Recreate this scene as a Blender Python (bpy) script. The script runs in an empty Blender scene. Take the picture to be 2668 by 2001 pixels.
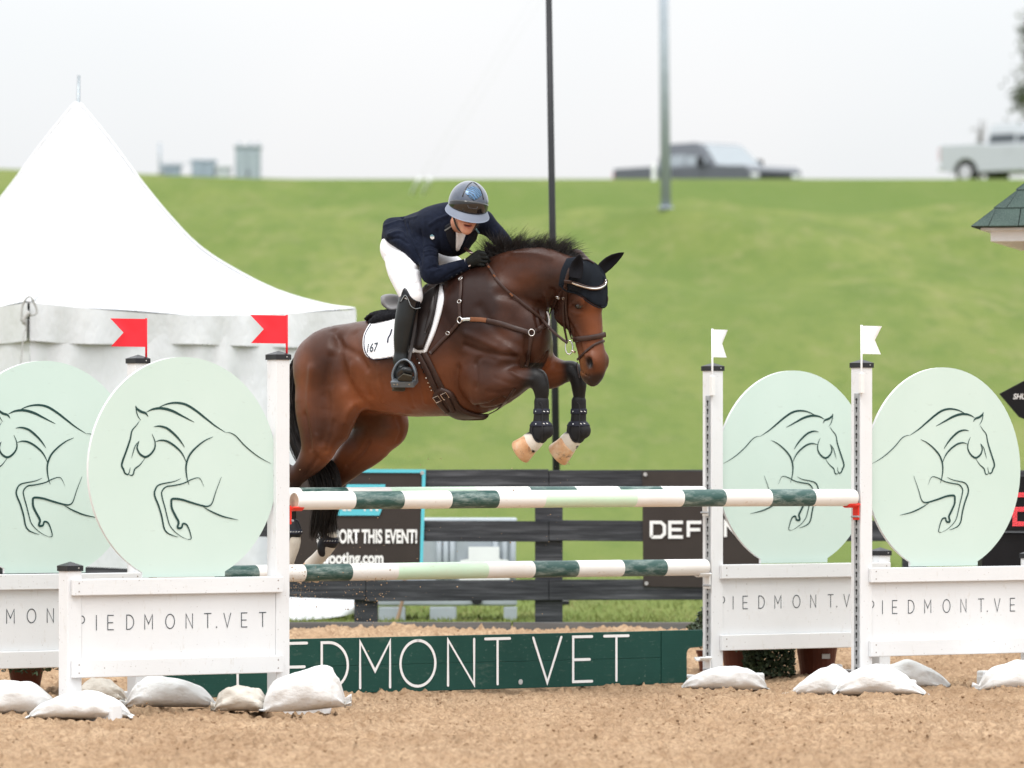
import bpy, bmesh, math, random
import numpy as np
from mathutils import Vector, Matrix
from mathutils.bvhtree import BVHTree

random.seed(7)
RNG = np.random.default_rng(11)
SC = bpy.context.scene
COL = SC.collection
PI = math.pi

# ------------------------------------------------------------------ camera
F = 14800.0                 # focal length in photo pixels (200 mm on a 36 mm sensor)
CX, HY, CAMH = 1334.0, 1212.0, 1.34
cam_data = bpy.data.cameras.new('camera')
cam = bpy.data.objects.new('camera', cam_data)
COL.objects.link(cam)
cam.location = (0, 0, CAMH)
cam.rotation_euler = (PI / 2, 0, 0)
cam_data.sensor_width = 36.0
cam_data.lens = F * 36.0 / 2668.0
cam_data.shift_y = (HY - 1000.5) / 2668.0
cam_data.clip_start = 0.5
cam_data.clip_end = 6000
cam_data.dof.use_dof = True
cam_data.dof.focus_distance = 32.0
cam_data.dof.aperture_fstop = 3.4
SC.camera = cam

# ------------------------------------------------------------------ world
SUN_EL, SUN_AZ = math.radians(58), math.radians(-28)     # high sun behind thin cloud, front left
world = bpy.data.worlds.new('World')
SC.world = world
world.use_nodes = True
wn = world.node_tree.nodes
wl = world.node_tree.links
wn.clear()
w_out = wn.new('ShaderNodeOutputWorld')
sky = wn.new('ShaderNodeTexSky')
sky.sky_type = 'NISHITA'
sky.sun_disc = False
sky.sun_elevation = SUN_EL
sky.sun_rotation = PI + SUN_AZ
sky.air_density = 1.0
sky.dust_density = 6.0
hs = wn.new('ShaderNodeHueSaturation')
hs.inputs['Saturation'].default_value = 0.25
wl.new(sky.outputs[0], hs.inputs['Color'])
bg1 = wn.new('ShaderNodeBackground')
bg1.inputs[1].default_value = 0.05
wl.new(hs.outputs[0], bg1.inputs[0])
# overcast layer: three times brighter overhead than at the horizon, as a cloud deck is
tc = wn.new('ShaderNodeTexCoord')
sep = wn.new('ShaderNodeSeparateXYZ')
wl.new(tc.outputs['Generated'], sep.inputs[0])
mx = wn.new('ShaderNodeMath'); mx.operation = 'MAXIMUM'; mx.inputs[1].default_value = 0.0
wl.new(sep.outputs['Z'], mx.inputs[0])
ma = wn.new('ShaderNodeMath'); ma.operation = 'MULTIPLY_ADD'
ma.inputs[1].default_value = 1.75; ma.inputs[2].default_value = 0.755
wl.new(mx.outputs[0], ma.inputs[0])
nz = wn.new('ShaderNodeTexNoise')
nz.inputs['Scale'].default_value = 6.0
nz.inputs['Detail'].default_value = 3.0
wl.new(tc.outputs['Generated'], nz.inputs['Vector'])
rp = wn.new('ShaderNodeValToRGB')
rp.color_ramp.elements[0].position = 0.32; rp.color_ramp.elements[0].color = (0.87, 0.925, 0.955, 1)
rp.color_ramp.elements[1].position = 0.62; rp.color_ramp.elements[1].color = (0.985, 0.99, 1.0, 1)
wl.new(nz.outputs[0], rp.inputs[0])
bg2 = wn.new('ShaderNodeBackground')
wl.new(rp.outputs[0], bg2.inputs[0])
wl.new(ma.outputs[0], bg2.inputs[1])
addw = wn.new('ShaderNodeAddShader')
wl.new(bg1.outputs[0], addw.inputs[0])
wl.new(bg2.outputs[0], addw.inputs[1])
wl.new(addw.outputs[0], w_out.inputs[0])

# ------------------------------------------------------------------ sun
sl = bpy.data.lights.new('sun', 'SUN')
sl.energy = 1.3
sl.angle = math.radians(14)
sl.color = (1.0, 0.975, 0.94)
sun = bpy.data.objects.new('sun', sl)
COL.objects.link(sun)
sd = Vector((math.sin(SUN_AZ) * math.cos(SUN_EL), -math.cos(SUN_AZ) * math.cos(SUN_EL), math.sin(SUN_EL)))
sun.rotation_euler = sd.to_track_quat('Z', 'Y').to_euler()
sun.location = (0, 20, 20)

# ------------------------------------------------------------------ exposure
SC.view_settings.view_transform = 'Standard'
SC.view_settings.look = 'None'
SC.view_settings.exposure = 0.05
SC.view_settings.gamma = 1.0
SC.view_settings.use_curve_mapping = False
try:
    SC.cycles.use_denoising = True
    SC.cycles.max_bounces = 8
    SC.cycles.transparent_max_bounces = 16
except Exception:
    pass

# ================================================================== helpers
def at(px, py, Y):
    """photo pixel + distance -> point in the world"""
    return Vector(((px - CX) * Y / F, Y, CAMH - (py - HY) * Y / F))

def ray(px, py):
    d = Vector(((px - CX) / F, 1.0, -(py - HY) / F))
    return Vector((0, 0, CAMH)), d

def link(o, parent=None):
    COL.objects.link(o)
    if parent is not None:
        o.parent = parent
    return o

def tag(o, label=None, cat=None, group=None, kind=None):
    if label: o['label'] = label
    if cat: o['category'] = cat
    if group: o['group'] = group
    if kind: o['kind'] = kind
    return o

def thing(name, label, cat, loc=(0, 0, 0), rz=0, group=None):
    o = bpy.data.objects.new(name, None)
    o.empty_display_size = 0.1
    link(o)
    o.location = loc
    o.rotation_euler = (0, 0, rz)
    return tag(o, label, cat, group)

def wpart(o, parent):
    """child whose mesh is written in world coordinates"""
    o.parent = parent
    m = Matrix.Translation(parent.location) @ parent.rotation_euler.to_matrix().to_4x4()
    o.matrix_parent_inverse = m.inverted()
    return o

def mesh(name, verts, faces, mat=None, parent=None, smooth=False, world=False):
    me = bpy.data.meshes.new(name)
    me.from_pydata([tuple(v) for v in verts], [], [tuple(f) for f in faces])
    me.update()
    if smooth:
        me.polygons.foreach_set('use_smooth', [True] * len(me.polygons))
    o = bpy.data.objects.new(name, me)
    COL.objects.link(o)
    if mat is not None:
        me.materials.append(mat)
    if parent is not None:
        if world: wpart(o, parent)
        else: o.parent = parent
    return o

class MB:
    """collects shapes into one mesh"""
    def __init__(self):
        self.v, self.f = [], []
    def add(self, v, f):
        n = len(self.v)
        self.v += [tuple(p) for p in v]
        self.f += [tuple(i + n for i in q) for q in f]
        return self
    def box(self, c, s, M=None):
        x, y, z = s[0] / 2, s[1] / 2, s[2] / 2
        v = [Vector((sx * x, sy * y, sz * z)) for sz in (-1, 1) for sy in (-1, 1) for sx in (-1, 1)]
        if M is not None: v = [M @ p for p in v]
        v = [p + Vector(c) for p in v]
        return self.add(v, [(0, 2, 3, 1), (4, 5, 7, 6), (0, 1, 5, 4), (2, 6, 7, 3), (0, 4, 6, 2), (1, 3, 7, 5)])
    def prism(self, pts, y0, y1):
        """outline in (x, z) pushed from y0 to y1"""
        n = len(pts)
        v = [(p[0], y0, p[1]) for p in pts] + [(p[0], y1, p[1]) for p in pts]
        f = [tuple(range(n)), tuple(range(2 * n - 1, n - 1, -1))]
        f += [(i, i + n, (i + 1) % n + n, (i + 1) % n) for i in range(n)]
        return self.add(v, f)
    def tube(self, pts, r, n=8, caps=True):
        pts = [Vector(p) for p in pts]
        rs = r if isinstance(r, (list, tuple)) else [r] * len(pts)
        v, f = [], []
        up = None
        for i, p in enumerate(pts):
            t = (pts[min(i + 1, len(pts) - 1)] - pts[max(i - 1, 0)])
            t = t.normalized() if t.length > 1e-9 else Vector((0, 0, 1))
            if up is None:
                up = Vector((0, 0, 1)) if abs(t.z) < 0.9 else Vector((1, 0, 0))
            a = up - t * up.dot(t)
            a = a.normalized() if a.length > 1e-6 else t.orthogonal().normalized()
            up = a
            b = t.cross(a)
            for k in range(n):
                q = 2 * PI * k / n
                v.append(p + (a * math.cos(q) + b * math.sin(q)) * rs[i])
        for i in range(len(pts) - 1):
            for k in range(n):
                k2 = (k + 1) % n
                f.append((i * n + k, i * n + k2, (i + 1) * n + k2, (i + 1) * n + k))
        if caps:
            f.append(tuple(range(n - 1, -1, -1)))
            f.append(tuple(range((len(pts) - 1) * n, len(pts) * n)))
        return self.add(v, f)
    def build(self, name, mat=None, parent=None, bevel=0, smooth=False, world=False, seg=2):
        o = mesh(name, self.v, self.f, mat, parent, smooth, world)
        if bevel:
            bm = bmesh.new(); bm.from_mesh(o.data)
            ed = [e for e in bm.edges if len(e.link_faces) == 2 and e.calc_face_angle(0) > 0.5]
            bmesh.ops.bevel(bm, geom=ed, offset=bevel, segments=seg, profile=0.5, affect='EDGES', clamp_overlap=True)
            bm.to_mesh(o.data); bm.free()
        return o

def copy_tree(o, parent=None):
    c = o.copy()
    COL.objects.link(c)
    if parent is not None:
        c.parent = parent
        c.matrix_parent_inverse = o.matrix_parent_inverse.copy()
    for ch in list(o.children):
        copy_tree(ch, c)
    return c

def catmull(pts, n=8):
    P = [np.array(p, float) for p in pts]
    if len(P) < 3:
        a, b = P
        return [a + (b - a) * i / n for i in range(n + 1)]
    P = [2 * P[0] - P[1]] + P + [2 * P[-1] - P[-2]]
    out = []
    for i in range(1, len(P) - 2):
        for j in range(n):
            t = j / n
            a, b, c, d = P[i - 1], P[i], P[i + 1], P[i + 2]
            out.append(0.5 * ((2 * b) + (c - a) * t + (2 * a - 5 * b + 4 * c - d) * t * t + (3 * b - a - 3 * c + d) * t ** 3))
    out.append(P[-2])
    return out

# value noise on numpy arrays
_perm = RNG.random((256, 256))
def vnoise(x, y):
    xi, yi = np.floor(x).astype(int), np.floor(y).astype(int)
    fx, fy = x - xi, y - yi
    fx = fx * fx * (3 - 2 * fx); fy = fy * fy * (3 - 2 * fy)
    a = _perm[xi & 255, yi & 255]; b = _perm[(xi + 1) & 255, yi & 255]
    c = _perm[xi & 255, (yi + 1) & 255]; d = _perm[(xi + 1) & 255, (yi + 1) & 255]
    return (a * (1 - fx) + b * fx) * (1 - fy) + (c * (1 - fx) + d * fx) * fy
def fbm(x, y, o=4):
    s, a, t = 0, 1, 0
    for i in range(o):
        s = s + a * vnoise(x * 2 ** i + 17.3 * i, y * 2 ** i + 5.1 * i); t += a; a *= 0.5
    return s / t

# ------------------------------------------------------------------ materials
class NT:
    def __init__(self, name):
        self.m = bpy.data.materials.new(name)
        self.m.use_nodes = True
        self.t = self.m.node_tree
        self.n, self.l = self.t.nodes, self.t.links
        self.p = self.n['Principled BSDF']
        self.co = None
    def coord(self, kind='Object', scale=None):
        if self.co is None:
            self.co = self.n.new('ShaderNodeTexCoord')
        out = self.co.outputs[kind]
        if scale is not None:
            mp = self.n.new('ShaderNodeMapping')
            mp.inputs['Scale'].default_value = scale if hasattr(scale, '__len__') else (scale,) * 3
            self.l.new(out, mp.inputs[0])
            out = mp.outputs[0]
        return out
    def noise(self, scale=1.0, detail=4, rough=0.55, stretch=None, kind='Object'):
        n = self.n.new('ShaderNodeTexNoise')
        n.inputs['Scale'].default_value = scale
        n.inputs['Detail'].default_value = detail
        n.inputs['Roughness'].default_value = rough
        self.l.new(self.coord(kind, stretch), n.inputs['Vector'])
        return n.outputs[0]
    def ramp(self, fac, stops, interp='LINEAR'):
        r = self.n.new('ShaderNodeValToRGB')
        r.color_ramp.interpolation = interp
        e = r.color_ramp.elements
        while len(e) < len(stops): e.new(0.5)
        while len(e) > len(stops): e.remove(e[-1])
        for i, (p, c) in enumerate(stops):
            e[i].position = p
            e[i].color = (*c, 1) if hasattr(c, '__len__') else (c, c, c, 1)
        self.l.new(fac, r.inputs[0])
        return r.outputs[0]
    def mix(self, fac, a, b, mode='MIX'):
        m = self.n.new('ShaderNodeMix'); m.data_type = 'RGBA'; m.blend_type = mode
        for sock, v in ((m.inputs[0], fac), (m.inputs[6], a), (m.inputs[7], b)):
            if isinstance(v, bpy.types.NodeSocket): self.l.new(v, sock)
            elif hasattr(v, '__len__'): sock.default_value = (*v, 1)
            else: sock.default_value = v
        return m.outputs[2]
    def math(self, op, a, b=0.0):
        m = self.n.new('ShaderNodeMath'); m.operation = op
        for i, v in enumerate((a, b)):
            if isinstance(v, bpy.types.NodeSocket): self.l.new(v, m.inputs[i])
            else: m.inputs[i].default_value = v
        return m.outputs[0]
    def set(self, name, v):
        s = self.p.inputs[name]
        if isinstance(v, bpy.types.NodeSocket): self.l.new(v, s)
        elif hasattr(v, '__len__'): s.default_value = (*v, 1)
        else: s.default_value = v
        return self
    def bump(self, h, strength=0.3, dist=0.01):
        b = self.n.new('ShaderNodeBump')
        b.inputs['Strength'].default_value = strength
        b.inputs['Distance'].default_value = dist
        self.l.new(h, b.inputs['Height'])
        self.l.new(b.outputs[0], self.p.inputs['Normal'])
        return self

def simple(name, col, rough=0.6, metal=0.0, var=0.12, vscale=6, bump=0.0, bscale=60, bdist=0.002, spec=0.22, sheen=0):
    t = NT(name)
    f = t.noise(vscale, 4)
    d = tuple(c * (1 - var) for c in col); u = tuple(min(1, c * (1 + var * 0.6)) for c in col)
    t.set('Base Color', t.ramp(f, [(0.3, d), (0.7, u)]))
    t.set('Roughness', rough).set('Metallic', metal)
    if spec is not None: t.set('Specular IOR Level', spec)
    if sheen: t.set('Sheen Weight', sheen).set('Sheen Roughness', 0.5)
    if bump: t.bump(t.noise(bscale, 3), bump, bdist)
    return t.m

def m_white_paint(name, base=(0.715, 0.725, 0.735)):
    t = NT(name)
    g = t.noise(2.2, 4)
    c = t.ramp(g, [(0.3, tuple(x * 0.94 for x in base)), (0.65, base)])
    s = t.noise(34, 5, 0.7, (1, 1, 0.35))
    c = t.mix(t.ramp(s, [(0.61, 0.0), (0.74, 0.5)]), c, (0.50, 0.46, 0.40))
    k = t.noise(75, 2, 0.5)
    c = t.mix(t.ramp(k, [(0.715, 0.0), (0.75, 0.75)]), c, (0.28, 0.25, 0.22))
    t.set('Base Color', c).set('Roughness', 0.5).set('Specular IOR Level', 0.25)
    t.bump(t.noise(18, 5, 0.6, (1, 1, 6)), 0.12, 0.004)
    return t.m

M = {}
M['white'] = m_white_paint('white_painted_wood')
M['white2'] = m_white_paint('white_painted_panel', (0.71, 0.72, 0.73))
M['black_plastic'] = simple('black_plastic_cap', (0.025, 0.026, 0.03), 0.35, var=0.2)
M['galv'] = simple('galvanised_track', (0.42, 0.44, 0.46), 0.5, 0.6, var=0.2, vscale=25)
M['hole'] = simple('dark_slot', (0.03, 0.03, 0.03), 0.8)
M['mint'] = NT('mint_paint')
_t = M['mint']
_c = _t.ramp(_t.noise(1.3, 3), [(0.3, (0.52, 0.645, 0.585)), (0.7, (0.56, 0.675, 0.62))])
_c = _t.mix(_t.ramp(_t.noise(24, 4, 0.6, (0.5, 1, 2)), [(0.66, 0.0), (0.75, 0.34)]), _c, (0.40, 0.47, 0.42))
_t.set('Base Color', _c).set('Roughness', 0.5).set('Specular IOR Level', 0.3)
M['mint'] = _t.m
M['ink'] = simple('dark_green_ink', (0.018, 0.055, 0.05), 0.6)
M['navy_ink'] = simple('dark_slate_lettering', (0.045, 0.06, 0.075), 0.6)
M['red_cloth'] = simple('red_flag_cloth', (0.80, 0.03, 0.045), 0.7, var=0.08)
M['white_cloth'] = simple('white_flag_cloth', (0.82, 0.83, 0.85), 0.7, var=0.04)
M['red_plastic'] = simple('red_plastic_cup', (0.75, 0.045, 0.03), 0.4, var=0.1)
M['white_plastic'] = simple('white_plastic_cup', (0.76, 0.76, 0.75), 0.4, var=0.08)

# ------------------------------------------------------------------ stroke lettering
def _arc(cx, cy, rx, ry, a0, a1, n=14):
    return [(cx + rx * math.cos(math.radians(a0 + (a1 - a0) * i / n)), cy + ry * math.sin(math.radians(a0 + (a1 - a0) * i / n))) for i in range(n + 1)]
STROKES = {
    'P': (0.5, [[(0, 0), (0, 1)], [(0, 1), (.22, 1)] + _arc(.22, .74, .26, .26, 90, -90) + [(0, .48)]]),
    'I': (0.0, [[(0, 0), (0, 1)]]),
    'E': (0.48, [[(.48, 1), (0, 1), (0, 0), (.48, 0)], [(0, .49), (.42, .49)]]),
    'D': (0.6, [[(0, 0), (0, 1), (.16, 1)] + _arc(.16, .5, .44, .5, 90, -90, 20) + [(0, 0)]]),
    'M': (0.66, [[(0, 0), (0, 1), (.33, .36), (.66, 1), (.66, 0)]]),
    'O': (0.76, [_arc(.38, .5, .38, .5, 90, 450, 36)]),
    'N': (0.56, [[(0, 0), (0, 1), (.56, 0), (.56, 1)]]),
    'T': (0.58, [[(0, 1), (.58, 1)], [(.29, 1), (.29, 0)]]),
    'V': (0.6, [[(0, 1), (.3, 0), (.6, 1)]]),
    'F': (0.48, [[(0, 0), (0, 1), (.48, 1)], [(0, .5), (.42, .5)]]),
    'R': (0.5, [[(0, 0), (0, 1), (.24, 1)] + _arc(.24, .74, .26, .26, 90, -90) + [(0, .48)], [(.24, .48), (.52, 0)]]),
    '.': (0.0, [[(0, 0.03), (0.001, 0.03)]]),
}
def ribbon(mb, pts, w, y, caps=True, closed=False):
    """flat stroke in the (x, z) plane at depth y; w a number or a list of widths"""
    pts = [Vector((p[0], p[1])) for p in pts]
    if not isinstance(w, (list, tuple)):
        pts = [p for i, p in enumerate(pts) if i == 0 or (p - pts[i - 1]).length > 1e-5]
    n = len(pts)
    ws = w if isinstance(w, (list, tuple)) else [w] * n
    L, R = [], []
    for i, p in enumerate(pts):
        if 0 < i < n - 1:
            a = (p - pts[i - 1]).normalized(); b = (pts[i + 1] - p).normalized()
            t = (a + b)
            t = t.normalized() if t.length > 1e-4 else a
            nn = Vector((-t.y, t.x))
            c = max(0.42, abs(nn.dot(Vector((-a.y, a.x)))))
            nn = nn / c
        else:
            t = (pts[min(i + 1, n - 1)] - pts[max(i - 1, 0)])
            t = t.normalized() if t.length > 1e-9 else Vector((1, 0))
            nn = Vector((-t.y, t.x))
        L.append(p + nn * ws[i] / 2); R.append(p - nn * ws[i] / 2)
    v = [(q.x, y, q.y) for q in L] + [(q.x, y, q.y) for q in R]
    mb.add(v, [(i, i + 1, n + i + 1, n + i) for i in range(n - 1)])
    if caps:
        for i, dy in ((0, -0.0003), (n - 1, -0.0003)):
            c = pts[i]; r = ws[i] / 2
            mb.add([(c.x + r * math.cos(k * PI / 6), y + dy, c.y + r * math.sin(k * PI / 6)) for k in range(12)], [tuple(range(12))])
def stroke_letter(mb, ch, x, z, hgt, w, y, width=1.0):
    wd, S = STROKES[ch]
    for i, s in enumerate(S):
        ribbon(mb, [(x + (p[0] - wd / 2) * hgt * width, z + p[1] * hgt) for p in s], w * (1.6 if ch == '.' else 1), y - 0.0002 * i)
def text_mesh(name, body, size, mat, bold=0.0, xscale=1.0, align='LEFT', spacing=1.0, shear=0.0):
    cu = bpy.data.curves.new(name, 'FONT')
    cu.body = body; cu.size = size; cu.offset = bold; cu.align_x = align; cu.space_character = spacing; cu.shear = shear
    tmp = bpy.data.objects.new(name, cu); COL.objects.link(tmp)
    dg = bpy.context.evaluated_depsgraph_get()
    me = bpy.data.meshes.new_from_object(tmp.evaluated_get(dg))
    bpy.data.objects.remove(tmp); bpy.data.curves.remove(cu)
    for v in me.vertices:
        x, yy, _ = v.co
        v.co = (x * xscale, 0, yy)
    me.materials.clear(); me.materials.append(mat)
    o = bpy.data.objects.new(name, me); COL.objects.link(o)
    return o
# ================================================================== the setting
def sand_base(Y):
    t = np.clip((Y - 34.8) / 4.0, 0, 1)
    return 0.20 * t * t * (3 - 2 * t)
def sand_height(X, Y):
    z = sand_base(Y)
    big = fbm(X * 2.3 + 40, Y * 1.6 + 10, 3) - 0.5
    prints = np.maximum(0, fbm(X * 5 + 3, Y * 3.2 + 7, 3) - 0.52)
    c1 = np.maximum(0, vnoise(X * 24 + 9, Y * 20 + 3) - 0.52)
    c2 = np.maximum(0, vnoise(X * 47 + 31, Y * 37 + 13) - 0.5)
    c3 = vnoise(X * 95 + 3, Y * 60 + 23) - 0.5
    return z + 0.055 * big - 0.11 * prints + 0.075 * c1 * (0.25 + fbm(X * 3, Y * 3, 2)) + 0.050 * c2 + 0.018 * c3

t = NT('arena_sand')
c = t.ramp(t.noise(1.1, 5, 0.6), [(0.3, (0.46, 0.310, 0.190)), (0.7, (0.55, 0.388, 0.250))])
c = t.mix(t.ramp(t.noise(31, 6, 0.72), [(0.39, 0.0), (0.57, 1.0)]), t.mix(0.62, c, (0.20, 0.118, 0.064)), c)
c = t.mix(t.ramp(t.noise(11, 4, 0.6, (1, 0.45, 1)), [(0.40, 0.30), (0.56, 0.0)]), c, (0.26, 0.15, 0.08))
c = t.mix(t.ramp(t.noise(120, 3, 0.6), [(0.60, 0.0), (0.75, 0.6)]), c, (0.56, 0.42, 0.29))
c = t.mix(t.ramp(t.noise(0.9, 5, 0.65, (1, 0.5, 1)), [(0.48, 0.0), (0.66, 0.45)]), c, (0.27, 0.165, 0.092))
t.set('Base Color', c).set('Roughness', 0.95).set('Specular IOR Level', 0.15)
t.bump(t.noise(150, 6, 0.75), 0.9, 0.012)
M['sand'] = t.m

xs = np.concatenate([[-300, -80, -30, -14, -8, -5.5], np.arange(-4.3, 4.31, 0.0135), [5.5, 8, 14, 30, 80, 300]])
ys = np.concatenate([[-40, -10, 5, 12, 18, 21, 23], np.arange(24.2, 30.0, 0.022), np.arange(30.0, 39.25, 0.03)])
XX, YY = np.meshgrid(xs, ys)
ZZ = sand_height(XX, YY)
V = np.stack([XX, YY, ZZ], -1).reshape(-1, 3)
def grid_faces(ny, nx):
    i = np.arange(ny - 1)[:, None] * nx + np.arange(nx - 1)[None, :]
    return np.stack([i, i + 1, i + nx + 1, i + nx], -1).reshape(-1, 4)
def np_mesh(name, V, Fq, mat, smooth=True, parent=None):
    me = bpy.data.meshes.new(name)
    V = np.asarray(V, np.float32); Fq = np.asarray(Fq, np.int32)
    k = Fq.shape[1]
    me.vertices.add(len(V)); me.vertices.foreach_set('co', V.ravel())
    me.loops.add(Fq.size); me.loops.foreach_set('vertex_index', Fq.ravel())
    me.polygons.add(len(Fq))
    me.polygons.foreach_set('loop_start', np.arange(0, Fq.size, k, dtype=np.int32))
    me.polygons.foreach_set('loop_total', np.full(len(Fq), k, np.int32))
    if smooth: me.polygons.foreach_set('use_smooth', np.ones(len(Fq), bool))
    me.update(); me.validate()
    me.materials.append(mat)
    o = bpy.data.objects.new(name, me); COL.objects.link(o)
    if parent is not None: o.parent = parent
    return o
sand = np_mesh('arena_sand', V, grid_faces(len(ys), len(xs)), M['sand'])
tag(sand, 'churned tan riding arena sand', kind='structure')

# loose clods on the sand
ico = bmesh.new(); bmesh.ops.create_icosphere(ico, subdivisions=1, radius=1)
iv = np.array([v.co[:] for v in ico.verts]); jf = np.array([[v.index for v in f.verts] for f in ico.faces]); ico.free()
def clods(n, xr, yr, smin, smax, zfun, seed):
    r = np.random.default_rng(seed)
    P = np.stack([r.uniform(*xr, n), r.uniform(*yr, n)], -1)
    P[:, 0] *= P[:, 1] / 32.0
    S = smin + (smax - smin) * r.random(n) ** 3
    sc = S[:, None, None] * r.uniform(0.6, 1.2, (n, 1, 3))
    jit = 1 + r.uniform(-0.28, 0.28, (n, len(iv), 1))
    A = r.uniform(0, 2 * PI, n); ca, sa = np.cos(A), np.sin(A)
    W = iv[None] * jit * sc
    x = W[..., 0] * ca[:, None] - W[..., 1] * sa[:, None]; y = W[..., 0] * sa[:, None] + W[..., 1] * ca[:, None]
    z0 = zfun(P[:, 0], P[:, 1]) + S * 0.25
    VV = np.stack([x + P[:, :1], y + P[:, 1:], W[..., 2] * 0.8 + z0[:, None]], -1).reshape(-1, 3)
    FF = (jf[None] + (np.arange(n) * len(iv))[:, None, None]).reshape(-1, 3)
    return VV, FF
cv, cf = clods(15000, (-3.3, 3.3), (24.6, 38.6), 0.003, 0.012, sand_height, 3)
tag(np_mesh('sand_clods', cv, cf, M['sand']), 'loose clods of damp sand on the arena', kind='stuff')

# ------------------------------------------------------------------ grass hill
_ty = [38.5, 39.2, 44, 50, 60, 80, 100, 115, 121, 127, 135, 148, 152, 158, 170, 400, 3000]
_tz = [0.14, 0.2, 0.17, 0.30, 0.95, 2.75, 4.75, 6.30, 6.75, 6.72, 7.25, 8.75, 9.0, 8.5, 8.45, 8.3, 4]
def hill_z(X, Y):
    z = np.interp(Y, _ty, _tz)
    z = z + np.clip((Y - 100) / 50, 0, 1) * np.clip((-X - 6) / 9, 0, 1) * 0.32
    r = np.clip((Y - 164) / 18, 0, 1) * np.clip((X - 8) / 3, 0, 1)
    z = z + 1.95 * r * r * (3 - 2 * r) * (Y < 390)
    und = np.clip((Y - 50) / 30, 0, 1) * (1 - np.clip((Y - 140) / 8, 0, 1))
    u_, v_ = X * 0.985 + Y * 0.17, Y * 0.985 - X * 0.17
    fold = fbm(u_ * 0.30 + 3, v_ * 0.028 + 1, 2) - 0.5 + 0.35 * (fbm(u_ * 0.9 + 8, v_ * 0.06, 2) - 0.5)
    return z + und * (0.4 * (fbm(X * 0.09 + 5, Y * 0.05, 2) - 0.5) + 1.05 * fold)
xs2 = np.concatenate([[-900, -300, -100, -50, -30], np.arange(-22, 22.1, 0.6), [30, 50, 100, 300, 900]])
ys2 = np.concatenate([np.arange(38.6, 60, 0.4), np.arange(60, 190, 1.0), [200, 250, 400, 800, 1600, 3000]])
X2, Y2 = np.meshgrid(xs2, ys2)
t = NT('hill_grass')
mpg = t.n.new('ShaderNodeMapping'); mpg.inputs['Rotation'].default_value = (0, 0, math.radians(-9)); mpg.inputs['Scale'].default_value = (1.0, 0.14, 1.0)
t.l.new(t.coord('Object'), mpg.inputs[0])
def gn(scale, detail, rough):
    n = t.n.new('ShaderNodeTexNoise'); n.inputs['Scale'].default_value = scale; n.inputs['Detail'].default_value = detail; n.inputs['Roughness'].default_value = rough
    t.l.new(mpg.outputs[0], n.inputs['Vector']); return n.outputs[0]
c = t.ramp(gn(0.55, 5, 0.6), [(0.34, (0.105, 0.162, 0.026)), (0.50, (0.142, 0.192, 0.037)), (0.68, (0.188, 0.218, 0.055))])
c = t.mix(t.ramp(gn(2.0, 5, 0.65), [(0.50, 0.0), (0.68, 0.5)]), c, (0.250, 0.240, 0.100))
c = t.mix(t.ramp(gn(3.2, 5, 0.65), [(0.36, 0.55), (0.50, 0.0)]), c, (0.085, 0.145, 0.022))
sz = t.n.new('ShaderNodeSeparateXYZ'); t.l.new(t.coord('Object'), sz.inputs[0])
up = t.ramp(t.math('DIVIDE', sz.outputs[1], 200.0), [(0.61, 0.0), (0.645, 1.0), (0.73, 1.0), (0.755, 0.4)])
up = t.math('MULTIPLY', up, t.ramp(t.math('MULTIPLY_ADD', sz.outputs[0], 0.05), [(0.30, 0.25), (0.62, 1.0)]))
up.node.inputs[1].default_value
c = t.mix(up, c, t.mix(0.8, c, (0.090, 0.152, 0.022)))
low = t.ramp(gn(0.16, 3, 0.5), [(0.46, 0.0), (0.60, 0.55)])
c = t.mix(low, c, t.mix(0.7, c, (0.095, 0.155, 0.024)))
g5 = t.noise(1.1, 2, 0.5, (1, 0.5, 1))
c = t.mix(t.ramp(g5, [(0.74, 0.0), (0.78, 0.5)]), c, (0.30, 0.225, 0.12))
c = t.mix(0.14, c, (0.20, 0.205, 0.105))
t.set('Base Color', c).set('Roughness', 0.9).set('Specular IOR Level', 0.1)
t.bump(t.noise(14, 5, 0.7), 0.8, 0.08)
M['hill'] = t.m
hill = np_mesh('grass_hill', np.stack([X2, Y2, hill_z(X2, Y2)], -1).reshape(-1, 3), grid_faces(len(ys2), len(xs2)), M['hill'])
tag(hill, 'mown green grass bank rising behind the arena', kind='structure')

# road along the hilltop
M['asphalt'] = simple('asphalt', (0.06, 0.062, 0.066), 0.9)
rv, rf = [], []
for i, x in enumerate(np.linspace(-16, 3.5, 30)):
    for yy, dz in ((155.5, 0.0), (156.0, 0.78), (160.5, 0.80), (161, 0.0)):
        rv.append((x, yy, 8.42 + dz - 0.010 * max(0, x - 1) ** 2 * 8))
    if i:
        b = (i - 1) * 4
        rf += [(b + k, b + 4 + k, b + 5 + k, b + 1 + k) for k in range(3)]
tag(mesh('road', rv, rf, M['asphalt']), 'grey road along the top of the bank', kind='structure')

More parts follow.
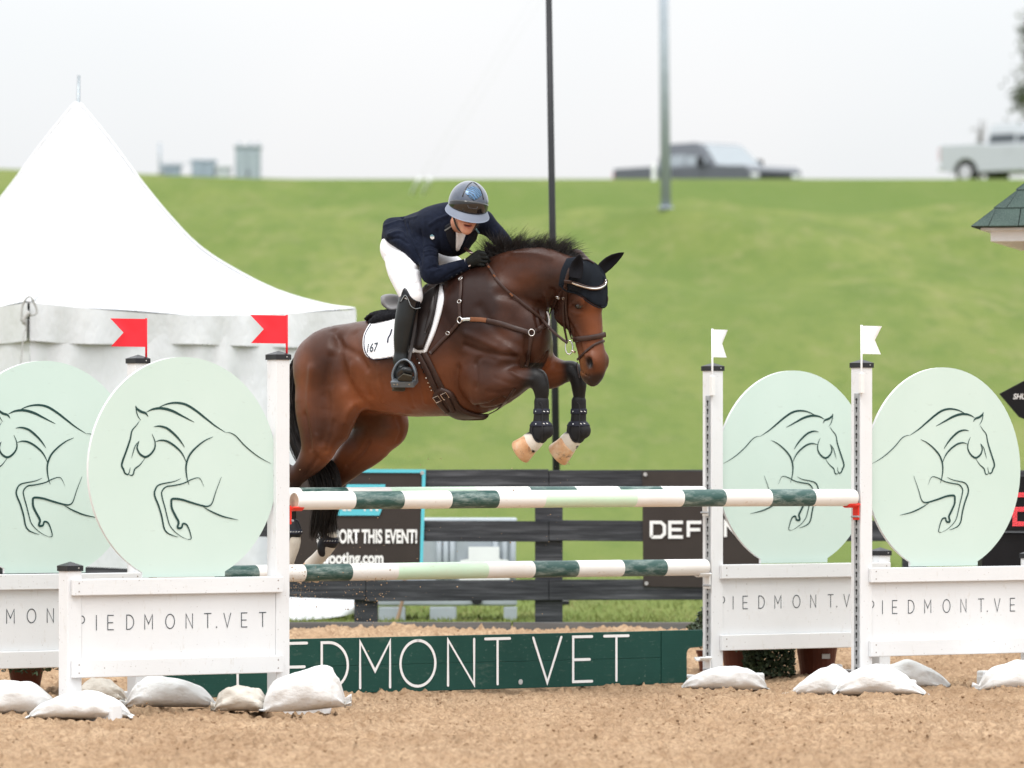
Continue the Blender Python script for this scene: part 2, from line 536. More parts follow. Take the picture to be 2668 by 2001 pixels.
# grass blades along the far edge of the arena
t = NT('grass_blades')
c = t.ramp(t.noise(3, 3), [(0.3, (0.115, 0.165, 0.032)), (0.55, (0.175, 0.205, 0.05)), (0.72, (0.28, 0.24, 0.11))])
t.set('Base Color', c).set('Roughness', 0.8)
M['blades'] = t.m
def blades(n, xr, yr, h0, h1, seed, zf):
    r = np.random.default_rng(seed)
    x = r.uniform(*xr, n); y = yr[0] + (yr[1] - yr[0]) * r.random(n) ** 1.3
    z = zf(x, y) - 0.01
    h = r.uniform(h0, h1, n); a = r.uniform(0, 2 * PI, n); w = r.uniform(0.003, 0.007, n)
    lx, ly = r.normal(0, 0.35, n) * h, r.normal(0, 0.35, n) * h
    dx, dy = np.cos(a) * w, np.sin(a) * w
    P = np.stack([np.stack([x - dx, y - dy, z], -1), np.stack([x + dx, y + dy, z], -1),
                  np.stack([x + lx * .5 + dx * .6, y + ly * .5 + dy * .6, z + h * .6], -1), np.stack([x + lx * .5 - dx * .6, y + ly * .5 - dy * .6, z + h * .6], -1),
                  np.stack([x + lx, y + ly, z + h], -1)], 1).reshape(-1, 3)
    b = np.arange(n) * 5
    T = np.concatenate([np.stack([b, b + 1, b + 2], -1), np.stack([b, b + 2, b + 3], -1), np.stack([b + 3, b + 2, b + 4], -1)])
    return P, T
bp, bt = blades(60000, (-5.6, 5.6), (39.15, 52), 0.012, 0.055, 5, hill_z)
tag(np_mesh('grass', bp, bt, M['blades'], smooth=False), 'short grass growing outside the arena fence', kind='stuff')

# ------------------------------------------------------------------ arena edge board, fence
M['blackwood'] = NT('weathered_black_board')
_t = M['blackwood']
_c = _t.ramp(_t.noise(5, 6, 0.65, (0.35, 1, 6)), [(0.3, (0.020, 0.021, 0.025)), (0.52, (0.046, 0.048, 0.054)), (0.72, (0.105, 0.108, 0.12))])
_t.set('Base Color', _c).set('Roughness', 0.75).set('Specular IOR Level', 0.15)
_t.bump(_t.noise(9, 5, 0.6, (0.4, 1, 8)), 0.4, 0.01)
M['blackwood'] = _t.m
t = NT('grey_edge_board')
c = t.ramp(t.noise(5, 6, 0.65, (0.35, 1, 5)), [(0.3, (0.07, 0.068, 0.068)), (0.7, (0.15, 0.145, 0.14))])
t.set('Base Color', c).set('Roughness', 0.85)
M['edgeboard'] = t.m

eb = thing('arena_edging', 'low weathered grey timber edging between sand and grass', 'edging', (0, 39.1, 0))
xx = -12.0
while xx < 12:
    L = 3.0
    MB().box((xx + L / 2, random.uniform(-.006, .006), 0.125 + random.uniform(-.008, .008)), (L - 0.012, 0.045, 0.27)).build('board', M['edgeboard'], eb, bevel=0.005)
    xx += L

FY = 40.0
fence = thing('board_fence', 'black three board timber fence along the arena edge', 'fence', (0, FY, 0))
pxs = [-1430, -953, -476, 0, 476, 953, 1430, 1907, 2384, 2861, 3338, 3800]
fx = [(p - CX) * FY / F for p in pxs]
def lift(p):           # the fence climbs a little towards the left
    return 0.0 if p >= 900 else (900 - p) / 650 * 0.085
for p, x in zip(pxs, fx):
    w = 0.165 if p != 1430 else 0.195
    zb = float(hill_z(np.array([x]), np.array([FY]))[0]) - 0.05
    top = 1.30 + lift(p)
    MB().box((x, 0.08, (zb + top) / 2), (w, 0.13, top - zb)).build('post', M['blackwood'], fence, bevel=0.006)
for tz in (1.308, 0.948, 0.532):
    for i in range(len(fx) - 1):
        x0, x1 = fx[i] + 0.002, fx[i + 1] - 0.002
        z0, z1 = tz + lift(pxs[i]) + random.uniform(-.006, .006), tz + lift(pxs[i + 1]) + random.uniform(-.006, .006)
        h = 0.145
        MB().prism([(x0, z0 - h), (x1, z1 - h), (x1, z1), (x0, z0)], -0.012, 0.012).build('board', M['blackwood'], fence, bevel=0.003)

# ------------------------------------------------------------------ banners on the fence
M['banner'] = simple('dark_brown_vinyl', (0.042, 0.034, 0.031), 0.45, var=0.15, vscale=3)
M['teal'] = simple('turquoise_print', (0.11, 0.50, 0.60), 0.5, var=0.06)
M['print_white'] = simple('white_print', (0.78, 0.78, 0.78), 0.6, var=0.03)
M['eyelet'] = simple('steel_eyelet', (0.55, 0.55, 0.56), 0.35, 0.7)
def banner(name, label, corners, YB, wob):
    """vinyl sheet with gentle folds; corners: TL TR BR BL pixels"""
    o = thing(name, label, 'banner', (0, YB, 0))
    P = [at(*c, YB) for c in corners]
    nx, ny = 36, 16
    v, f = [], []
    for side in (0, 1):
        for j in range(ny + 1):
            for i in range(nx + 1):
                s, q = i / nx, j / ny
                p = (P[0] * (1 - s) + P[1] * s) * (1 - q) + (P[3] * (1 - s) + P[2] * s) * q
                v.append((p.x, -0.004 * (1 - side) - wob * (math.sin(s * 7 + q * 2) * 0.5 + 0.5) * q * (1 - q) * 2, p.z))
    n = (nx + 1) * (ny + 1)
    for j in range(ny):
        for i in range(nx):
            a = j * (nx + 1) + i
            f.append((a, a + nx + 1, a + nx + 2, a + 1)); f.append((a + n, a + n + 1, a + n + nx + 2, a + n + nx + 1))
    mesh('sheet', v, f, M['banner'], o, True)
    for c in corners:
        p = at(c[0] + (8 if c in (corners[0], corners[3]) else -8), c[1] + (8 if c in corners[:2] else -8), YB)
        MB().tube([(p.x, -0.02, p.z), (p.x, -0.006, p.z)], 0.014, 12).build('eyelet', M['eyelet'], o)
    return o, P
YB = FY - 0.02
bl, P = banner('sponsor_banner', 'dark brown vinyl banner edged in turquoise, behind the horse\'s hind legs', [(705, 1222), (1108, 1224), (1099, 1502), (705, 1502)], YB, 0.008)
q = lambda px, py: at(px, py, YB - 0.018)
def quad_strip(o, name, mat, pts, dy=-0.018):
    pp = [at(*p, YB + dy) for p in pts]
    return mesh(name, [(p.x, dy, p.z) for p in pp], [tuple(range(len(pp)))], mat, o)
quad_strip(bl, 'border', M['teal'], [(705, 1221), (1109, 1223), (1109, 1232), (705, 1230)])
quad_strip(bl, 'border', M['teal'], [(1100, 1232.5), (1109, 1232.5), (1101, 1502), (1093, 1502)])
quad_strip(bl, 'emblem', M['teal'], [(884, 1310), (905, 1262), (1004, 1262), (994, 1330), (988, 1343), (878, 1343)])
for a, b in ((893, 902), (906, 915), (946, 951), (962, 968), (976, 984)):
    quad_strip(bl, 'emblem_print', M['print_white'], [(a, 1318), (b, 1318), (b + (2 if a > 940 else 0), 1331), (a + (3 if a > 940 else 0), 1331)], -0.021)
def put_text(o, body, px_right, px_left, py_base, capx, Y, bold, dy, mat=None, sp=1.0, name='lettering'):
    tm = text_mesh(name, body, 1.0, mat or M['print_white'], bold, 1.0, spacing=sp)
    xsv = [v.co.x for v in tm.data.vertices]; zsv = [v.co.z for v in tm.data.vertices]
    A, B = at(px_left, py_base, Y), at(px_right, py_base, Y)
    sx = (B.x - A.x) / (max(xsv) - min(xsv)); x0 = min(xsv)
    sz = capx * Y / F / 0.7
    for v in tm.data.vertices:
        v.co = (A.x + (v.co.x - x0) * sx, dy, A.z + v.co.z * sz)
    tm.parent = o
    return tm
put_text(bl, 'SUPPORT THIS EVENT!', 1087, 826, 1414, 34, YB - 0.018, 0.035, -0.019)
put_text(bl, 'tfooting.com', 999, 838, 1468, 30, YB - 0.018, 0.035, -0.019)
br_, P = banner('sponsor_banner', 'plain dark brown banner with block capitals beside the rear right standard', [(1673, 1228), (1982, 1228), (1982, 1532), (1676, 1528)], YB, 0.006)
# wide block capitals DEFENDER
BL = {'D': [[(0, 0), (0, 1), (.7, 1), (.95, .78), (.95, .22), (.7, 0), (0, 0)]],
      'E': [[(.95, 1), (0, 1), (0, 0), (.95, 0)], [(0, .5), (.85, .5)]],
      'F': [[(0, 0), (0, 1), (.95, 1)], [(0, .5), (.85, .5)]],
      'N': [[(0, 0), (0, 1), (.95, 0), (.95, 1)]],
      'R': [[(0, 0), (0, 1), (.8, 1), (.95, .85), (.95, .6), (.8, .45), (0, .45)], [(.5, .45), (.95, 0)]]}
Yt = YB - 0.016
a = at(1697, 1399, Yt); ch = 38 * Yt / F; st = 8.5 * Yt / F
for i, chh in enumerate('DEFENDER'):
    mb = MB()
    for k, s in enumerate(BL[chh]):
        ribbon(mb, [(a.x + i * 48.2 * Yt / F + p[0] * 36 * Yt / F, a.z + p[1] * ch) for p in s], st, -0.016 - 0.0004 * k, caps=False)
    mb.build('letter', M['print_white'], br_)

# ------------------------------------------------------------------ tent
t = NT('white_tent_vinyl')
c = t.ramp(t.noise(1.4, 4), [(0.3, (0.61, 0.625, 0.65)), (0.7, (0.67, 0.68, 0.695))])
t.set('Base Color', c).set('Roughness', 0.45).set('Subsurface Weight', 0.0)
t.bump(t.noise(2.2, 5, 0.6, (1, 1, 0.5)), 0.55, 0.08)
M['vinyl'] = t.m
M['steel'] = simple('tent_steel', (0.30, 0.33, 0.35), 0.4, 0.8)
TN, TR = Vector((-3.53, 41.5, 0)), Vector((-1.20, 43.45, 0))
e = (TR - TN); pv = Vector((-e.y, e.x, 0))
TC = TN + (e + pv) / 2
TB, TL = TR + pv, TN + pv
tent = thing('marquee_tent', 'white high peaked marquee tent behind the left wings', 'tent', (TC.x, TC.y, 0.17))
corners = [TN, TR, TB, TL]
EZ, PZ = 2.53, 4.12
prof = [(0, PZ), (0.025, PZ - 0.045), (0.13, 3.80), (0.235, 3.50), (0.335, 3.24), (0.435, 3.02), (0.553, 2.85), (0.72, 2.67), (0.89, 2.563), (1.0, EZ)]
prof = catmull(prof, 4)
for k in range(4):
    A, B = corners[k], corners[(k + 1) % 4]
    v, f = [], []
    nx = 26
    for j, (r, z) in enumerate(prof):
        for i in range(nx + 1):
            s = i / nx
            edge = A.lerp(B, s)
            p = TC.lerp(edge, r)
            sag = -0.16 * math.sin(PI * s) * (r ** 2.5) * 0.4
            inn = 1 - 0.05 * math.sin(PI * s) * r
            p = TC.lerp(edge, r * inn)
            v.append((p.x, p.y, z + sag + 0.012 * math.sin(9 * s + 5 * r) * r))
    for j in range(len(prof) - 1):
        for i in range(nx):
            a = j * (nx + 1) + i
            f.append((a, a + nx + 1, a + nx + 2, a + 1))
    mesh('roof_panel', v, f, M['vinyl'], tent, True, world=True)
    # valance and wall
    v, f = [], []
    nx, nz_ = 60, 5
    nrm = (Vector(((A + B) / 2)) - TC).normalized()
    for j in range(nz_ + 1):
        for i in range(nx + 1):
            s = i / nx
            inn = 1 - 0.05 * math.sin(PI * s)
            p = TC.lerp(A.lerp(B, s), inn) + nrm * (0.012 + 0.02 * (j / nz_) * math.sin(s * 31 + 2 * math.sin(s * 9)))
            zt = EZ - 0.064 * math.sin(PI * s)
            v.append((p.x, p.y, zt - j / nz_ * (0.25 + 0.03 * math.cos(2 * PI * s))))
    f = [(j * (nx + 1) + i, (j + 1) * (nx + 1) + i, (j + 1) * (nx + 1) + i + 1, j * (nx + 1) + i + 1) for j in range(nz_) for i in range(nx)]
    mesh('valance', v, f, M['vinyl'], tent, True, world=True)
    v, f = [], []
    nx, nz_ = 90, 12
    for j in range(nz_ + 1):
        for i in range(nx + 1):
            s, qz = i / nx, j / nz_
            p = TC.lerp(A.lerp(B, s), 0.985 - 0.04 * math.sin(PI * s))
            w = 0.035 * math.sin(s * 40 + 3 * math.sin(s * 11) + qz * 3) * (0.3 + qz) + 0.09 * qz * qz
            p = p + nrm * w
            v.append((p.x, p.y, EZ - 0.12 - qz * (EZ - 0.28) + 0.05 * max(0, math.sin(s * 6 + 2)) * (qz > 0.95)))
    f = [(j * (nx + 1) + i, (j + 1) * (nx + 1) + i, (j + 1) * (nx + 1) + i + 1, j * (nx + 1) + i + 1) for j in range(nz_) for i in range(nx)]
    mesh('wall_panel', v, f, M['vinyl'], tent, True, world=True)
    PP = TC.lerp(A, 0.92); MB().tube([(PP.x, PP.y, 0.1), (PP.x, PP.y, EZ)], 0.028, 10).build('pole', M['steel'], tent, smooth=True, world=True)
for k in range(4):
    A, B = corners[k], corners[(k + 1) % 4]
    MB().tube([TC.lerp(A, r_) + Vector((0, 0, z_ - 0.0 + 0.006)) - Vector((0, 0, TC.lerp(A, r_).z)) for r_, z_ in prof], 0.012, 6).build('ridge_seam', M['vinyl'], tent, smooth=True, world=True)
    for sfr in (0.33, 0.67):
        e_ = A.lerp(B, sfr); pts = []
        for r_, z_ in prof[2:]:
            inn = 1 - 0.05 * math.sin(PI * sfr) * r_
            p = TC.lerp(e_, r_ * inn)
            pts.append((p.x, p.y, z_ - 0.064 * math.sin(PI * sfr) * r_ ** 2.5 + 0.012 * math.sin(9 * sfr + 5 * r_) * r_ + 0.002))
        MB().tube(pts, 0.006, 5).build('panel_seam', M['vinyl'], tent, smooth=True, world=True)
MB().tube([(TC.x, TC.y, PZ - 0.5), (TC.x + 0.012, TC.y, PZ + 0.215)], [0.02, 0.011], 8).build('spire', M['steel'], tent, smooth=True, world=True)
# corner tie: strap loop and knot at the near corner
M['strap'] = simple('grey_webbing', (0.38, 0.38, 0.37), 0.8)
nc = TN + Vector((0.0, -0.05, 0))
kn = MB()
kn.tube(catmull([(nc.x - 0.05, nc.y, EZ - 0.14), (nc.x - 0.04, nc.y, EZ - 0.02), (nc.x + 0.01, nc.y - 0.02, EZ + 0.04), (nc.x + 0.05, nc.y, EZ - 0.02), (nc.x + 0.06, nc.y, EZ - 0.08), (nc.x + 0.01, nc.y - 0.02, EZ - 0.10)], 5), 0.008, 6)
kn.tube(catmull([(nc.x + 0.01, nc.y - 0.02, EZ - 0.07), (nc.x - 0.03, nc.y - 0.03, EZ - 0.13), (nc.x - 0.01, nc.y - 0.03, EZ - 0.2), (nc.x - 0.04, nc.y - 0.06, EZ - 0.35), (nc.x - 0.12, nc.y - 0.3, 0.9), (nc.x - 0.2, nc.y - 0.55, 0.2)], 5), [0.018] * 8 + [0.006] * 18, 6)
kn.build('tie_strap', M['strap'], tent, smooth=True, world=True)
# loose skirt pooled at the right hand corner
v, f = [], []
nx, ny = 26, 12
for j in range(ny + 1):
    for i in range(nx + 1):
        s, qv = i / nx, j / ny
        px = 735 + 200 * s
        top = at(px, 1535, 43.0); 
        yb = 1618 - 22 * s ** 2
        b = at(px, yb, 42.6)
        p = top.lerp(b, qv)
        v.append((p.x, p.y - 0.10 * math.sin(PI * qv) * (0.4 + s) + 0.03 * math.sin(9 * s + 4 * qv), p.z))
f = [(j * (nx + 1) + i, (j + 1) * (nx + 1) + i, (j + 1) * (nx + 1) + i + 1, j * (nx + 1) + i + 1) for j in range(ny) for i in range(nx)]
mesh('loose_skirt', v, f, M['vinyl'], tent, True, world=True)

# ------------------------------------------------------------------ grey plastic pallet box
M['greyplastic'] = simple('grey_plastic', (0.36, 0.40, 0.44), 0.5, var=0.08)
M['paper'] = simple('white_paper', (0.8, 0.82, 0.84), 0.6, var=0.04)
bx0, bx1 = at(962, 1600, 42.5).x, at(1347, 1600, 42.5).x
W = bx1 - bx0
gz = 0.17
bin_ = thing('pallet_box', 'grey ribbed plastic pallet box on feet behind the fence', 'box', ((bx0 + bx1) / 2, 42.9, gz))
MB().box((0, 0, 0.46), (W - 0.06, 0.8, 0.56)).build('body', M['greyplastic'], bin_, bevel=0.02)
MB().box((0, 0, 0.74), (W, 0.86, 0.06)).build('rim', M['greyplastic'], bin_, bevel=0.012)
MB().box((0, 0, 0.165), (W, 0.86, 0.09)).build('base', M['greyplastic'], bin_, bevel=0.012)
for x in (-W / 2 + 0.17, 0.0, W / 2 - 0.05):
    MB().box((x, -0.36, 0.055), (0.2 if x < W / 3 else 0.1, 0.14, 0.11)).build('foot', M['greyplastic'], bin_, bevel=0.008)
for x in (-W / 2 + 0.06, -W / 2 + 0.11, -0.03, 0.02, 0.07, W / 2 - 0.16, W / 2 - 0.09, W / 2 - 0.03):
    MB().tube([(x, -0.41, 0.2), (x, -0.41, 0.72)], 0.022, 10).build('rib', M['greyplastic'], bin_, smooth=True)
for x0, x1 in ((-W / 2 + 0.18, -0.08), (0.1, W / 2 - 0.2)):
    MB().prism([(x0, 0.215), (x1, 0.215), (x1 - 0.05, 0.30), (x0 + 0.05, 0.30)], -0.435, -0.395).build('moulding', M['greyplastic'], bin_, bevel=0.008)
MB().tube([(W / 2 - 0.30, -0.46, 0.165), (W / 2 - 0.30, -0.42, 0.165)], 0.04, 16).build('drain_plug', M['black_plastic'], bin_)
pp = MB()
pp.prism([(0.12, 0.28), (0.50, 0.28), (0.49, 0.46), (0.42, 0.47), (0.42, 0.56), (0.19, 0.56), (0.19, 0.47), (0.13, 0.46)], -0.446, -0.440)
pp.build('notice', M['paper'], bin_)
rp_ = thing('tether_rope', 'frayed tan rope with a steel ring hanging by the pallet box', 'rope', at(1048, 1600, 42.3))
M['rope'] = simple('tan_rope', (0.33, 0.22, 0.15), 0.9, bump=0.5)
MB().tube(catmull([(0.03, 0, 0.36), (0.012, 0, 0.2), (0.0, -0.01, 0.1), (-0.03, -0.02, -0.02), (-0.06, -0.03, -0.08)], 5), 0.014, 7).build('cord', M['rope'], rp_, smooth=True)
MB().tube([(0.012 + 0.028 * math.cos(k * PI / 8), -0.02, 0.19 + 0.028 * math.sin(k * PI / 8)) for k in range(17)], 0.006, 6, caps=False).build('ring', M['eyelet'], rp_, smooth=True)

# ------------------------------------------------------------------ light poles
M['black_metal'] = simple('black_painted_metal', (0.022, 0.023, 0.026), 0.45, var=0.2)
M['blue_grey'] = simple('blue_grey_galvanised', (0.33, 0.37, 0.42), 0.6, 0.0, var=0.1)
lp = thing('light_pole', 'thin black metal light pole rising behind the horse\'s neck', 'pole', at(1455, 1570, 42.2))
A = at(1455, 1570, 42.2); B = at(1428, -120, 42.2)
MB().tube([A, A.lerp(B, 0.5), B], [0.029, 0.026, 0.023], 12).build('shaft', M['black_metal'], lp, smooth=True, world=True)
MB().box((A.x, A.y, A.z + 0.0), (0.16, 0.16, 0.03)).build('base_plate', M['black_metal'], lp, bevel=0.004, world=True)
MB().box((B.x, B.y, B.z + 0.05), (0.3, 0.18, 0.1)).build('lamp_head', M['black_metal'], lp, bevel=0.01, world=True)
PY = min(np.arange(108, 121, 0.5), key=lambda yy: abs(HY - (float(hill_z(np.array([(1735 - CX) * yy / F]), np.array([yy]))[0]) - CAMH) * F / yy - 545))
PX = (1735 - CX) * PY / F; PZ0 = float(hill_z(np.array([PX]), np.array([PY]))[0])
lp2 = thing('light_pole', 'thick blue grey metal pole standing on the grass bank beside the dark pickup', 'pole', (PX, PY, PZ0))
A = Vector((PX, PY, PZ0 - 0.1)); B = at(1727, -200, PY)
MB().tube([A, B], [0.104, 0.088], 14).build('shaft', M['blue_grey'], lp2, smooth=True, world=True)
MB().box((A.x, A.y, A.z + 0.12), (0.30, 0.30, 0.05)).build('base_plate', M['blue_grey'], lp2, bevel=0.008, world=True)
MB().box((B.x, B.y, B.z + 0.1), (1.1, 0.4, 0.2)).build('lamp_head', M['blue_grey'], lp2, bevel=0.02, world=True)

# guy wires with white guards
M['guard'] = simple('white_guard_tube', (0.78, 0.8, 0.8), 0.5, var=0.04)
for i, (x0, lab) in enumerate(((1075, 'left'), (1103, 'right'))):
    g = thing('guy_wire', 'guy wire in a slanted white guard tube, %s of the pair by the helmet' % lab, 'wire', at(x0, 502, 141), group='guy wires on the bank')
    A, B = at(x0, 504, 141), at(x0 + 17, 467, 139.5)
    C_ = at(x0 + 345, -60, 130)
    MB().tube([A, B], 0.055, 8).build('guard_tube', M['guard'], g, smooth=True, world=True)
    MB().tube([B, C_], 0.0025, 5).build('cable', M['guard'], g, smooth=True, world=True)
mp = thing('marker_post', 'short white marker post left of the blue grey pole', 'post', at(1704, 472, 149))
A = at(1704, 474, 149)
MB().box((A.x, A.y, A.z + 0.2), (0.11, 0.06, 0.55)).build('stake', M['guard'], mp, bevel=0.01, world=True)
MB().box((A.x, A.y - 0.035, A.z + 0.36), (0.08, 0.01, 0.12)).build('reflector', M['paper'], mp, world=True)

# ------------------------------------------------------------------ utility cabinets on the crest
M['cab1'] = simple('pale_blue_grey_cabinet', (0.30, 0.36, 0.43), 0.5, var=0.06)
M['cab2'] = simple('pale_green_grey_cabinet', (0.32, 0.37, 0.41), 0.5, var=0.06)
M['cab3'] = simple('light_cabinet', (0.46, 0.50, 0.52), 0.5, var=0.06)
def cabinet(x0, x1, ytop, ybot, mat, label, extra=None):
    Yc = 150.5
    a, b = at(x0, ybot, Yc), at(x1, ytop, Yc)
    w, h = b.x - a.x, b.z - a.z + 0.5
    o = thing('utility_cabinet', label, 'cabinet', ((a.x + b.x) / 2, Yc + 0.4, a.z - 0.5), group='utility cabinets on the crest')
    MB().box((0, 0, h / 2), (w, 0.6, h)).build('housing', mat, o, bevel=0.02)
    MB().box((0, 0, h + 0.03), (w + 0.08, 0.68, 0.06)).build('lid', mat, o, bevel=0.01)
    MB().box((-w * 0.22, -0.315, h * 0.5), (w * 0.40, 0.03, h * 0.86)).build('door', mat, o, bevel=0.006)
    MB().box((w * 0.22, -0.315, h * 0.5), (w * 0.40, 0.03, h * 0.86)).build('door', mat, o, bevel=0.006)
    MB().box((w * 0.03, -0.345, h * 0.55), (0.03, 0.03, 0.12)).build('handle', M['black_plastic'], o)
    if extra:
        for dx in (-0.35, 0.1, 0.42):
            MB().tube([(dx * w, 0, h), (dx * w, 0, h + 0.16)], 0.03, 8).build('fitting', mat, o)
    return o
cabinet(422, 468, 434, 470, M['cab1'], 'low wide pale blue cabinet beside the thin mast')
cabinet(499, 559, 421, 474, M['cab1'], 'mid height blue grey cabinet with a dark lid')
cabinet(563, 597, 438, 476, M['cab3'], 'smallest light grey cabinet between two larger ones')
cabinet(612, 677, 384, 480, M['cab2'], 'tallest pale green grey cabinet on the crest', True)
ms = thing('utility_mast', 'thin grey mast at the left end of the cabinets', 'mast', at(417, 468, 150.4))
A, B = at(417, 475, 150.4), at(416, 372, 150.4)
MB().tube([A, B], 0.035, 8).build('shaft', M['blue_grey'], ms, smooth=True, world=True)
MB().box((A.x + 0.05, A.y, A.z + 0.36), (0.16, 0.1, 0.1)).build('junction_box', M['blue_grey'], ms, world=True)
C_ = at(560, 427, 150.4); D_ = at(418, 424, 150.4)
MB().tube([D_, C_], 0.012, 5).build('cable', M['blue_grey'], ms, world=True)
# ================================================================== pickups on the crest
M['tyre'] = simple('tyre_rubber', (0.02, 0.02, 0.02), 0.8)
M['glass'] = simple('dark_vehicle_glass', (0.30, 0.33, 0.35), 0.08, 0.75, var=0.05, spec=0.8)
M['glass_dark'] = simple('tinted_glass', (0.05, 0.06, 0.07), 0.1, 0.0, var=0.05, spec=0.5)
M['chrome'] = simple('chrome', (0.7, 0.7, 0.7), 0.15, 1.0, var=0.03)
M['headlamp'] = simple('headlamp_glass', (0.75, 0.77, 0.8), 0.1)
M['taillamp'] = simple('tail_lamp', (0.55, 0.02, 0.02), 0.2)
def pickup(label, mat, loc, rz, mirror_dark=True, glass='glass'):
    o = thing('pickup_truck', label, 'pickup truck', loc, rz)
    W = 1.98
    def arch(cx, r=0.47, n=10):
        return [(cx + r * math.cos(PI - k * PI / n), 0.38 + r * math.sin(PI - k * PI / n) * 0.98) for k in range(n + 1)]
    low = [(-2.85, 0.5)] + arch(-1.85) + arch(1.75) + [(2.80, 0.45), (2.88, 0.7), (2.86, 1.10), (2.66, 1.21), (1.25, 1.27), (-1.05, 1.27), (-1.07, 1.33), (-2.88, 1.33), (-2.9, 1.0)]
    MB().prism(low, -W / 2, W / 2).build('body', mat, o, bevel=0.035, seg=2)
    # cab
    b = [(-1.08, 1.2), (1.42, 1.2), (0.66, 1.88), (0.42, 1.95), (-0.80, 1.95), (-1.0, 1.89)]
    hw0, hw1 = 0.97, 0.80
    v, n = [], len(b)
    for s in (-1, 1):
        v += [(x, s * (hw0 if z < 1.3 else hw1), z) for x, z in b]
    f = [tuple(range(n)), tuple(range(2 * n - 1, n - 1, -1))] + [(i, i + n, (i + 1) % n + n, (i + 1) % n) for i in range(n)]
    cb = MB().add(v, f).build('cab', mat, o, bevel=0.03)
    # panes
    for s in (-1, 1):
        def pt(x, z):
            k = (z - 1.2) / 0.66
            return (x, s * (hw0 + (hw1 - hw0) * k + 0.006), z)
        MB().add([pt(-0.96, 1.30), pt(0.08, 1.30), pt(0.07, 1.82), pt(-0.90, 1.82)], [(0, 1, 2, 3)]).build('side_window', M[glass], o)
        MB().add([pt(0.15, 1.30), pt(1.16, 1.30), pt(0.62, 1.82), pt(0.14, 1.82)], [(0, 1, 2, 3)]).build('side_window', M[glass], o)
        MB().box((0.98, s * 1.12, 1.36), (0.16, 0.2, 0.28)).build('mirror', M['black_plastic'] if mirror_dark else mat, o, bevel=0.04)
        MB().box((2.82, s * 0.78, 0.90), (0.10, 0.34, 0.2)).build('headlight', M['headlamp'], o, bevel=0.02)
        MB().box((-2.88, s * 0.9, 1.02), (0.08, 0.16, 0.4)).build('tail_light', M['taillamp'], o, bevel=0.015)
        MB().box((-0.1, s * (W / 2 + 0.012), 1.08), (0.18, 0.02, 0.04)).build('door_handle', mat, o)
        for x in (-1.85, 1.75):
            y0 = s * (W / 2 - 0.24); y1 = s * (W / 2 + 0.01)
            w = MB().tube([(x, y0, 0.38), (x, y1 - s * .03, 0.38), (x, y1, 0.38)], [0.39, 0.39, 0.35], 24).build('wheel', M['tyre'], o)
            MB().tube([(x, y1, 0.38), (x, y1 + s * 0.006, 0.38)], [0.25, 0.22], 20).build('rim', M['chrome'], w)
    MB().add([(1.36, -0.86, 1.27), (1.36, 0.86, 1.27), (0.70, 0.74, 1.86), (0.70, -0.74, 1.86)], [(0, 1, 2, 3)]).build('windscreen', M[glass], o).location = (0.012, 0, 0.012)
    MB().add([(-1.095, -0.8, 1.35), (-1.095, 0.8, 1.35), (-1.03, 0.7, 1.83), (-1.03, -0.7, 1.83)], [(0, 1, 2, 3)]).build('rear_window', M[glass], o)
    MB().box((2.87, 0, 0.84), (0.06, 1.15, 0.34)).build('grille', M['black_plastic'], o, bevel=0.02)
    MB().box((2.92, 0, 0.55), (0.16, 1.9, 0.2)).build('bumper', M['chrome'], o, bevel=0.04)
    MB().box((-2.94, 0, 0.58), (0.14, 1.8, 0.18)).build('bumper', M['chrome'], o, bevel=0.04)
    return o
M['truck_dark'] = simple('dark_grey_car_paint', (0.12, 0.13, 0.15), 0.25, 0.4, var=0.05, spec=0.7)
M['truck_white'] = simple('silver_white_car_paint', (0.46, 0.48, 0.52), 0.3, 0.1, var=0.03)
pickup('dark grey pickup truck parked on the crest behind the blue grey pole', M['truck_dark'], (5.50, 160.5, 8.47), math.radians(-50))
pickup('white pickup truck parked on the crest at the right edge', M['truck_white'], (16.85, 185, 10.50), math.radians(-40), False, 'glass_dark')

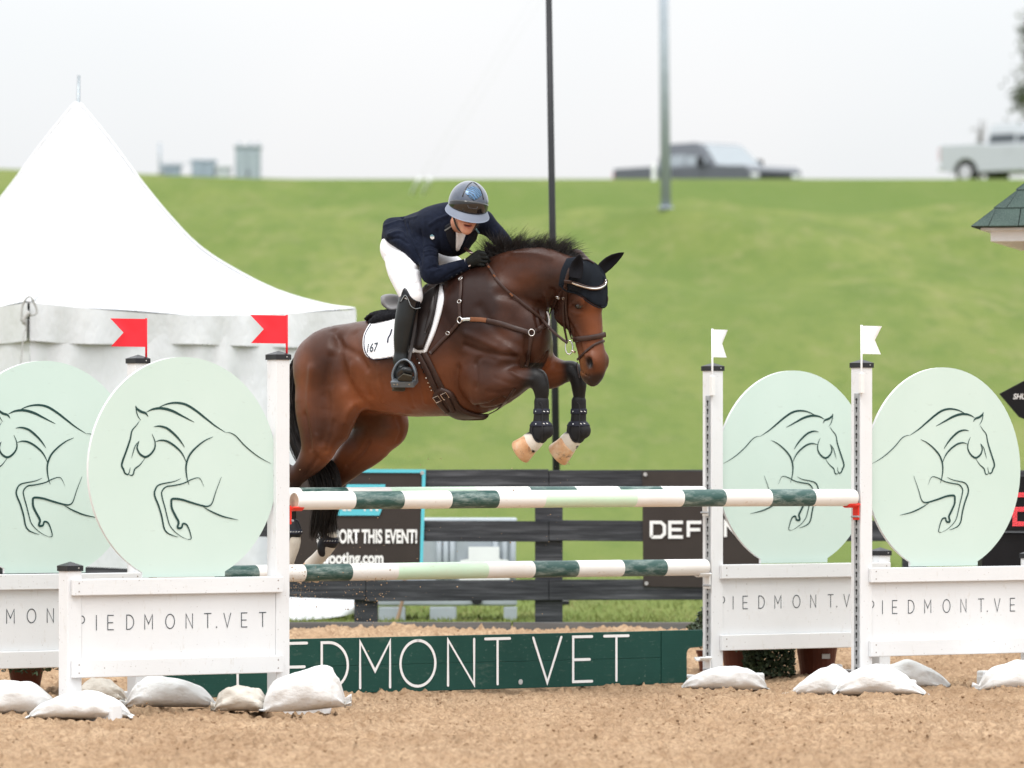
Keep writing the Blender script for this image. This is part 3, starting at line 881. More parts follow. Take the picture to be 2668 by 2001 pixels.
# ================================================================== trees at the right edge
t = NT('tree_leaves')
c = t.ramp(t.noise(1.5, 3), [(0.3, (0.030, 0.052, 0.014)), (0.7, (0.085, 0.10, 0.035))])
t.set('Base Color', c).set('Roughness', 0.7)
M['leaf'] = t.m
M['bark'] = simple('grey_bark', (0.09, 0.075, 0.06), 0.9, bump=0.4, bscale=20, bdist=0.02)
def tree(label, base, H, crown_c, crown_r, nleaf, ls, seed, limbs=9):
    r = np.random.default_rng(seed)
    o = thing('tree', label, 'tree', base)
    top = Vector((0, 0, H * 0.62))
    mb = MB()
    mb.tube(catmull([(0, 0, -0.3), (0.03 * H * .3, 0, H * .2), (-0.02, 0.02, H * .45), (0.02, 0, H * .7)], 4), [H * 0.03 * (1 - 0.75 * k / 12) for k in range(13)], 8)
    cl = []
    for k in range(limbs):
        d = Vector(r.normal(0, 1, 3)).normalized()
        e_ = Vector(crown_c) + Vector((d.x * crown_r[0], d.y * crown_r[1], d.z * crown_r[2])) * float(r.uniform(0.55, 0.95))
        s_ = Vector((0, 0, H * float(r.uniform(0.3, 0.65))))
        m_ = s_.lerp(e_, 0.5) + Vector((0, 0, 0.05 * H))
        mb.tube(catmull([s_, m_, e_], 5), [H * 0.012 * (1 - 0.8 * j / 10) for j in range(11)], 6)
        cl += [s_.lerp(e_, float(q_)) for q_ in (0.65, 0.85, 1.0)]
    mb.build('trunk', M['bark'], o, smooth=True)
    C_ = np.array([list(p) for p in cl])
    idx = r.integers(0, len(C_), nleaf)
    P = C_[idx] + r.normal(0, 0.17, (nleaf, 3)) * np.array(crown_r) * r.uniform(0.4, 1.2, (nleaf, 1))
    A = r.normal(0, 1, (nleaf, 3)); A /= np.linalg.norm(A, axis=1)[:, None]
    B = np.cross(A, r.normal(0, 1, (nleaf, 3))); B /= np.linalg.norm(B, axis=1)[:, None]
    s = ls * r.uniform(0.6, 1.3, (nleaf, 1))
    Q = np.stack([P - A * s, P + B * s * .5, P + A * s, P - B * s * .5], 1).reshape(-1, 3)
    np_mesh('crown', Q, np.arange(nleaf * 4).reshape(-1, 4), M['leaf'], False, o)
    return o
tree('dark leafy tree standing half outside the right edge', at(2735, 470, 205), 6.4, (0, 0, 3.7), (1.65, 1.6, 2.2), 6000, 0.10, 4, 16)
tree('thin nearly bare sapling behind the white pickup', at(2556, 455, 200), 2.2, (0, 0, 1.55), (0.42, 0.4, 0.55), 90, 0.035, 9, 10)

# ================================================================== shingled kiosk roof at the right edge
t = NT('green_shingle')
c = t.ramp(t.noise(3.5, 2, 0.5), [(0.3, (0.022, 0.040, 0.036)), (0.7, (0.045, 0.075, 0.062))])
c = t.mix(t.ramp(t.noise(120, 3, 0.7), [(0.45, 0.0), (0.75, 0.8)]), c, (0.09, 0.12, 0.11))
t.set('Base Color', c).set('Roughness', 0.95)
t.bump(t.noise(160, 3), 0.6, 0.004)
M['shingle'] = t.m
KY = 36.0
e0 = at(2532, 592, KY); 
kx0 = e0.x; kz = e0.z
KA = math.radians(-12)
kiosk = thing('roofed_kiosk', 'small kiosk with green shingled hip roof and white fascia at the right edge', 'kiosk', (kx0 + 0.9 * (math.cos(KA) - math.sin(KA)), KY + 0.9 * (math.sin(KA) + math.cos(KA)), 0), KA)
S, RH, RI = 1.8, 0.84, 0.9
nrow = 7
def hip_face(k):
    """k-th slope as rows of shingles"""
    rot = Matrix.Rotation(k * PI / 2, 4, 'Z')
    slope = math.atan2(RH, RI)
    for j in range(nrow):
        q0, q1 = j / nrow, (j + 1.12) / nrow
        y0, y1 = -RI * (1 - q0), -RI * (1 - min(q1, 1.0))
        z0, z1 = RH * q0, RH * min(q1, 1.0)
        w0, w1 = S / 2 * (1 - q0), S / 2 * (1 - min(q1, 1))
        x = -w0 - (0.07 if j % 2 else 0.0)
        while x < w0:
            xw = random.choice((0.11, 0.15, 0.19, 0.15))
            xa, xb = max(x, -w0), min(x + xw - 0.006, w0)
            x += xw
            if xb - xa < 0.012: continue
            ta, tb = max(min(xa, w1), -w1), max(min(xb, w1), -w1)
            up = 0.010 + random.uniform(0, 0.006)
            nn = Vector((0, -math.sin(slope), math.cos(slope)))
            lo = [Vector((xa, y0, z0)), Vector((xb, y0, z0)), Vector((tb, y1, z1)), Vector((ta, y1, z1))]
            v = [rot @ p for p in lo] + [rot @ (p + nn * (up if i < 2 else 0.004)) for i, p in enumerate(lo)]
            mesh('shingle', [p + Vector((0, 0, kz)) for p in v], [(4, 5, 6, 7), (0, 3, 2, 1), (0, 1, 5, 4), (1, 2, 6, 5), (2, 3, 7, 6), (3, 0, 4, 7)], M['shingle'], kiosk)
for k in (0, 1, 2, 3): hip_face(k)
for k in range(4):
    rot = Matrix.Rotation(k * PI / 2, 4, 'Z')
    MB().box(rot @ Vector((0, -0.78, kz - 0.045)), (1.58, 0.03, 0.085), rot.to_3x3()).build('fascia', M['white'], kiosk, bevel=0.004)
MB().box((0, 0, kz - 0.01), (1.7, 1.7, 0.015)).build('soffit', M['white'], kiosk)
for sx in (-0.32, 0.55):
    for sy in (-0.5, 0.55):
        MB().box((sx, sy, kz / 2 - 0.02), (0.09, 0.09, kz - 0.04)).build('post', M['white'], kiosk, bevel=0.004)

# ================================================================== sound aerial, scoreboard
M['black_matte'] = simple('matte_black', (0.008, 0.008, 0.010), 0.55, var=0.2)
AY = 37.5
ae = thing('antenna_paddle', 'black flat diamond shaped antenna paddle with white lettering at the right edge', 'antenna', at(2700, 1090, AY))
pp = [(2604, 1026), (2668, 992), (2740, 975), (2760, 1010), (2760, 1085), (2700, 1105), (2655, 1086)]
pts = [at(a, b, AY) for a, b in pp]
MB().add([(p.x, AY, p.z) for p in pts] + [(p.x, AY + 0.03, p.z) for p in pts],
         [tuple(range(len(pts) - 1, -1, -1)), tuple(range(len(pts), 2 * len(pts)))] + [(i, (i + 1) % len(pts), (i + 1) % len(pts) + len(pts), i + len(pts)) for i in range(len(pts))]).build('blade', M['black_matte'], ae, world=True)
A = at(2720, 1100, AY)
MB().tube([(A.x, AY + 0.015, A.z + 0.05), (A.x, AY + 0.015, 0.2)], 0.012, 8).build('stand', M['black_metal'], ae, world=True)
tm = text_mesh('lettering', 'SHURE', 1.0, M['print_white'], 0.03, 1.0, shear=0.25)
A = at(2639, 1039.5, AY - 0.004)
s_ = 13.5 * AY / F / 0.7
for v in tm.data.vertices: v.co = (A.x + v.co.x * s_ * 0.92, AY - 0.004, A.z + v.co.z * s_)
wpart(tm, ae)
sb = thing('score_display', 'black display board with red LED digits at the right edge', 'display', at(2700, 1380, 38.0))
a, b = at(2585, 1382, 38), at(2850, 1240, 38)
MB().box(((a.x + b.x) / 2, 38.06, (a.z + b.z) / 2), (b.x - a.x, 0.1, b.z - a.z)).build('case', M['black_matte'], sb, bevel=0.006, world=True)
t = NT('red_led'); t.set('Base Color', (0.4, 0.02, 0.02)); t.set('Emission Color', (1.0, 0.10, 0.12)); t.set('Emission Strength', 1.5)
M['led'] = t.m
mb = MB()
for digit, x0 in (('2', 2640), ('8', 2720), ('4', 2790)):
    seg = {'2': [(0, 6, 0, 0), (6, 6, 0, 4), (0, 4, 6, 0), (0, 0, 4, 0)], '8': [(0, 6, 0, 0)], '4': [(0, 6, 0, 0)]}
    for i in range(13):
        for j in range(21):
            on = i in (0, 1, 2, 10, 11, 12) or j in (0, 1, 2, 9, 10, 11, 18, 19, 20)
            if digit == '2' and ((i < 3 and 11 < j < 18) or (i > 9 and 2 < j < 9)): on = False
            if digit == '4' and ((j < 9 and i < 10) or (j > 17 and 2 < i < 10)): on = False
            if on:
                p = at(x0 + i * 4.2, 1369 - j * 4.2, 38.0)
                mb.tube([(p.x, 38.008, p.z), (p.x, 38.0, p.z)], 0.0042, 6)
o = mb.build('digits', M['led'], sb, world=True)
o['kind'] = 'stuff'
a, b = at(2560, 1660, 38), at(2860, 1392, 38)
st = thing('flight_case', 'black equipment case standing below the display board', 'case', ((a.x + b.x) / 2, 38.3, 0.19))
h = 1.34 - (1388 - HY) * 38 / F - 0.19
MB().box((0, 0, h / 2), (b.x - a.x, 0.5, h)).build('body', M['black_matte'], st, bevel=0.01)
MB().box((0, -0.256, h * 0.62), (b.x - a.x + 0.01, 0.012, 0.03)).build('lid_trim', M['black_metal'], st)
MB().box((0.1, -0.27, h * 0.56), (0.1, 0.03, 0.08)).build('latch', M['galv'], st)

# ================================================================== potted chrysanthemums
M['terracotta'] = simple('brown_red_plastic_pot', (0.13, 0.038, 0.022), 0.45, var=0.15)
t = NT('chrysanthemum_leaves')
c = t.ramp(t.noise(12, 3), [(0.3, (0.012, 0.025, 0.010)), (0.7, (0.045, 0.070, 0.026))])
t.set('Base Color', c).set('Roughness', 0.6)
M['mum_leaf'] = t.m
M['mum_flower'] = simple('yellow_petals', (0.62, 0.42, 0.03), 0.6, var=0.2)
M['tagp'] = simple('plant_tag', (0.7, 0.7, 0.7), 0.6)
def potted(label, loc, pr, ph, rx, rz_, zc, nl, nf, seed, tagpos=None, spill=0.0):
    r = np.random.default_rng(seed)
    o = thing('potted_chrysanthemum', label, 'potted plant', loc, group='potted flowers round the fence')
    mb = MB()
    mb.tube([(0, 0, 0), (0, 0, ph * .85), (0, 0, ph * .86), (0, 0, ph)], [pr * .72, pr * .95, pr * 1.03, pr * 1.05], 24)
    mb.build('pot', M['terracotta'], o, smooth=False)
    n = nl
    d = r.normal(0, 1, (n, 3)); d /= np.linalg.norm(d, axis=1)[:, None]
    d[:, 2] = np.where(d[:, 2] < -0.45, -d[:, 2], d[:, 2])
    rad = r.uniform(0.55, 1.05, (n, 1)) ** 0.6
    lump = 1 + 0.16 * np.sin(d[:, :1] * 9 + seed) * np.cos(d[:, 1:2] * 8)
    P = d * rad * lump * np.array([rx, rx, rz_]) + np.array([0, 0, zc])
    k = r.random(n) < spill
    P[k, 2] = r.uniform(0.02, zc, k.sum()); P[k, 0] = r.uniform(0.0, rx * 1.05, k.sum()); P[k, 1] = -r.uniform(0.2, 0.75, k.sum()) * rx
    P[:, 1] -= 0.08
    A = r.normal(0, 1, (n, 3)); A /= np.linalg.norm(A, axis=1)[:, None]
    B = np.cross(A, r.normal(0, 1, (n, 3))); B /= np.linalg.norm(B, axis=1)[:, None]
    s = 0.017 * r.uniform(0.6, 1.3, (n, 1))
    Q = np.stack([P - A * s, P + B * s * .6, P + A * s, P - B * s * .6], 1).reshape(-1, 3)
    fo = np_mesh('foliage', Q, np.arange(n * 4).reshape(-1, 4), M['mum_leaf'], False, o)
    d = r.normal(0, 1, (nf, 3)); d /= np.linalg.norm(d, axis=1)[:, None]; d[:, 2] = np.abs(d[:, 2]) * 0.8 - 0.3; d[:, 1] = -np.abs(d[:, 1])
    P = d * np.array([rx, rx, rz_]) * r.uniform(0.95, 1.08, (nf, 1)) + np.array([0, -.08, zc])
    VV = (iv[None] * np.array([1, 1, .6]) * r.uniform(.005, .011, (nf, 1, 1)) + P[:, None]).reshape(-1, 3)
    FF = (jf[None] + (np.arange(nf) * len(iv))[:, None, None]).reshape(-1, 3)
    fl = np_mesh('flower_heads', VV, FF, M['mum_flower'], True, o); fl['kind'] = 'stuff'
    mb = MB()
    for k in range(7):
        aa = k * 0.9
        mb.tube([(0, 0, ph * .8), (0.4 * rx * math.cos(aa), 0.4 * rx * math.sin(aa), zc + rz_ * .3)], 0.006, 5)
    mb.build('stems', M['mum_leaf'], o)
    if tagpos: MB().box((tagpos[0], -pr * 0.98, tagpos[1]), (0.05, 0.01, 0.03)).build('plant_tag', M['tagp'], o)
    return o
g = at(1935, 1790, 35.2)
potted('leafy yellow flowering plant spilling from a brown pot behind the rear right standard', (g.x, 35.3, 0.02), 0.14, 0.24, 0.30, 0.20, 0.27, 7000, 130, 2, None, 0.3)
g = at(2135, 1790, 35.2)
potted('yellow flowering plant in a brown pot with a white tag, right of the spilling one', (g.x, 35.5, 0.02), 0.14, 0.25, 0.27, 0.17, 0.31, 4600, 70, 3, (0.05, 0.13))
g = at(1852, 1700, 35.6)
potted('yellow flowering plant half hidden behind the right end of the green plank', (g.x, 35.9, 0.03), 0.08, 0.14, 0.15, 0.12, 0.22, 1900, 80, 5)
g = at(60, 1790, 33.2)
potted('yellow flowering plant in a brown pot under the far left panel', (g.x, 33.4, 0.02), 0.11, 0.15, 0.38, 0.24, 0.22, 9000, 130, 6)
# ================================================================== the oxer
TH = math.radians(37.0)
UX = Vector((math.cos(TH), math.sin(TH), 0))
UN = Vector((-math.sin(TH), math.cos(TH), 0))       # away from the camera
FL = Vector((-1.267, 30.80, 0)); FR = Vector((2.050, 33.30, 0))
RL = FL + UN * 1.385; RR = FR + UN * 1.385
def to_plane(px, py, O, off=0.0):
    """pixel -> (u, z) on the upright plane through O along UX, pushed off metres to the back"""
    o, d = ray(px, py)
    P0 = O + UN * off
    k = (P0 - o).dot(UN) / d.dot(UN)
    p = o + d * k
    return (p - O).dot(UX), p.z

HP = 0.0445                                  # half a post
WW = 1.335                                   # post to post in a wing
M['screw'] = simple('rusty_screw', (0.28, 0.24, 0.21), 0.6, 0.3)
# --- the drawing on the discs, traced on the two left wings
def fl(pts): return [to_plane(.3617 * x, 780 + .3617 * y, FL, -0.02) for x, y in pts]
def rl(pts): return [to_plane(.2774 * x, 1100 + .2774 * y, RL, -0.02) for x, y in pts]
DRAW = [
 (fl([(1130,785),(1200,755),(1270,745),(1340,758),(1410,800),(1480,855),(1550,910),(1625,958)]), .0095),
 (fl([(1055,812),(1105,790),(1170,785),(1240,803),(1310,838),(1400,885)]), .0105),
 (fl([(1068,845),(1050,820),(1015,808),(985,785),(978,765)]), .010),
 (fl([(978,765),(982,800),(993,838),(1015,872)]), .0045),
 (fl([(1005,875),(985,905),(952,945),(940,1000),(925,1050),(900,1120),(882,1170),(878,1200),(890,1225),(900,1250),(920,1262),(932,1245),(938,1210)]), .0085),
 (fl([(930,1262),(945,1268),(960,1260),(972,1222),(1010,1190),(1048,1140)]), .006),
 (fl([(1095,968),(1115,1020),(1115,1070),(1085,1115),(1045,1135),(1005,1110),(988,1070),(995,1040),(1003,1018)]), .0085),
 (fl([(1003,1018),(975,1055),(960,1100),(947,1145)]), .004),
 (fl([(1108,918),(1150,913),(1205,930),(1260,975),(1300,1020),(1330,1065)]), .009),
 (fl([(1120,1025),(1160,1015),(1210,1025),(1270,1065),(1315,1115),(1345,1180)]), .008),
 (fl([(1535,990),(1480,1015),(1420,1060),(1370,1115),(1345,1175),(1340,1230),(1348,1290),(1362,1338)]), .008),
 (fl([(1625,958),(1660,962),(1700,985),(1760,1050),(1830,1110),(1890,1150),(1952,1183)]), .0045),
]
# leg strokes come from the rear wing; both share the wing's own frame
def shift_rl(pts): return rl(pts)
DRAW += [
 (rl([(395,525),(330,552),(200,580),(160,625),(155,680),(190,770),(220,870),(240,970),(270,1015),(320,1040),(370,1055)]), .0075),
 (rl([(610,600),(580,535),(550,518),(490,535),(420,568),(330,588),(260,600),(220,645),(225,700),(250,790),(275,890),(295,950),(340,1005),(400,1050),(460,1078)]), .0055),
 (rl([(460,1078),(490,1070),(485,1030),(465,970),(445,940),(415,935),(405,965),(385,975),(365,965),(375,920),(350,870),(315,800),(308,750),(318,710),(400,715),(500,745),(600,772),(650,775),(685,745),(720,640),(770,510)]), .0095),
 (rl([(600,780),(680,825),(790,870),(925,900)]), .006),
]
DCX, DCZ = to_plane(479.6, 1225, FL, -0.02)
DR = 0.606

def keyhole_track(parent, x, z0, z1):
    """galvanised track on the inner face with a column of dark slots"""
    sgn = 1 if x > 0 else -1
    MB().box((x + sgn * 0.003, -0.012, (z0 + z1) / 2), (0.005, 0.042, z1 - z0)).build('track', M['galv'], parent)
    mb = MB()
    z = z0 + 0.03
    while z < z1 - 0.03:
        xx_ = x + sgn * 0.0066
        mb.add([(xx_, -0.012 + 0.0085 * math.cos(k * PI / 5), z + 0.0085 * math.sin(k * PI / 5)) for k in range(10)], [tuple(range(10))])
        mb.add([(xx_ + sgn * .0002, -0.016, z - 0.026), (xx_ + sgn * .0002, -0.008, z - 0.026), (xx_ + sgn * .0002, -0.008, z), (xx_ + sgn * .0002, -0.016, z)], [(0, 1, 2, 3)])
        z += 0.0508
    o = mb.build('slots', M['hole'], parent)
    o['kind'] = 'stuff'

def make_wing(side, label):
    """side -1: panel runs to the left of the tall post; +1 to the right. Origin at the tall post's foot."""
    o = thing('jump_standard', label, 'jump standard', group='jump standards of the oxer')
    s = side
    x2 = s * WW
    TOPZ = 1.915
    def post(x, h):
        mb = MB(); mb.box((x, 0, h / 2 + 0.02), (2 * HP, 2 * HP, h - 0.04))
        p = mb.build('post', M['white'], o, bevel=0.004)
        cap = MB()
        r = HP + 0.006
        cap.box((x, 0, h + 0.010), (2 * r, 2 * r, 0.028))
        cap.add([(x - r, -r, h + .0245), (x + r, -r, h + .0245), (x + r, r, h + .0245), (x - r, r, h + .0245), (x, 0, h + .046)], [(0, 1, 4), (1, 2, 4), (2, 3, 4), (3, 0, 4)])
        c_ = cap.build('cap', M['black_plastic'], p)
        MB().tube([(x + 0.02, -r - 0.001, h + 0.012), (x + 0.02, -r - 0.004, h + 0.012)], 0.004, 8).build('screw', M['eyelet'], c_)
        # foot board and its two side blocks
        MB().box((x, 0.0, 0.022), (0.075, 0.90, 0.085)).build('foot', M['white'], o, bevel=0.006)
        for sy in (-1, 1):
            MB().box((x, sy * 0.425, 0.035), (0.070, 0.060, 0.12)).build('foot_block', M['white'], o, bevel=0.012)
        return p
    post(0, TOPZ)
    post(x2, 0.785)
    xa, xb = sorted((0.0, x2))
    # rails in front of the posts, panel behind them
    for z0, z1 in ((0.652, 0.738), (0.218, 0.312)):
        MB().box(((xa + xb) / 2 + s * 0.02, -HP - 0.0145, (z0 + z1) / 2), (WW + 0.01, 0.026, z1 - z0)).build('rail', M['white'], o, bevel=0.004)
        for xe in (xa + 0.0, xb - 0.0):
            for dz in (-0.022, 0.022):
                MB().tube([(xe + s * 0.02 + (0.03 if xe == xa else -0.03), -HP - 0.0272, (z0 + z1) / 2 + dz), (xe + s * 0.02 + (0.03 if xe == xa else -0.03), -HP - 0.0285, (z0 + z1) / 2 + dz)], 0.0042, 8).build('screw', M['screw'], o)
    MB().box(((xa + xb) / 2, -HP + 0.012, 0.4825), (WW - 2 * HP - 0.004, 0.014, 0.37)).build('panel', M['white2'], o)
    MB().box(((xa + xb) / 2, -HP + 0.040, 0.695), (WW - 2 * HP - 0.004, 0.030, 0.085)).build('backing_rail', M['white'], o)
    # lettering across the panel
    mb = MB()
    n = 'PIEDMONT.VET'
    if s < 0: pos = [to_plane(p, 1610, FL, -0.04)[0] for p in (213, 251, 288, 339, 387, 443, 493, 541, 564, 592, 636, 684)]
    else: pos = [to_plane(p, 1590, FR, -0.04)[0] for p in (2271, 2299, 2331, 2374, 2417, 2466, 2510, 2556, 2572, 2598, 2638, 2679)]
    for ch, u in zip(n, pos):
        mb = MB()
        stroke_letter(mb, ch, u, 0.468, 0.076, 0.0052, -HP + 0.0035, 0.98)
        mb.build('letter', M['navy_ink'], o)
    # disc on its neck
    cxl = DCX if s < 0 else -DCX
    a0 = math.asin(0.265 / DR)
    pts = [(cxl + DR * math.sin(a0 + (2 * PI - 2 * a0) * k / 72), DCZ - DR * math.cos(a0 + (2 * PI - 2 * a0) * k / 72)) for k in range(73)]
    # from neck right, round the disc anticlockwise, to neck left
    out = pts + [(cxl - 0.265, 0.742), (cxl + 0.265, 0.742)]
    d = MB().prism(out, -0.018, 0.0).build('disc', M['mint'], o)
    d.data.materials.append(M['white'])
    for p in d.data.polygons:
        if abs(p.normal.y) < 0.5: p.material_index = 1
    mb = MB()
    for i, (pt, w) in enumerate(DRAW):
        pp = catmull(pt, 6) if len(pt) > 2 else pt
        k = len(pp)
        ws = [1.4 * w * (0.16 + 0.84 * math.sin(PI * min(1, max(0, (j / (k - 1))))) ** 0.8) for j in range(k)]
        q = [((x if s < 0 else -x), z) for x, z in pp]
        # clip to the disc
        keep = [j for j in range(k) if (q[j][0] - cxl) ** 2 + (q[j][1] - DCZ) ** 2 < (DR - 0.004) ** 2]
        q = [q[j] for j in keep]; ws = [ws[j] for j in keep]
        if len(q) > 1: ribbon(mb, q, ws, -0.0195 - 0.00012 * i, caps=False)
    mb.build('horse_drawing', M['ink'], d)
    keyhole_track(o, HP if s < 0 else -HP, 0.12, 1.76)
    return o

wing_fl = make_wing(-1, 'front left white jump standard with a pale mint disc, nearest of the left pair')
wing_fl.location = FL; wing_fl.rotation_euler = (0, 0, TH)
wing_rl = copy_tree(wing_fl); wing_rl.location = RL
wing_rl['label'] = 'rear left white jump standard, its mint disc cut by the left edge'
wing_fr = make_wing(1, 'front right white jump standard with a mint disc, cut by the right edge')
wing_fr.location = FR; wing_fr.rotation_euler = (0, 0, TH)
wing_rr = copy_tree(wing_fr); wing_rr.location = RR
wing_rr['label'] = 'rear right white jump standard with the lower pole and green plank at its post'

def wloc(O, u, off, z): return O + UX * u + UN * off + Vector((0, 0, z))

# ------------------------------------------------------------------ flags
def flag(label, O, u, off, zt, zb, w, h, dirang, mat, notch):
    p = wloc(O, u, off, 0)
    o = thing('boundary_flag', label, 'flag', (p.x, p.y, zb), TH, group='%s flags on the standards' % ('red' if mat is M['red_cloth'] else 'white'))
    MB().tube([(0, 0, 0), (0, 0, zt - zb)], 0.0062, 8).build('staff', mat, o, smooth=True)
    nx, nz2 = 14, 8
    c, s_ = math.cos(dirang), math.sin(dirang)
    v, f = [], []
    for j in range(nz2 + 1):
        for i in range(nx + 1):
            q, r_ = i / nx, j / nz2
            lim = w * (1 - notch * (1 - abs(2 * r_ - 1)))
            x = 0.004 + q * lim
            wv = 0.006 * math.sin(q * 6 + r_ * 2) * q
            v.append((x * c - wv * s_, x * s_ + wv * c, zt - zb - 0.004 - r_ * h))
    f = [(j * (nx + 1) + i, (j + 1) * (nx + 1) + i, (j + 1) * (nx + 1) + i + 1, j * (nx + 1) + i + 1) for j in range(nz2) for i in range(nx)]
    n = len(v)
    v2 = [(a - 0.002 * s_, b + 0.002 * c, z) for a, b, z in v]
    f2 = [tuple(reversed([i + n for i in q])) for q in f]
    mesh('cloth', v + v2, f + f2, mat, o, True)
    if mat is M['white_cloth']:
        MB().box((0.0, 0, 0.06), (0.026, 0.026, 0.12)).build('holder', M['white_plastic'], o, bevel=0.003)
flag('red swallowtail flag on the front left standard', FL, 0.035, -0.03, 2.155, 1.90, 0.235, 0.152, PI, M['red_cloth'], 0.36)
flag('red swallowtail flag on the rear left standard above the gap between the discs', RL, 0.035, -0.03, 2.165, 1.90, 0.235, 0.157, PI, M['red_cloth'], 0.36)
flag('narrow white swallowtail flag on the rear right standard', RR, -HP - 0.004, -0.055, 2.165, 1.76, 0.165, 0.168, math.radians(18), M['white_cloth'], 0.32)
flag('wider white swallowtail flag on the front right standard', FR, -HP - 0.004, -0.055, 2.16, 1.76, 0.175, 0.165, math.radians(8), M['white_cloth'], 0.32)

# ------------------------------------------------------------------ poles
PR = 0.0495
def pole_mat(name, stops):
    """painted bands along the pole, worn"""
    t = NT(name)
    sp = t.n.new('ShaderNodeSeparateXYZ'); t.l.new(t.coord('Object'), sp.inputs[0])
    fac = t.math('MULTIPLY_ADD', sp.outputs[0], 1.0)
    fac.node.inputs[1].default_value = 1 / 4.4; fac.node.inputs[2].default_value = 0.5
    cols = {'W': (0.76, 0.745, 0.72), 'G': (0.016, 0.064, 0.055), 'M': (0.56, 0.74, 0.56)}
    c = t.ramp(fac, [((u / 4.4) + 0.5, cols[k]) for u, k in stops], 'CONSTANT')
    isg = t.ramp(fac, [((u / 4.4) + 0.5, 1.0 if k == 'G' else 0.0) for u, k in stops], 'CONSTANT')
    s1 = t.noise(26, 6, 0.75, (0.25, 1, 1))
    s2 = t.noise(9, 5, 0.7, (0.3, 1, 1))
    wear = t.math('MULTIPLY', t.ramp(s1, [(0.46, 0.0), (0.68, 0.9)]), t.ramp(s2, [(0.38, 0.15), (0.62, 1.0)]))
    c = t.mix(t.math('MULTIPLY', wear, isg), c, (0.36, 0.42, 0.39))
    wr2 = t.math('MULTIPLY', t.ramp(t.noise(40, 5, 0.75, (0.4, 1, 1)), [(0.61, 0.0), (0.70, 0.6)]), t.math('SUBTRACT', 1.0, isg))
    c = t.mix(wr2, c, (0.48, 0.36, 0.25))
    c = t.mix(t.math('MULTIPLY', t.ramp(t.noise(3, 4), [(0.45, 0), (0.75, 0.22)]), t.math('SUBTRACT', 1.0, isg)), c, (0.62, 0.52, 0.42))
    t.set('Base Color', c).set('Roughness', 0.5)
    t.bump(t.noise(20, 5, 0.6, (0.15, 1, 1)), 0.15, 0.004)
    return t.m
M['raw_end'] = simple('bare_pole_end', (0.55, 0.42, 0.32), 0.8, var=0.25, vscale=40)
def pole(label, O, px_ends, edges, first, z, off, tilt=0.0):
    us = [to_plane(p, 1300, O, off)[0] for p in px_ends]
    L = us[1] - us[0]; mid = (us[0] + us[1]) / 2
    st, k = [(-2.2, first[0])], 1
    for e_, col in zip(edges, first[1:]):
        st.append((to_plane(e_, 1300, O, off)[0] - mid, col))
    p = wloc(O, mid, off, z)
    mat = pole_mat('pole_paint', st)
    rings = [(-L / 2, PR * 0.86), (-L / 2 + 0.004, PR * 0.95), (-L / 2 + 0.014, PR)] + [(x, PR) for x in np.linspace(-L / 2 + 0.2, L / 2 - 0.2, 12)] + [(L / 2 - 0.014, PR), (L / 2 - 0.004, PR * 0.95), (L / 2, PR * 0.86)]
    o = MB().tube([(x, 0.0025 * math.sin(x * 1.3), 0.003 * math.sin(x * 0.9 + 1)) for x, r in rings], [r for x, r in rings], 40).build('jump_pole', mat)
    me = o.data
    for pg in me.polygons: pg.use_smooth = abs(pg.normal.x) < 0.9
    me.materials.append(M['raw_end'])
    for pg in me.polygons:
        if abs(pg.normal.x) > 0.9: pg.material_index = 1
    o.location = p; o.rotation_euler = (0, tilt, TH)
    tag(o, label, 'jump pole', 'poles of the oxer')
    return o
q = 1.2061
pole('front top pole banded white, dark green and mint, resting in red cups', FL, (766, 2226),
     [x * q for x in (757, 860, 965, 1064, 1167, 1365, 1465, 1558, 1657, 1752)], 'WGWGWMWGWGW', 1.149, -0.015)
pole('rear top pole showing as a thin strip just above the front top pole', RL, (398, 1834),
     [520, 640, 775, 893, 1005, 1230, 1372, 1490, 1605, 1716], 'WGWGWMWGWGW', 1.162, 0.0)
pole('lower rear pole banded white, dark green and mint, in a white cup', RL, (398, 1840),
     [x * q for x in (450, 545, 650, 748, 848, 1045, 1143, 1240, 1337, 1430)], 'WGWGWMWGWGW', 0.722, -0.02)

# ------------------------------------------------------------------ cups
def cup(label, O, u, off, z, s, mat, group):
    p = wloc(O, u, off, z)
    o = thing('jump_cup', label, 'jump cup', p, TH, group)
    n = 10
    r0, r1 = PR + 0.002, PR + 0.009
    a = [(-0.85 + 1.7 * k / n) for k in range(n + 1)]
    sec = [(r0 * math.sin(x), -r0 * math.cos(x)) for x in a] + [(r1 * math.sin(x), -r1 * math.cos(x)) for x in reversed(a)]
    v = [(s * 0.005, y, zz) for y, zz in sec] + [(s * 0.085, y * 0.8, zz) for y, zz in sec]
    m_ = len(sec)
    f = [(i, i + m_, (i + 1) % m_ + m_, (i + 1) % m_) for i in range(m_)] + [tuple(range(m_ - 1, -1, -1)), tuple(range(m_, 2 * m_))]
    MB().add(v, f).build('dish', mat, o)
    MB().box((s * 0.003, 0, -PR - 0.03), (0.012, 0.05, 0.10)).build('bracket', mat, o, bevel=0.003)
    MB().tube([(s * 0.01, -0.035, -PR - 0.06), (s * 0.01, 0.035, -PR - 0.06)], 0.006, 8).build('pin', M['galv'], o)
cup('red plastic cup holding the left end of the front top pole', FL, HP + 0.008, -0.015, 1.149, 1, M['red_plastic'], 'red jump cups')
cup('red plastic cup holding the right end of the front top pole', FR, -HP - 0.008, -0.015, 1.149, -1, M['red_plastic'], 'red jump cups')
cup('white cup holding the right end of the lower rear pole', RR, -HP - 0.010, -0.02, 0.722, -1, M['white_plastic'], 'white jump cups')
cup('white cup just under the right end of the rear top pole', RR, -HP - 0.010, 0.0, 1.162, -1, M['white_plastic'], 'white jump cups')
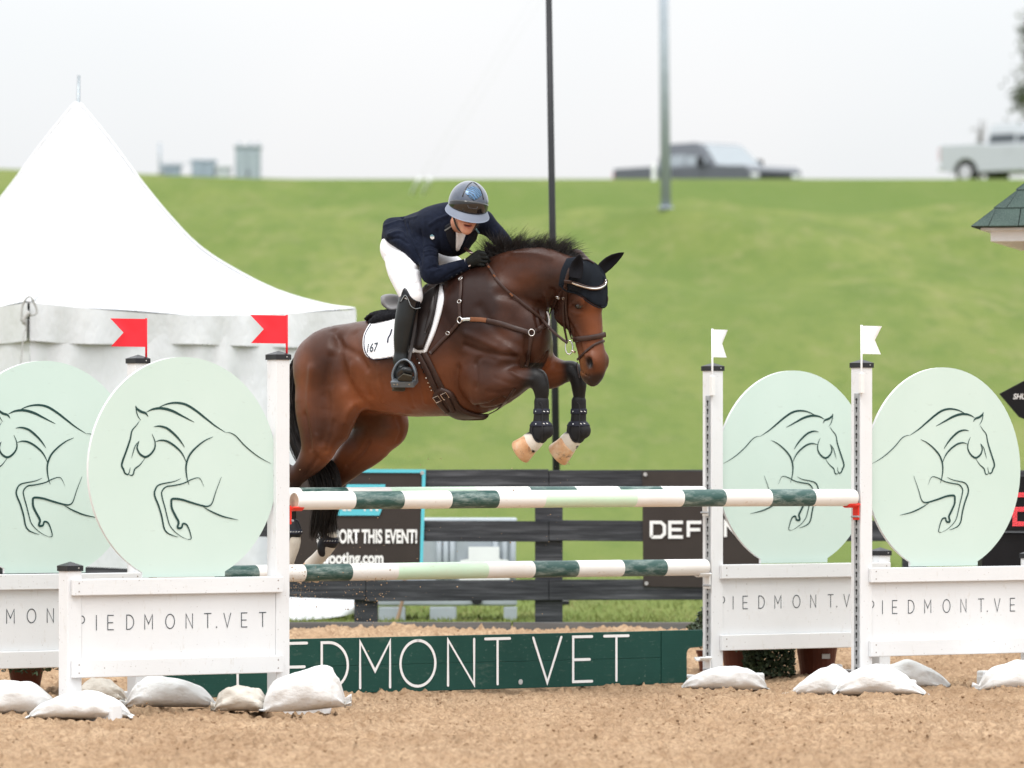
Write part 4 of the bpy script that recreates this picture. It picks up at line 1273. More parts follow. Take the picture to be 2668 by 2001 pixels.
cup('white cup under the notched right end of the green plank', RR, -HP - 0.014, -0.03, 0.215, -1, M['white_plastic'], 'white jump cups')

# ------------------------------------------------------------------ sand kicked up by the hind feet
rg = np.random.default_rng(8)
n_ = 520
gx = np.concatenate([rg.normal(775, 32, 230), rg.normal(965, 40, 150), rg.uniform(740, 1500, 140)])
gy = np.concatenate([rg.normal(1528, 26, 230), rg.normal(1560, 50, 150), rg.uniform(1180, 1640, 140)])
gY = rg.uniform(31.6, 33.6, n_)
GP = np.stack([(gx - CX) * gY / F, gY, CAMH - (gy - HY) * gY / F], -1)
GS = 0.0012 + 0.0045 * rg.random(n_) ** 4
GV = (iv[None] * (1 + rg.uniform(-.3, .3, (n_, len(iv), 1))) * GS[:, None, None] + GP[:, None]).reshape(-1, 3)
GF = (jf[None] + (np.arange(n_) * len(iv))[:, None, None]).reshape(-1, 3)
tag(np_mesh('flying_sand', GV, GF, M['sand'], False), 'grains of sand thrown up by the hind hooves', kind='stuff')

# ------------------------------------------------------------------ plank
t = NT('dark_green_plank')
c = t.ramp(t.noise(1.8, 4), [(0.3, (0.010, 0.050, 0.040)), (0.7, (0.014, 0.066, 0.052))])
c = t.mix(t.ramp(t.noise(55, 6, 0.75, (0.6, 1, 1)), [(0.62, 0.0), (0.78, 0.75)]), c, (0.32, 0.38, 0.33))
c = t.mix(t.ramp(t.noise(7, 6, 0.75, (0.5, 1, 1.5)), [(0.58, 0.0), (0.8, 0.35)]), c, (0.22, 0.25, 0.2))
t.set('Base Color', c).set('Roughness', 0.55).set('Specular IOR Level', 0.18)
t.bump(t.noise(14, 5, 0.6, (0.3, 1, 6)), 0.2, 0.004)
M['plank'] = t.m
PO = -0.03
u0 = to_plane(400, 1700, RL, PO)[0]
ue = to_plane(1826, 1700, RL, PO)[0]; un = to_plane(1785, 1700, RL, PO)[0]
ut = to_plane(1719, 1700, RL, PO)[0]
pl = thing('name_plank', 'dark green plank with large white capitals standing on the sand', 'plank', wloc(RL, 0, PO, 0), TH)
z0, zm, z1 = 0.025, 0.1835, 0.345
MB().prism([(u0, z0), (ut - 0.002, z0), (ut - 0.002, zm - 0.0002), (u0, zm - 0.0002)], -0.014, 0.014).build('board', M['plank'], pl, bevel=0.003)
MB().prism([(u0, zm + 0.0002), (ut - 0.002, zm + 0.0002), (ut - 0.002, z1), (u0, z1)], -0.014, 0.014).build('board', M['plank'], pl, bevel=0.003)
MB().prism([(ut + 0.001, z0 + 0.004), (un, z0 + 0.004), (un, 0.21), (un + 0.012, 0.232), (un + 0.03, 0.238), (ue, 0.245), (ue + 0.004, z1 - 0.02), (ue, z1 + 0.001), (ut + 0.001, z1 + 0.001)], -0.018, 0.018).build('end_board', M['plank'], pl, bevel=0.003)
mb = MB()
hh = 0.266
for ch, a, b in (('P', 615, 668), ('I', 700, 700), ('E', 745, 795), ('D', 834, 902), ('M', 934, 1012), ('O', 1039, 1130), ('N', 1163, 1231), ('T', 1260, 1324), ('.', 1352, 1352), ('V', 1385, 1458), ('E', 1489, 1538), ('T', 1570, 1633)):
    ua, ub = to_plane(a, 1700, RL, PO)[0], to_plane(b, 1700, RL, PO)[0]
    wd, S_ = STROKES[ch]
    mb = MB()
    for i, s in enumerate(S_):
        ribbon(mb, [(ua + (p[0] / wd if wd else 0) * (ub - ua), 0.055 + p[1] * hh) for p in s], 0.0165 * (2.0 if ch == '.' else 1), -0.0165 - 0.0003 * i)
    mb.build('letter', M['print_white'], pl)

# ------------------------------------------------------------------ sandbags
t = NT('white_sandbag_cloth')
c = t.ramp(t.noise(4, 4), [(0.3, (0.66, 0.655, 0.645)), (0.7, (0.74, 0.74, 0.735))])
c = t.mix(t.ramp(t.noise(13, 5, 0.7), [(0.58, 0.0), (0.75, 0.35)]), c, (0.50, 0.41, 0.31))
t.set('Base Color', c).set('Roughness', 0.75)
t.bump(t.noise(6, 6, 0.62, (1.2, 2.5, 2.2)), 0.5, 0.03)
M['bag'] = t.m
t = NT('grey_sandbag_cloth')
c = t.ramp(t.noise(4, 4), [(0.3, (0.42, 0.38, 0.33)), (0.7, (0.60, 0.56, 0.50))])
t.set('Base Color', c).set('Roughness', 0.8)
t.bump(t.noise(7, 6, 0.62, (1.2, 2.5, 2.2)), 0.6, 0.03)
M['bag2'] = t.m
def sandbag(label, px0, px1, py_top, py_bot, Y, hang=0.0, tie=0, mat='bag', seed=0, seam=True, skew=0.0, rz=0.0, depth=0.20):
    """soft filled bag; its ends sag by hang; tie -1/+1 gathers an end"""
    r = np.random.default_rng(seed)
    A, B = at(px0, py_bot, Y), at(px1, py_bot, Y)
    L = (B.x - A.x); H = (py_bot - py_top) * Y / F * 1.0
    L *= 1.10
    nu, nv = 56, 36
    U = np.linspace(-1, 1, nu + 1)[:, None] * np.ones((1, nv))
    A_ = np.linspace(0, 2 * PI, nv, endpoint=False)[None, :] * np.ones((nu + 1, 1))
    e_ = np.abs(np.clip(U + 0.22 * (r.random() - .5) * 2 * (1 - U * U), -1, 1))
    prof = (1 - e_ ** 3.8) ** 0.5
    prof = np.maximum(prof, 0.02)
    if tie:
        w = np.clip((U * tie - 0.70) / 0.30, 0, 1)
        tie_prof = np.where(U * tie > 0.70, np.interp(U * tie, [0.70, 0.80, 0.86, 0.92, 1.0], [1.0, 0.52, 0.20, 0.30, 0.36]), 1.0)
        prof = np.where(U * tie > 0.60, np.interp(U * tie, [0.6, 0.72, 0.80, 0.86, 0.93, 1.0], [0.86, 0.70, 0.42, 0.17, 0.26, 0.30]), prof)
    pk = r.uniform(-.28, .28)
    top = H * (1 - hang * np.clip(np.abs(U - pk), 0, 1.2) ** 1.6) * (1 + 0.10 * (fbm(U * 2.2 + seed * 7, A_ * 0 + seed, 2) - .5))
    a = np.sign(np.cos(A_)) * np.abs(np.cos(A_)) ** 0.8
    b = np.sign(np.sin(A_)) * np.abs(np.sin(A_)) ** 0.8
    wr = 0.012 * np.sin(A_ * 7 + 5 * fbm(U * 2 + seed, A_ * 1.2, 2)) * (e_ ** 3) + 0.034 * (fbm(U * 2.6 + seed * 3, np.cos(A_) * 1.6 + np.sin(A_) * 1.1 + 4, 2) - 0.5)
    if tie: wr = wr + 0.010 * np.sin(A_ * 9 + seed) * np.clip((U * tie - 0.35) / 0.4, 0, 1) * np.clip(1.15 - U * tie, 0, 1)
    fold = np.abs(np.sin(A_ * 3.5 + 2.2 * U + seed * 1.3 + 2 * fbm(U * 3, A_, 2)))
    wr = wr - 0.026 * (1 - fold) ** 4 * np.clip(e_ - 0.15, 0, 1)
    hw = depth / 2
    x = U * L / 2
    y = a * (hw * prof + wr) * 1.2
    z = top * np.maximum(prof, .12) * 0.5 * (1 + b) + np.where(b > -.3, wr, 0) * 0.8 + skew * U * H
    # lies flat on the ground
    z = np.where(z < 0.0, z * 0.15, z)
    V = np.stack([x, y, z], -1)
    V = np.concatenate([V.reshape(-1, 3), [[-L / 2, 0, V[0, :, 2].mean()], [L / 2, 0, V[-1, :, 2].mean()]]])
    i = (np.arange(nu)[:, None] * nv + np.arange(nv)[None, :]); j = (np.arange(nu)[:, None] * nv + (np.arange(nv)[None, :] + 1) % nv)
    Fq = np.stack([i, j, j + nv, i + nv], -1).reshape(-1, 4)
    k = np.arange(nv)
    me_f = Fq.tolist() + [((q_ + 1) % nv, q_, len(V) - 2) for q_ in k.tolist()] + [(nu * nv + q_, nu * nv + (q_ + 1) % nv, len(V) - 1) for q_ in k.tolist()]
    c_ = (A + B) / 2
    gz_ = float(sand_height(np.array([c_.x]), np.array([Y]))[0])
    o = thing('sandbag', label, 'sandbag', (c_.x, Y, max(gz_, A.z) - 0.012), rz, group='sandbags weighing down the standards')
    b_ = mesh('sack', V.tolist(), me_f, M[mat], o, True)
    if seam:
        for sg in (-1, 1):
            if sg == tie: continue
            ze = float(np.interp(0.97, np.linspace(-1, 1, nu + 1), z[:, 0])) if sg > 0 else float(z[1, 0])
            mb = MB()
            n = 12
            v = []
            for q_ in range(n + 1):
                yy = (q_ / n - 0.5) * depth * 1.0
                v += [(sg * L * 0.475, yy, ze + 0.004), (sg * (L * 0.52 + 0.008 * math.sin(q_ * 1.7 + seed)), yy * 1.05, max(ze - 0.018 + 0.008 * math.sin(q_ * 2.1), 0.006))]
            f = [(2 * q_, 2 * q_ + 1, 2 * q_ + 3, 2 * q_ + 2) for q_ in range(n)]
            v2 = [(p[0], p[1], p[2] + 0.004) for p in v]
            mesh('seam', v + v2, f + [tuple(reversed([i_ + len(v) for i_ in q2])) for q2 in f], M[mat], o, True)
    if tie:
        xt = tie * L / 2 * 0.86
        zt = float(np.interp(0.86 * tie, np.linspace(-1, 1, nu + 1), z.mean(1)))
        MB().tube([(xt, 0.022 * math.cos(k_ * PI / 6), zt + 0.022 * math.sin(k_ * PI / 6)) for k_ in range(13)], 0.005, 6, caps=False).build('tie', M['bag2'], o, smooth=True)
    return o
sandbag('plump white sandbag lying highest against the front left post, tied at its right', 694, 905, 1736, 1846, 30.15, 0.12, 1, 'bag', 1, skew=0.12, depth=0.26)
sandbag('small grey beige sandbag gathered at its left, beside the front left post', 556, 690, 1782, 1846, 30.25, 0.1, -1, 'bag2', 2, depth=0.22)
sandbag('long white sandbag draped over the foot left of the small beige one', 322, 552, 1752, 1836, 30.9, 0.5, -1, 'bag', 3, depth=0.25)
sandbag('dull grey sandbag under the front left panel, behind the long white one', 205, 325, 1757, 1826, 31.55, 0.3, 0, 'bag2', 4, depth=0.22)
sandbag('white sandbag draped over the outer foot of the front left standard', 88, 330, 1790, 1866, 29.75, 0.45, 0, 'bag', 5, depth=0.24)
sandbag('white sandbag at the far left edge under the rear left panel', -60, 145, 1762, 1856, 30.35, 0.4, 0, 'bag', 6, depth=0.3)
sandbag('white sandbag at the foot of the rear right post beside the green plank', 1785, 1988, 1738, 1806, 33.85, 0.42, 0, 'bag', 7, depth=0.26)
sandbag('white sandbag draped left of the front right post', 2056, 2228, 1736, 1814, 33.0, 0.62, 0, 'bag', 8, depth=0.24)
sandbag('white sandbag draped right over the front foot of the front right post', 2188, 2402, 1741, 1820, 32.75, 0.55, 0, 'bag', 9, depth=0.26)
sandbag('white sandbag behind the front right post under the panel', 2268, 2470, 1716, 1792, 34.0, 0.4, -1, 'bag', 10, depth=0.24)
sandbag('white sandbag gathered at its left, cut by the right edge', 2545, 2760, 1722, 1802, 33.6, 0.2, -1, 'bag', 12, depth=0.3)
# ================================================================== signed distance modelling
try:
    import openvdb as vdb
except Exception:
    import pyopenvdb as vdb
FAR = 0.12
class Field:
    def __init__(self, lo, hi, h):
        self.lo = np.array(lo, float); self.h = h
        self.n = np.ceil((np.array(hi) - self.lo) / h).astype(int) + 1
        self.D = np.full(self.n, FAR, np.float32)
    def box(self, lo, hi):
        a = np.clip(np.floor((np.array(lo) - self.lo) / self.h).astype(int), 0, self.n)
        b = np.clip(np.ceil((np.array(hi) - self.lo) / self.h).astype(int) + 1, 0, self.n)
        return a, b
    def coords(self, a, b):
        g = [self.lo[k] + self.h * np.arange(a[k], b[k]) for k in range(3)]
        return g[0][:, None, None].astype(np.float32), g[1][None, :, None].astype(np.float32), g[2][None, None, :].astype(np.float32)
    def blend(self, a, b, T, k, sub=False):
        s = tuple(slice(a[i], b[i]) for i in range(3))
        D = self.D[s]
        if sub:
            h_ = np.maximum(k - np.abs(-T - D), 0) / max(k, 1e-6)
            R = np.maximum(D, -T) + h_ * h_ * k * 0.25
            self.D[s] = np.where(T < FAR * 0.95, R, D)
            return
        if k > 0:
            h_ = np.maximum(k - np.abs(T - D), 0) / k
            R = np.minimum(T, D) - h_ * h_ * k * 0.25
        else:
            R = np.minimum(T, D)
        self.D[s] = np.where(T < FAR * 0.95, R, D)
    def tube(self, pts, side, k=0.05, sub=False):
        """pts: list of (p, r_side, r_other); elliptical sections, side = world direction of r_side"""
        P = [np.array(p[0], float) for p in pts]; RS = [p[1] for p in pts]; RO = [p[2] for p in pts]
        m = max(max(RS), max(RO)) + FAR
        A = np.array(P)
        a0, b0 = self.box(A.min(0) - m, A.max(0) + m)
        if np.any(b0 <= a0): return
        T = np.full(b0 - a0, FAR, np.float32)
        side = np.array(side, float)
        for i in range(len(P) - 1):
            p, q = P[i], P[i + 1]
            ax = q - p; L = np.linalg.norm(ax)
            if L < 1e-6: continue
            ax = ax / L
            u = side - ax * side.dot(ax); u /= np.linalg.norm(u)
            v = np.cross(ax, u)
            mm = max(RS[i], RS[i + 1], RO[i], RO[i + 1]) + FAR
            a, b = self.box(np.minimum(p, q) - mm, np.maximum(p, q) + mm)
            if np.any(b <= a): continue
            X, Y, Z = self.coords(a, b)
            X = X - p[0]; Y = Y - p[1]; Z = Z - p[2]
            t = X * ax[0] + Y * ax[1] + Z * ax[2]
            tc_ = np.clip(t, 0, L); dt = t - tc_
            f_ = tc_ / L
            rs = RS[i] + (RS[i + 1] - RS[i]) * f_; ro = RO[i] + (RO[i + 1] - RO[i]) * f_
            du = X * u[0] + Y * u[1] + Z * u[2]; dv = X * v[0] + Y * v[1] + Z * v[2]
            ra = np.minimum(rs, ro)
            k0 = np.sqrt((du / rs) ** 2 + (dv / ro) ** 2 + (dt / ra) ** 2)
            k1 = np.sqrt((du / rs ** 2) ** 2 + (dv / ro ** 2) ** 2 + (dt / ra ** 2) ** 2) + 1e-9
            d = np.clip(k0 * (k0 - 1) / k1, -1, FAR)
            d = np.where(k0 < 1e-4, -ra, d)
            s = tuple(slice(a[j] - a0[j], b[j] - a0[j]) for j in range(3))
            T[s] = np.minimum(T[s], d)
        self.blend(a0, b0, T, k, sub)
    def ell(self, c, r, axes=None, k=0.04, sub=False):
        c = np.array(c, float)
        m = max(r) + FAR
        a, b = self.box(c - m, c + m)
        if np.any(b <= a): return
        X, Y, Z = self.coords(a, b)
        X = X - c[0]; Y = Y - c[1]; Z = Z - c[2]
        if axes is None: U = [X, Y, Z]
        else: U = [X * e[0] + Y * e[1] + Z * e[2] for e in axes]
        k0 = np.sqrt(sum((U[i] / r[i]) ** 2 for i in range(3)))
        k1 = np.sqrt(sum((U[i] / r[i] ** 2) ** 2 for i in range(3))) + 1e-9
        d = np.clip(k0 * (k0 - 1) / k1, -1, FAR)
        self.blend(a, b, np.broadcast_to(d, b - a), k, sub)
    def mesh(self, smooth=3):
        g = vdb.FloatGrid(FAR)
        g.copyFromArray(np.ascontiguousarray(self.D, dtype=np.float32))
        pts, tris, quads = g.convertToPolygons(isovalue=0.0, adaptivity=0.0)
        V = pts.astype(np.float64) * self.h + self.lo
        Fc = quads[:, ::-1] if len(quads) else np.zeros((0, 4), int)
        # largest island only
        V, Fc = largest(V, Fc, tris)
        c_ = V.mean(0); A_, B_, C_ = V[Fc[:, 0]] - c_, V[Fc[:, 1]] - c_, V[Fc[:, 2]] - c_
        if np.einsum('ij,ij->i', A_, np.cross(B_, C_)).sum() < 0: Fc = Fc[:, ::-1]
        return laplace(V, Fc, smooth), Fc
def largest(V, Q, T):
    n = len(V); lab = np.arange(n)
    E = np.concatenate([Q[:, [0, 1]], Q[:, [1, 2]], Q[:, [2, 3]], Q[:, [3, 0]]])
    for _ in range(400):
        m = np.minimum(lab[E[:, 0]], lab[E[:, 1]])
        new = lab.copy()
        np.minimum.at(new, E[:, 0], m); np.minimum.at(new, E[:, 1], m)
        new = new[new]
        if np.array_equal(new, lab): break
        lab = new
    ids, cnt = np.unique(lab, return_counts=True)
    keep = lab == ids[cnt.argmax()]
    idx = np.cumsum(keep) - 1
    return V[keep], idx[Q[keep[Q[:, 0]]]]
def laplace(V, Q, it, lam=0.5):
    n = len(V)
    E = np.concatenate([Q[:, [0, 1]], Q[:, [1, 2]], Q[:, [2, 3]], Q[:, [3, 0]]])
    deg = np.bincount(E[:, 0], minlength=n)[:, None].astype(float); deg[deg == 0] = 1
    for i in range(it * 2):
        S = np.stack([np.bincount(E[:, 0], V[E[:, 1], k], n) for k in range(3)], -1) / deg
        l = lam if i % 2 == 0 else -lam * 1.03
        V = V + (S - V) * l
    return V
def normals(V, Q):
    N = np.cross(V[Q[:, 2]] - V[Q[:, 0]], V[Q[:, 3]] - V[Q[:, 1]])
    O = np.zeros_like(V)
    for k in range(4):
        for j in range(3): O[:, j] += np.bincount(Q[:, k], N[:, j], len(V))
    return O / (np.linalg.norm(O, axis=1)[:, None] + 1e-12)
def dist_poly(V, pts):
    """distance of every vertex to a polyline"""
    P = np.array([list(p) for p in pts]); d = np.full(len(V), 9.0); tt = np.zeros(len(V))
    lo, hi = P.min(0) - 0.12, P.max(0) + 0.12
    k = np.where(np.all((V > lo) & (V < hi), 1))[0]
    if len(k) == 0: return d
    W = V[k]; dd = np.full(len(k), 9.0)
    for i in range(len(P) - 1):
        a = P[i]; ab = P[i + 1] - a
        t = np.clip(((W - a) @ ab) / (ab @ ab + 1e-12), 0, 1)
        dd = np.minimum(dd, np.linalg.norm(W - a - t[:, None] * ab, axis=1))
    d[k] = dd
    return d
def tubecat(pts, n=5):
    """smooth a chain of (p, rs, ro)"""
    A = [(*p[0], p[1], p[2]) for p in pts]
    return [((q[0], q[1], q[2]), max(q[3], .004), max(q[4], .004)) for q in catmull(A, n)]
def col_attr(o, C, name='Col'):
    a = o.data.color_attributes.new(name, 'FLOAT_COLOR', 'POINT')
    a.data.foreach_set('color', np.concatenate([C, np.ones((len(C), 1))], 1).astype(np.float32).ravel())
def proj(V):
    V = np.asarray(V)
    return CX + F * V[:, 0] / V[:, 1], HY - F * (V[:, 2] - CAMH) / V[:, 1]
def sstep(a, b, x):
    t = np.clip((x - a) / (b - a), 0, 1)
    return t * t * (3 - 2 * t)
# ================================================================== the horse
YAW = math.radians(33.6)
HF = np.array([math.cos(YAW), -math.sin(YAW), 0])          # the way the horse goes
HL = np.array([-math.sin(YAW), -math.cos(YAW), 0])         # its right side, towards us
_o0 = np.array(at(1100, 950, 32.62))
def hp(px, py, lat=0.0):
    """pixel on the upright plane lat metres to the horse's right of its middle"""
    d = np.array([(px - CX) / F, 1.0, -(py - HY) / F]); o = np.array([0, 0, CAMH])
    k = (lat - (o - _o0) @ HL) / (d @ HL)
    return o + d * k
S_ = 32.5 / F          # metres per photo pixel at the horse
def ch(rows):          # (px, py, lat, r_lat [m], r_px)
    return tubecat([(hp(a, b, c), d, e * S_) for a, b, c, d, e in rows])

H = Field((-1.75, 31.2, 0.35), (0.85, 33.9, 2.75), 0.0095)
# trunk
H.tube(ch([(852, 952, 0, .215, 84), (917, 955, 0, .262, 112), (980, 952, 0, .272, 121), (1040, 952, 0, .285, 131), (1100, 940, 0, .288, 147),
           (1160, 920, 0, .270, 166), (1220, 907, 0, .235, 176), (1285, 905, 0, .215, 158), (1335, 905, 0, .190, 122), (1368, 903, 0, .155, 84)]), HL, 0.03)
# withers ridge
H.tube(ch([(1080, 815, 0, .06, 20), (1140, 762, 0, .05, 18), (1190, 730, 0, .05, 18), (1240, 712, 0, .05, 24)]), HL, 0.12)
# neck
H.tube(ch([(1255, 830, 0, .185, 150), (1318, 778, .01, .150, 121), (1368, 743, .03, .122, 98), (1412, 722, .06, .100, 78), (1458, 717, .10, .085, 60), (1492, 715, .13, .078, 44)]), HL, 0.09)
H.tube(ch([(1225, 760, .06, .11, 55), (1285, 800, .085, .11, 62), (1345, 830, .08, .10, 52), (1385, 850, .05, .08, 42)]), HL, 0.10)
H.ell(hp(1275, 790, .115), (.15, .10, .14), (HF, HL, (0, 0, 1)), 0.12)
# chest muscles
H.ell(hp(1388, 880, .075), (.085, .095, .15), (HF, HL, (0, 0, 1)), 0.06)
H.ell(hp(1398, 885, -.085), (.08, .09, .14), (HF, HL, (0, 0, 1)), 0.05)
# near shoulder, triceps
H.tube(ch([(1205, 800, .13, .085, 62), (1260, 870, .17, .085, 66), (1318, 925, .165, .085, 56)]), HL, 0.08)
H.ell(hp(1262, 985, .165), (.15, .085, .15), (HF, HL, (0, 0, 1)), 0.07)
# croup and near thigh
H.ell(hp(862, 945, .12), (.20, .15, .19), (HF, HL, (0, 0, 1)), 0.08)
H.ell(hp(862, 945, -.12), (.20, .15, .19), (HF, HL, (0, 0, 1)), 0.08)
H.tube(ch([(845, 985, .145, .125, 82), (838, 1060, .165, .118, 77), (836, 1122, .175, .105, 60), (831, 1162, .18, .09, 50), (812, 1198, .18, .07, 38), (790, 1224, .18, .055, 28),
           (770, 1246, .18, .047, 24), (759, 1272, .18, .040, 20), (757, 1310, .18, .034, 17), (757, 1350, .18, .031, 15.5), (760, 1382, .18, .034, 17), (765, 1404, .18, .040, 20), (764, 1425, .18, .036, 18), (757, 1448, .18, .034, 16), (748, 1466, .18, .040, 18)]), HL, 0.06)
H.tube(ch([(762, 1236, .18, .028, 14), (741, 1212, .18, .024, 12), (746, 1222, .18, .02, 9)]), HL, 0.04)     # point of hock
H.tube(ch([(905, 1030, .17, .08, 42), (898, 1075, .175, .075, 36), (880, 1120, .18, .07, 34)]), HL, 0.08)       # stifle
# far hind
H.tube(ch([(900, 985, -.13, .12, 85), (950, 1040, -.155, .115, 82), (988, 1088, -.17, .105, 72), (966, 1146, -.175, .088, 64), (925, 1186, -.175, .072, 52), (886, 1228, -.175, .057, 38),
           (858, 1264, -.175, .048, 28), (846, 1290, -.175, .043, 22), (848, 1318, -.175, .036, 18), (855, 1350, -.175, .032, 16), (860, 1380, -.175, .034, 17), (859, 1410, -.175, .042, 21.5), (846, 1436, -.175, .037, 19), (826, 1458, -.175, .037, 18), (812, 1474, -.175, .043, 21)]), HL, 0.05)
H.ell(hp(1028, 1112, -.185), (.075, .075, .10), (HF, HL, (0, 0, 1)), 0.07)
H.tube(ch([(852, 1275, -.175, .028, 14), (826, 1262, -.175, .022, 11)]), HL, 0.04)
# near fore
H.tube(ch([(1258, 1000, .17, .085, 60), (1292, 1005, .185, .085, 51), (1330, 996, .19, .070, 39), (1362, 986, .19, .056, 28), (1388, 986, .19, .052, 25.5), (1405, 999, .19, .048, 24), (1411, 1020, .19, .042, 20.5),
           (1411, 1045, .19, .035, 16.5), (1411, 1080, .19, .032, 15.5), (1412, 1105, .19, .034, 17), (1411, 1124, .19, .041, 21), (1402, 1136, .19, .042, 23), (1391, 1147, .19, .046, 26), (1382, 1154, .19, .050, 27)]), HL, 0.045)
H.ell(hp(1400, 983, .19), (.05, .045, .045), (HF, HL, (0, 0, 1)), 0.03)
# far fore
H.tube(ch([(1375, 945, -.10, .085, 55), (1410, 965, -.13, .080, 48), (1440, 971, -.14, .070, 41), (1468, 969, -.14, .056, 29), (1490, 967, -.14, .052, 26), (1503, 980, -.14, .047, 23), (1508, 1002, -.14, .041, 20.5),
           (1509, 1035, -.14, .035, 16.5), (1508, 1080, -.14, .032, 15.5), (1508, 1102, -.14, .034, 17), (1507, 1122, -.14, .041, 21), (1499, 1136, -.14, .042, 23), (1489, 1147, -.14, .046, 26), (1480, 1156, -.14, .050, 27)]), HL, 0.045)
# ---- head in its own frame
PSI = math.radians(44)
hF = np.array([math.cos(PSI), -math.sin(PSI), 0.0]); hL = np.array([-math.sin(PSI), -math.cos(PSI), 0.0])
HO = np.array(at(1508, 683, 32.02)); HE = np.array(at(1549, 985, 31.97))
hA = (HE - HO); hlen = np.linalg.norm(hA); hA = hA / hlen
hF = hF - hA * (hF @ hA); hF /= np.linalg.norm(hF)
hL = np.cross(hA, hF); hL = hL if hL[1] < 0 else -hL
def hd(s, f, l=0.0): return HO + hA * s + hF * f + hL * l
rows = [(-.02, -.03, .060, .070), (.05, -.025, .090, .112), (.12, -.022, .106, .138), (.19, -.030, .108, .152), (.26, -.034, .094, .150), (.33, -.018, .080, .122), (.41, -.004, .067, .097), (.49, .004, .061, .086),
        (.555, .006, .066, .086), (.60, .002, .064, .080), (.64, -.006, .055, .064), (.668, -.014, .040, .042)]
H.tube(tubecat([(hd(s, f), w, d) for s, f, w, d in rows], 4), hL, 0.05)
for sg in (1, -1):
    H.ell(hd(.235, -.105, sg * .056), (.115, .088, .036), (hA, hF, hL), 0.035)       # cheek
    H.ell(hd(.220, .055, sg * .094), (.045, .042, .024), (hA, hF, hL), 0.03)          # brow
    H.ell(hd(.36, -.045, sg * .05), (.12, .012, .012), (hA, hF, hL), 0.03)            # cheek ridge
    H.ell(hd(.570, .042, sg * .050), (.045, .034, .025), (hA, hF, hL), 0.03)            # nostril flare
    H.ell(hd(.580, .038, sg * .076), (.034, .024, .032), (hA, hF, hL), 0.008, sub=True)
    H.ell(hd(.255, .045, sg * .112), (.017, .026, .015), (hA, hF, hL), 0.014, sub=True)   # eye socket
H.ell(hd(.635, -.045), (.038, .036, .042), (hA, hF, hL), 0.03)                         # chin
H.tube([(hd(.595, -.075), .07, .004), (hd(.632, -.02), .07, .004), (hd(.652, .012), .06, .003)], hL, 0.008, sub=True)  # mouth
HV, HQ = H.mesh(2)

# creases and ridges: pixels on the near surface, width, depth
def bvh_of(V, Q): return BVHTree.FromPolygons([tuple(v) for v in V], [tuple(q) for q in Q])
BH = bvh_of(HV, HQ)
def hit(px, py, bv=None, dmax=60):
    o, d = ray(px, py)
    loc, nrm, i, dist = (bv or BH).ray_cast(o, d.normalized(), dmax)
    if loc is None: return None, None
    if nrm.dot(d) > 0: nrm = -nrm
    return loc, nrm
def surf(pts, bv=None):
    out = []
    for p in pts:
        l, n = hit(*p, bv)
        if l is not None: out.append(l)
    return out
CREASE = [
 ([(870, 862), (890, 900), (930, 925), (955, 960)], .022, -.008), ([(925, 870), (940, 930), (945, 985), (960, 1030)], .03, -.006),
 ([(985, 945), (990, 1000), (1000, 1050)], .014, .003), ([(1090, 950), (1098, 1000), (1108, 1050)], .012, .003), ([(1060, 960), (1066, 1010), (1076, 1060)], .012, -.003),
 ([(1210, 900), (1250, 915), (1300, 925), (1345, 930)], .016, -.008), ([(1215, 870), (1250, 885), (1290, 905)], .02, .006),
 ([(1330, 905), (1350, 930), (1352, 948)], .012, .004), ([(1270, 1020), (1300, 1025), (1328, 1018)], .013, -.003),
 ([(795, 1080), (806, 1130), (808, 1170)], .016, -.006), ([(870, 1100), (862, 1140), (850, 1175)], .014, -.006),
 ([(960, 1150), (940, 1180), (905, 1215)], .012, -.006), ([(1035, 1090), (1045, 1120), (1035, 1150)], .012, -.005),
 ([(1240, 947), (1248, 935), (1262, 930), (1290, 938)], .014, -.004), ([(1240, 950), (1243, 985), (1240, 1010)], .014, -.004),
 ([(1192, 960), (1188, 1000), (1205, 1040), (1235, 1062)], .022, -.010),
 ([(1236, 1062), (1275, 1055), (1310, 1040)], .018, -.012),
 ([(1330, 968), (1360, 985), (1385, 990)], .010, .005), ([(1290, 985), (1330, 1000), (1356, 1000)], .012, -.002),
 ([(880, 880), (885, 940), (905, 1000), (930, 1040)], .035, -.016), ([(930, 1045), (905, 1075), (898, 1100)], .02, .008),
 ([(860, 930), (850, 1010), (852, 1090), (842, 1150)], .030, -.011), ([(812, 960), (806, 1040), (815, 1120), (822, 1170)], .026, .008),
 ([(826, 1135), (832, 1160), (838, 1190)], .012, .006), ([(830, 1192), (812, 1215), (795, 1240)], .012, -.007),
 ([(1440, 760), (1445, 800), (1432, 812)], .02, -.012), ([(1405, 790), (1410, 820), (1414, 845)], .012, -.008), ([(1420, 770), (1425, 800), (1420, 830)], .010, .006),
 ([(1395, 800), (1398, 835), (1405, 862)], .009, -.006),
 ([(1300, 765), (1340, 772), (1370, 785), (1405, 805)], .03, -.008), ([(1250, 800), (1290, 860), (1330, 890), (1365, 905)], .03, -.006),
 ([(1370, 880), (1372, 920), (1378, 945)], .016, -.012), ([(1340, 660), (1390, 662), (1440, 672)], .02, .006),
 ([(1425, 922), (1415, 940), (1395, 955)], .016, -.010),
 ([(950, 1062), (1000, 1068), (1060, 1075)], .03, .006), ([(905, 1015), (915, 985), (918, 950)], .02, .006),
 ([(1500, 850), (1515, 880), (1525, 920), (1530, 950)], .010, .004), ([(1478, 830), (1492, 860), (1500, 900)], .012, -.006),
 ([(1486, 797), (1496, 790), (1510, 793), (1520, 804)], .007, .006), ([(1488, 812), (1502, 819), (1516, 817)], .006, .004),
]
HN = normals(HV, HQ)
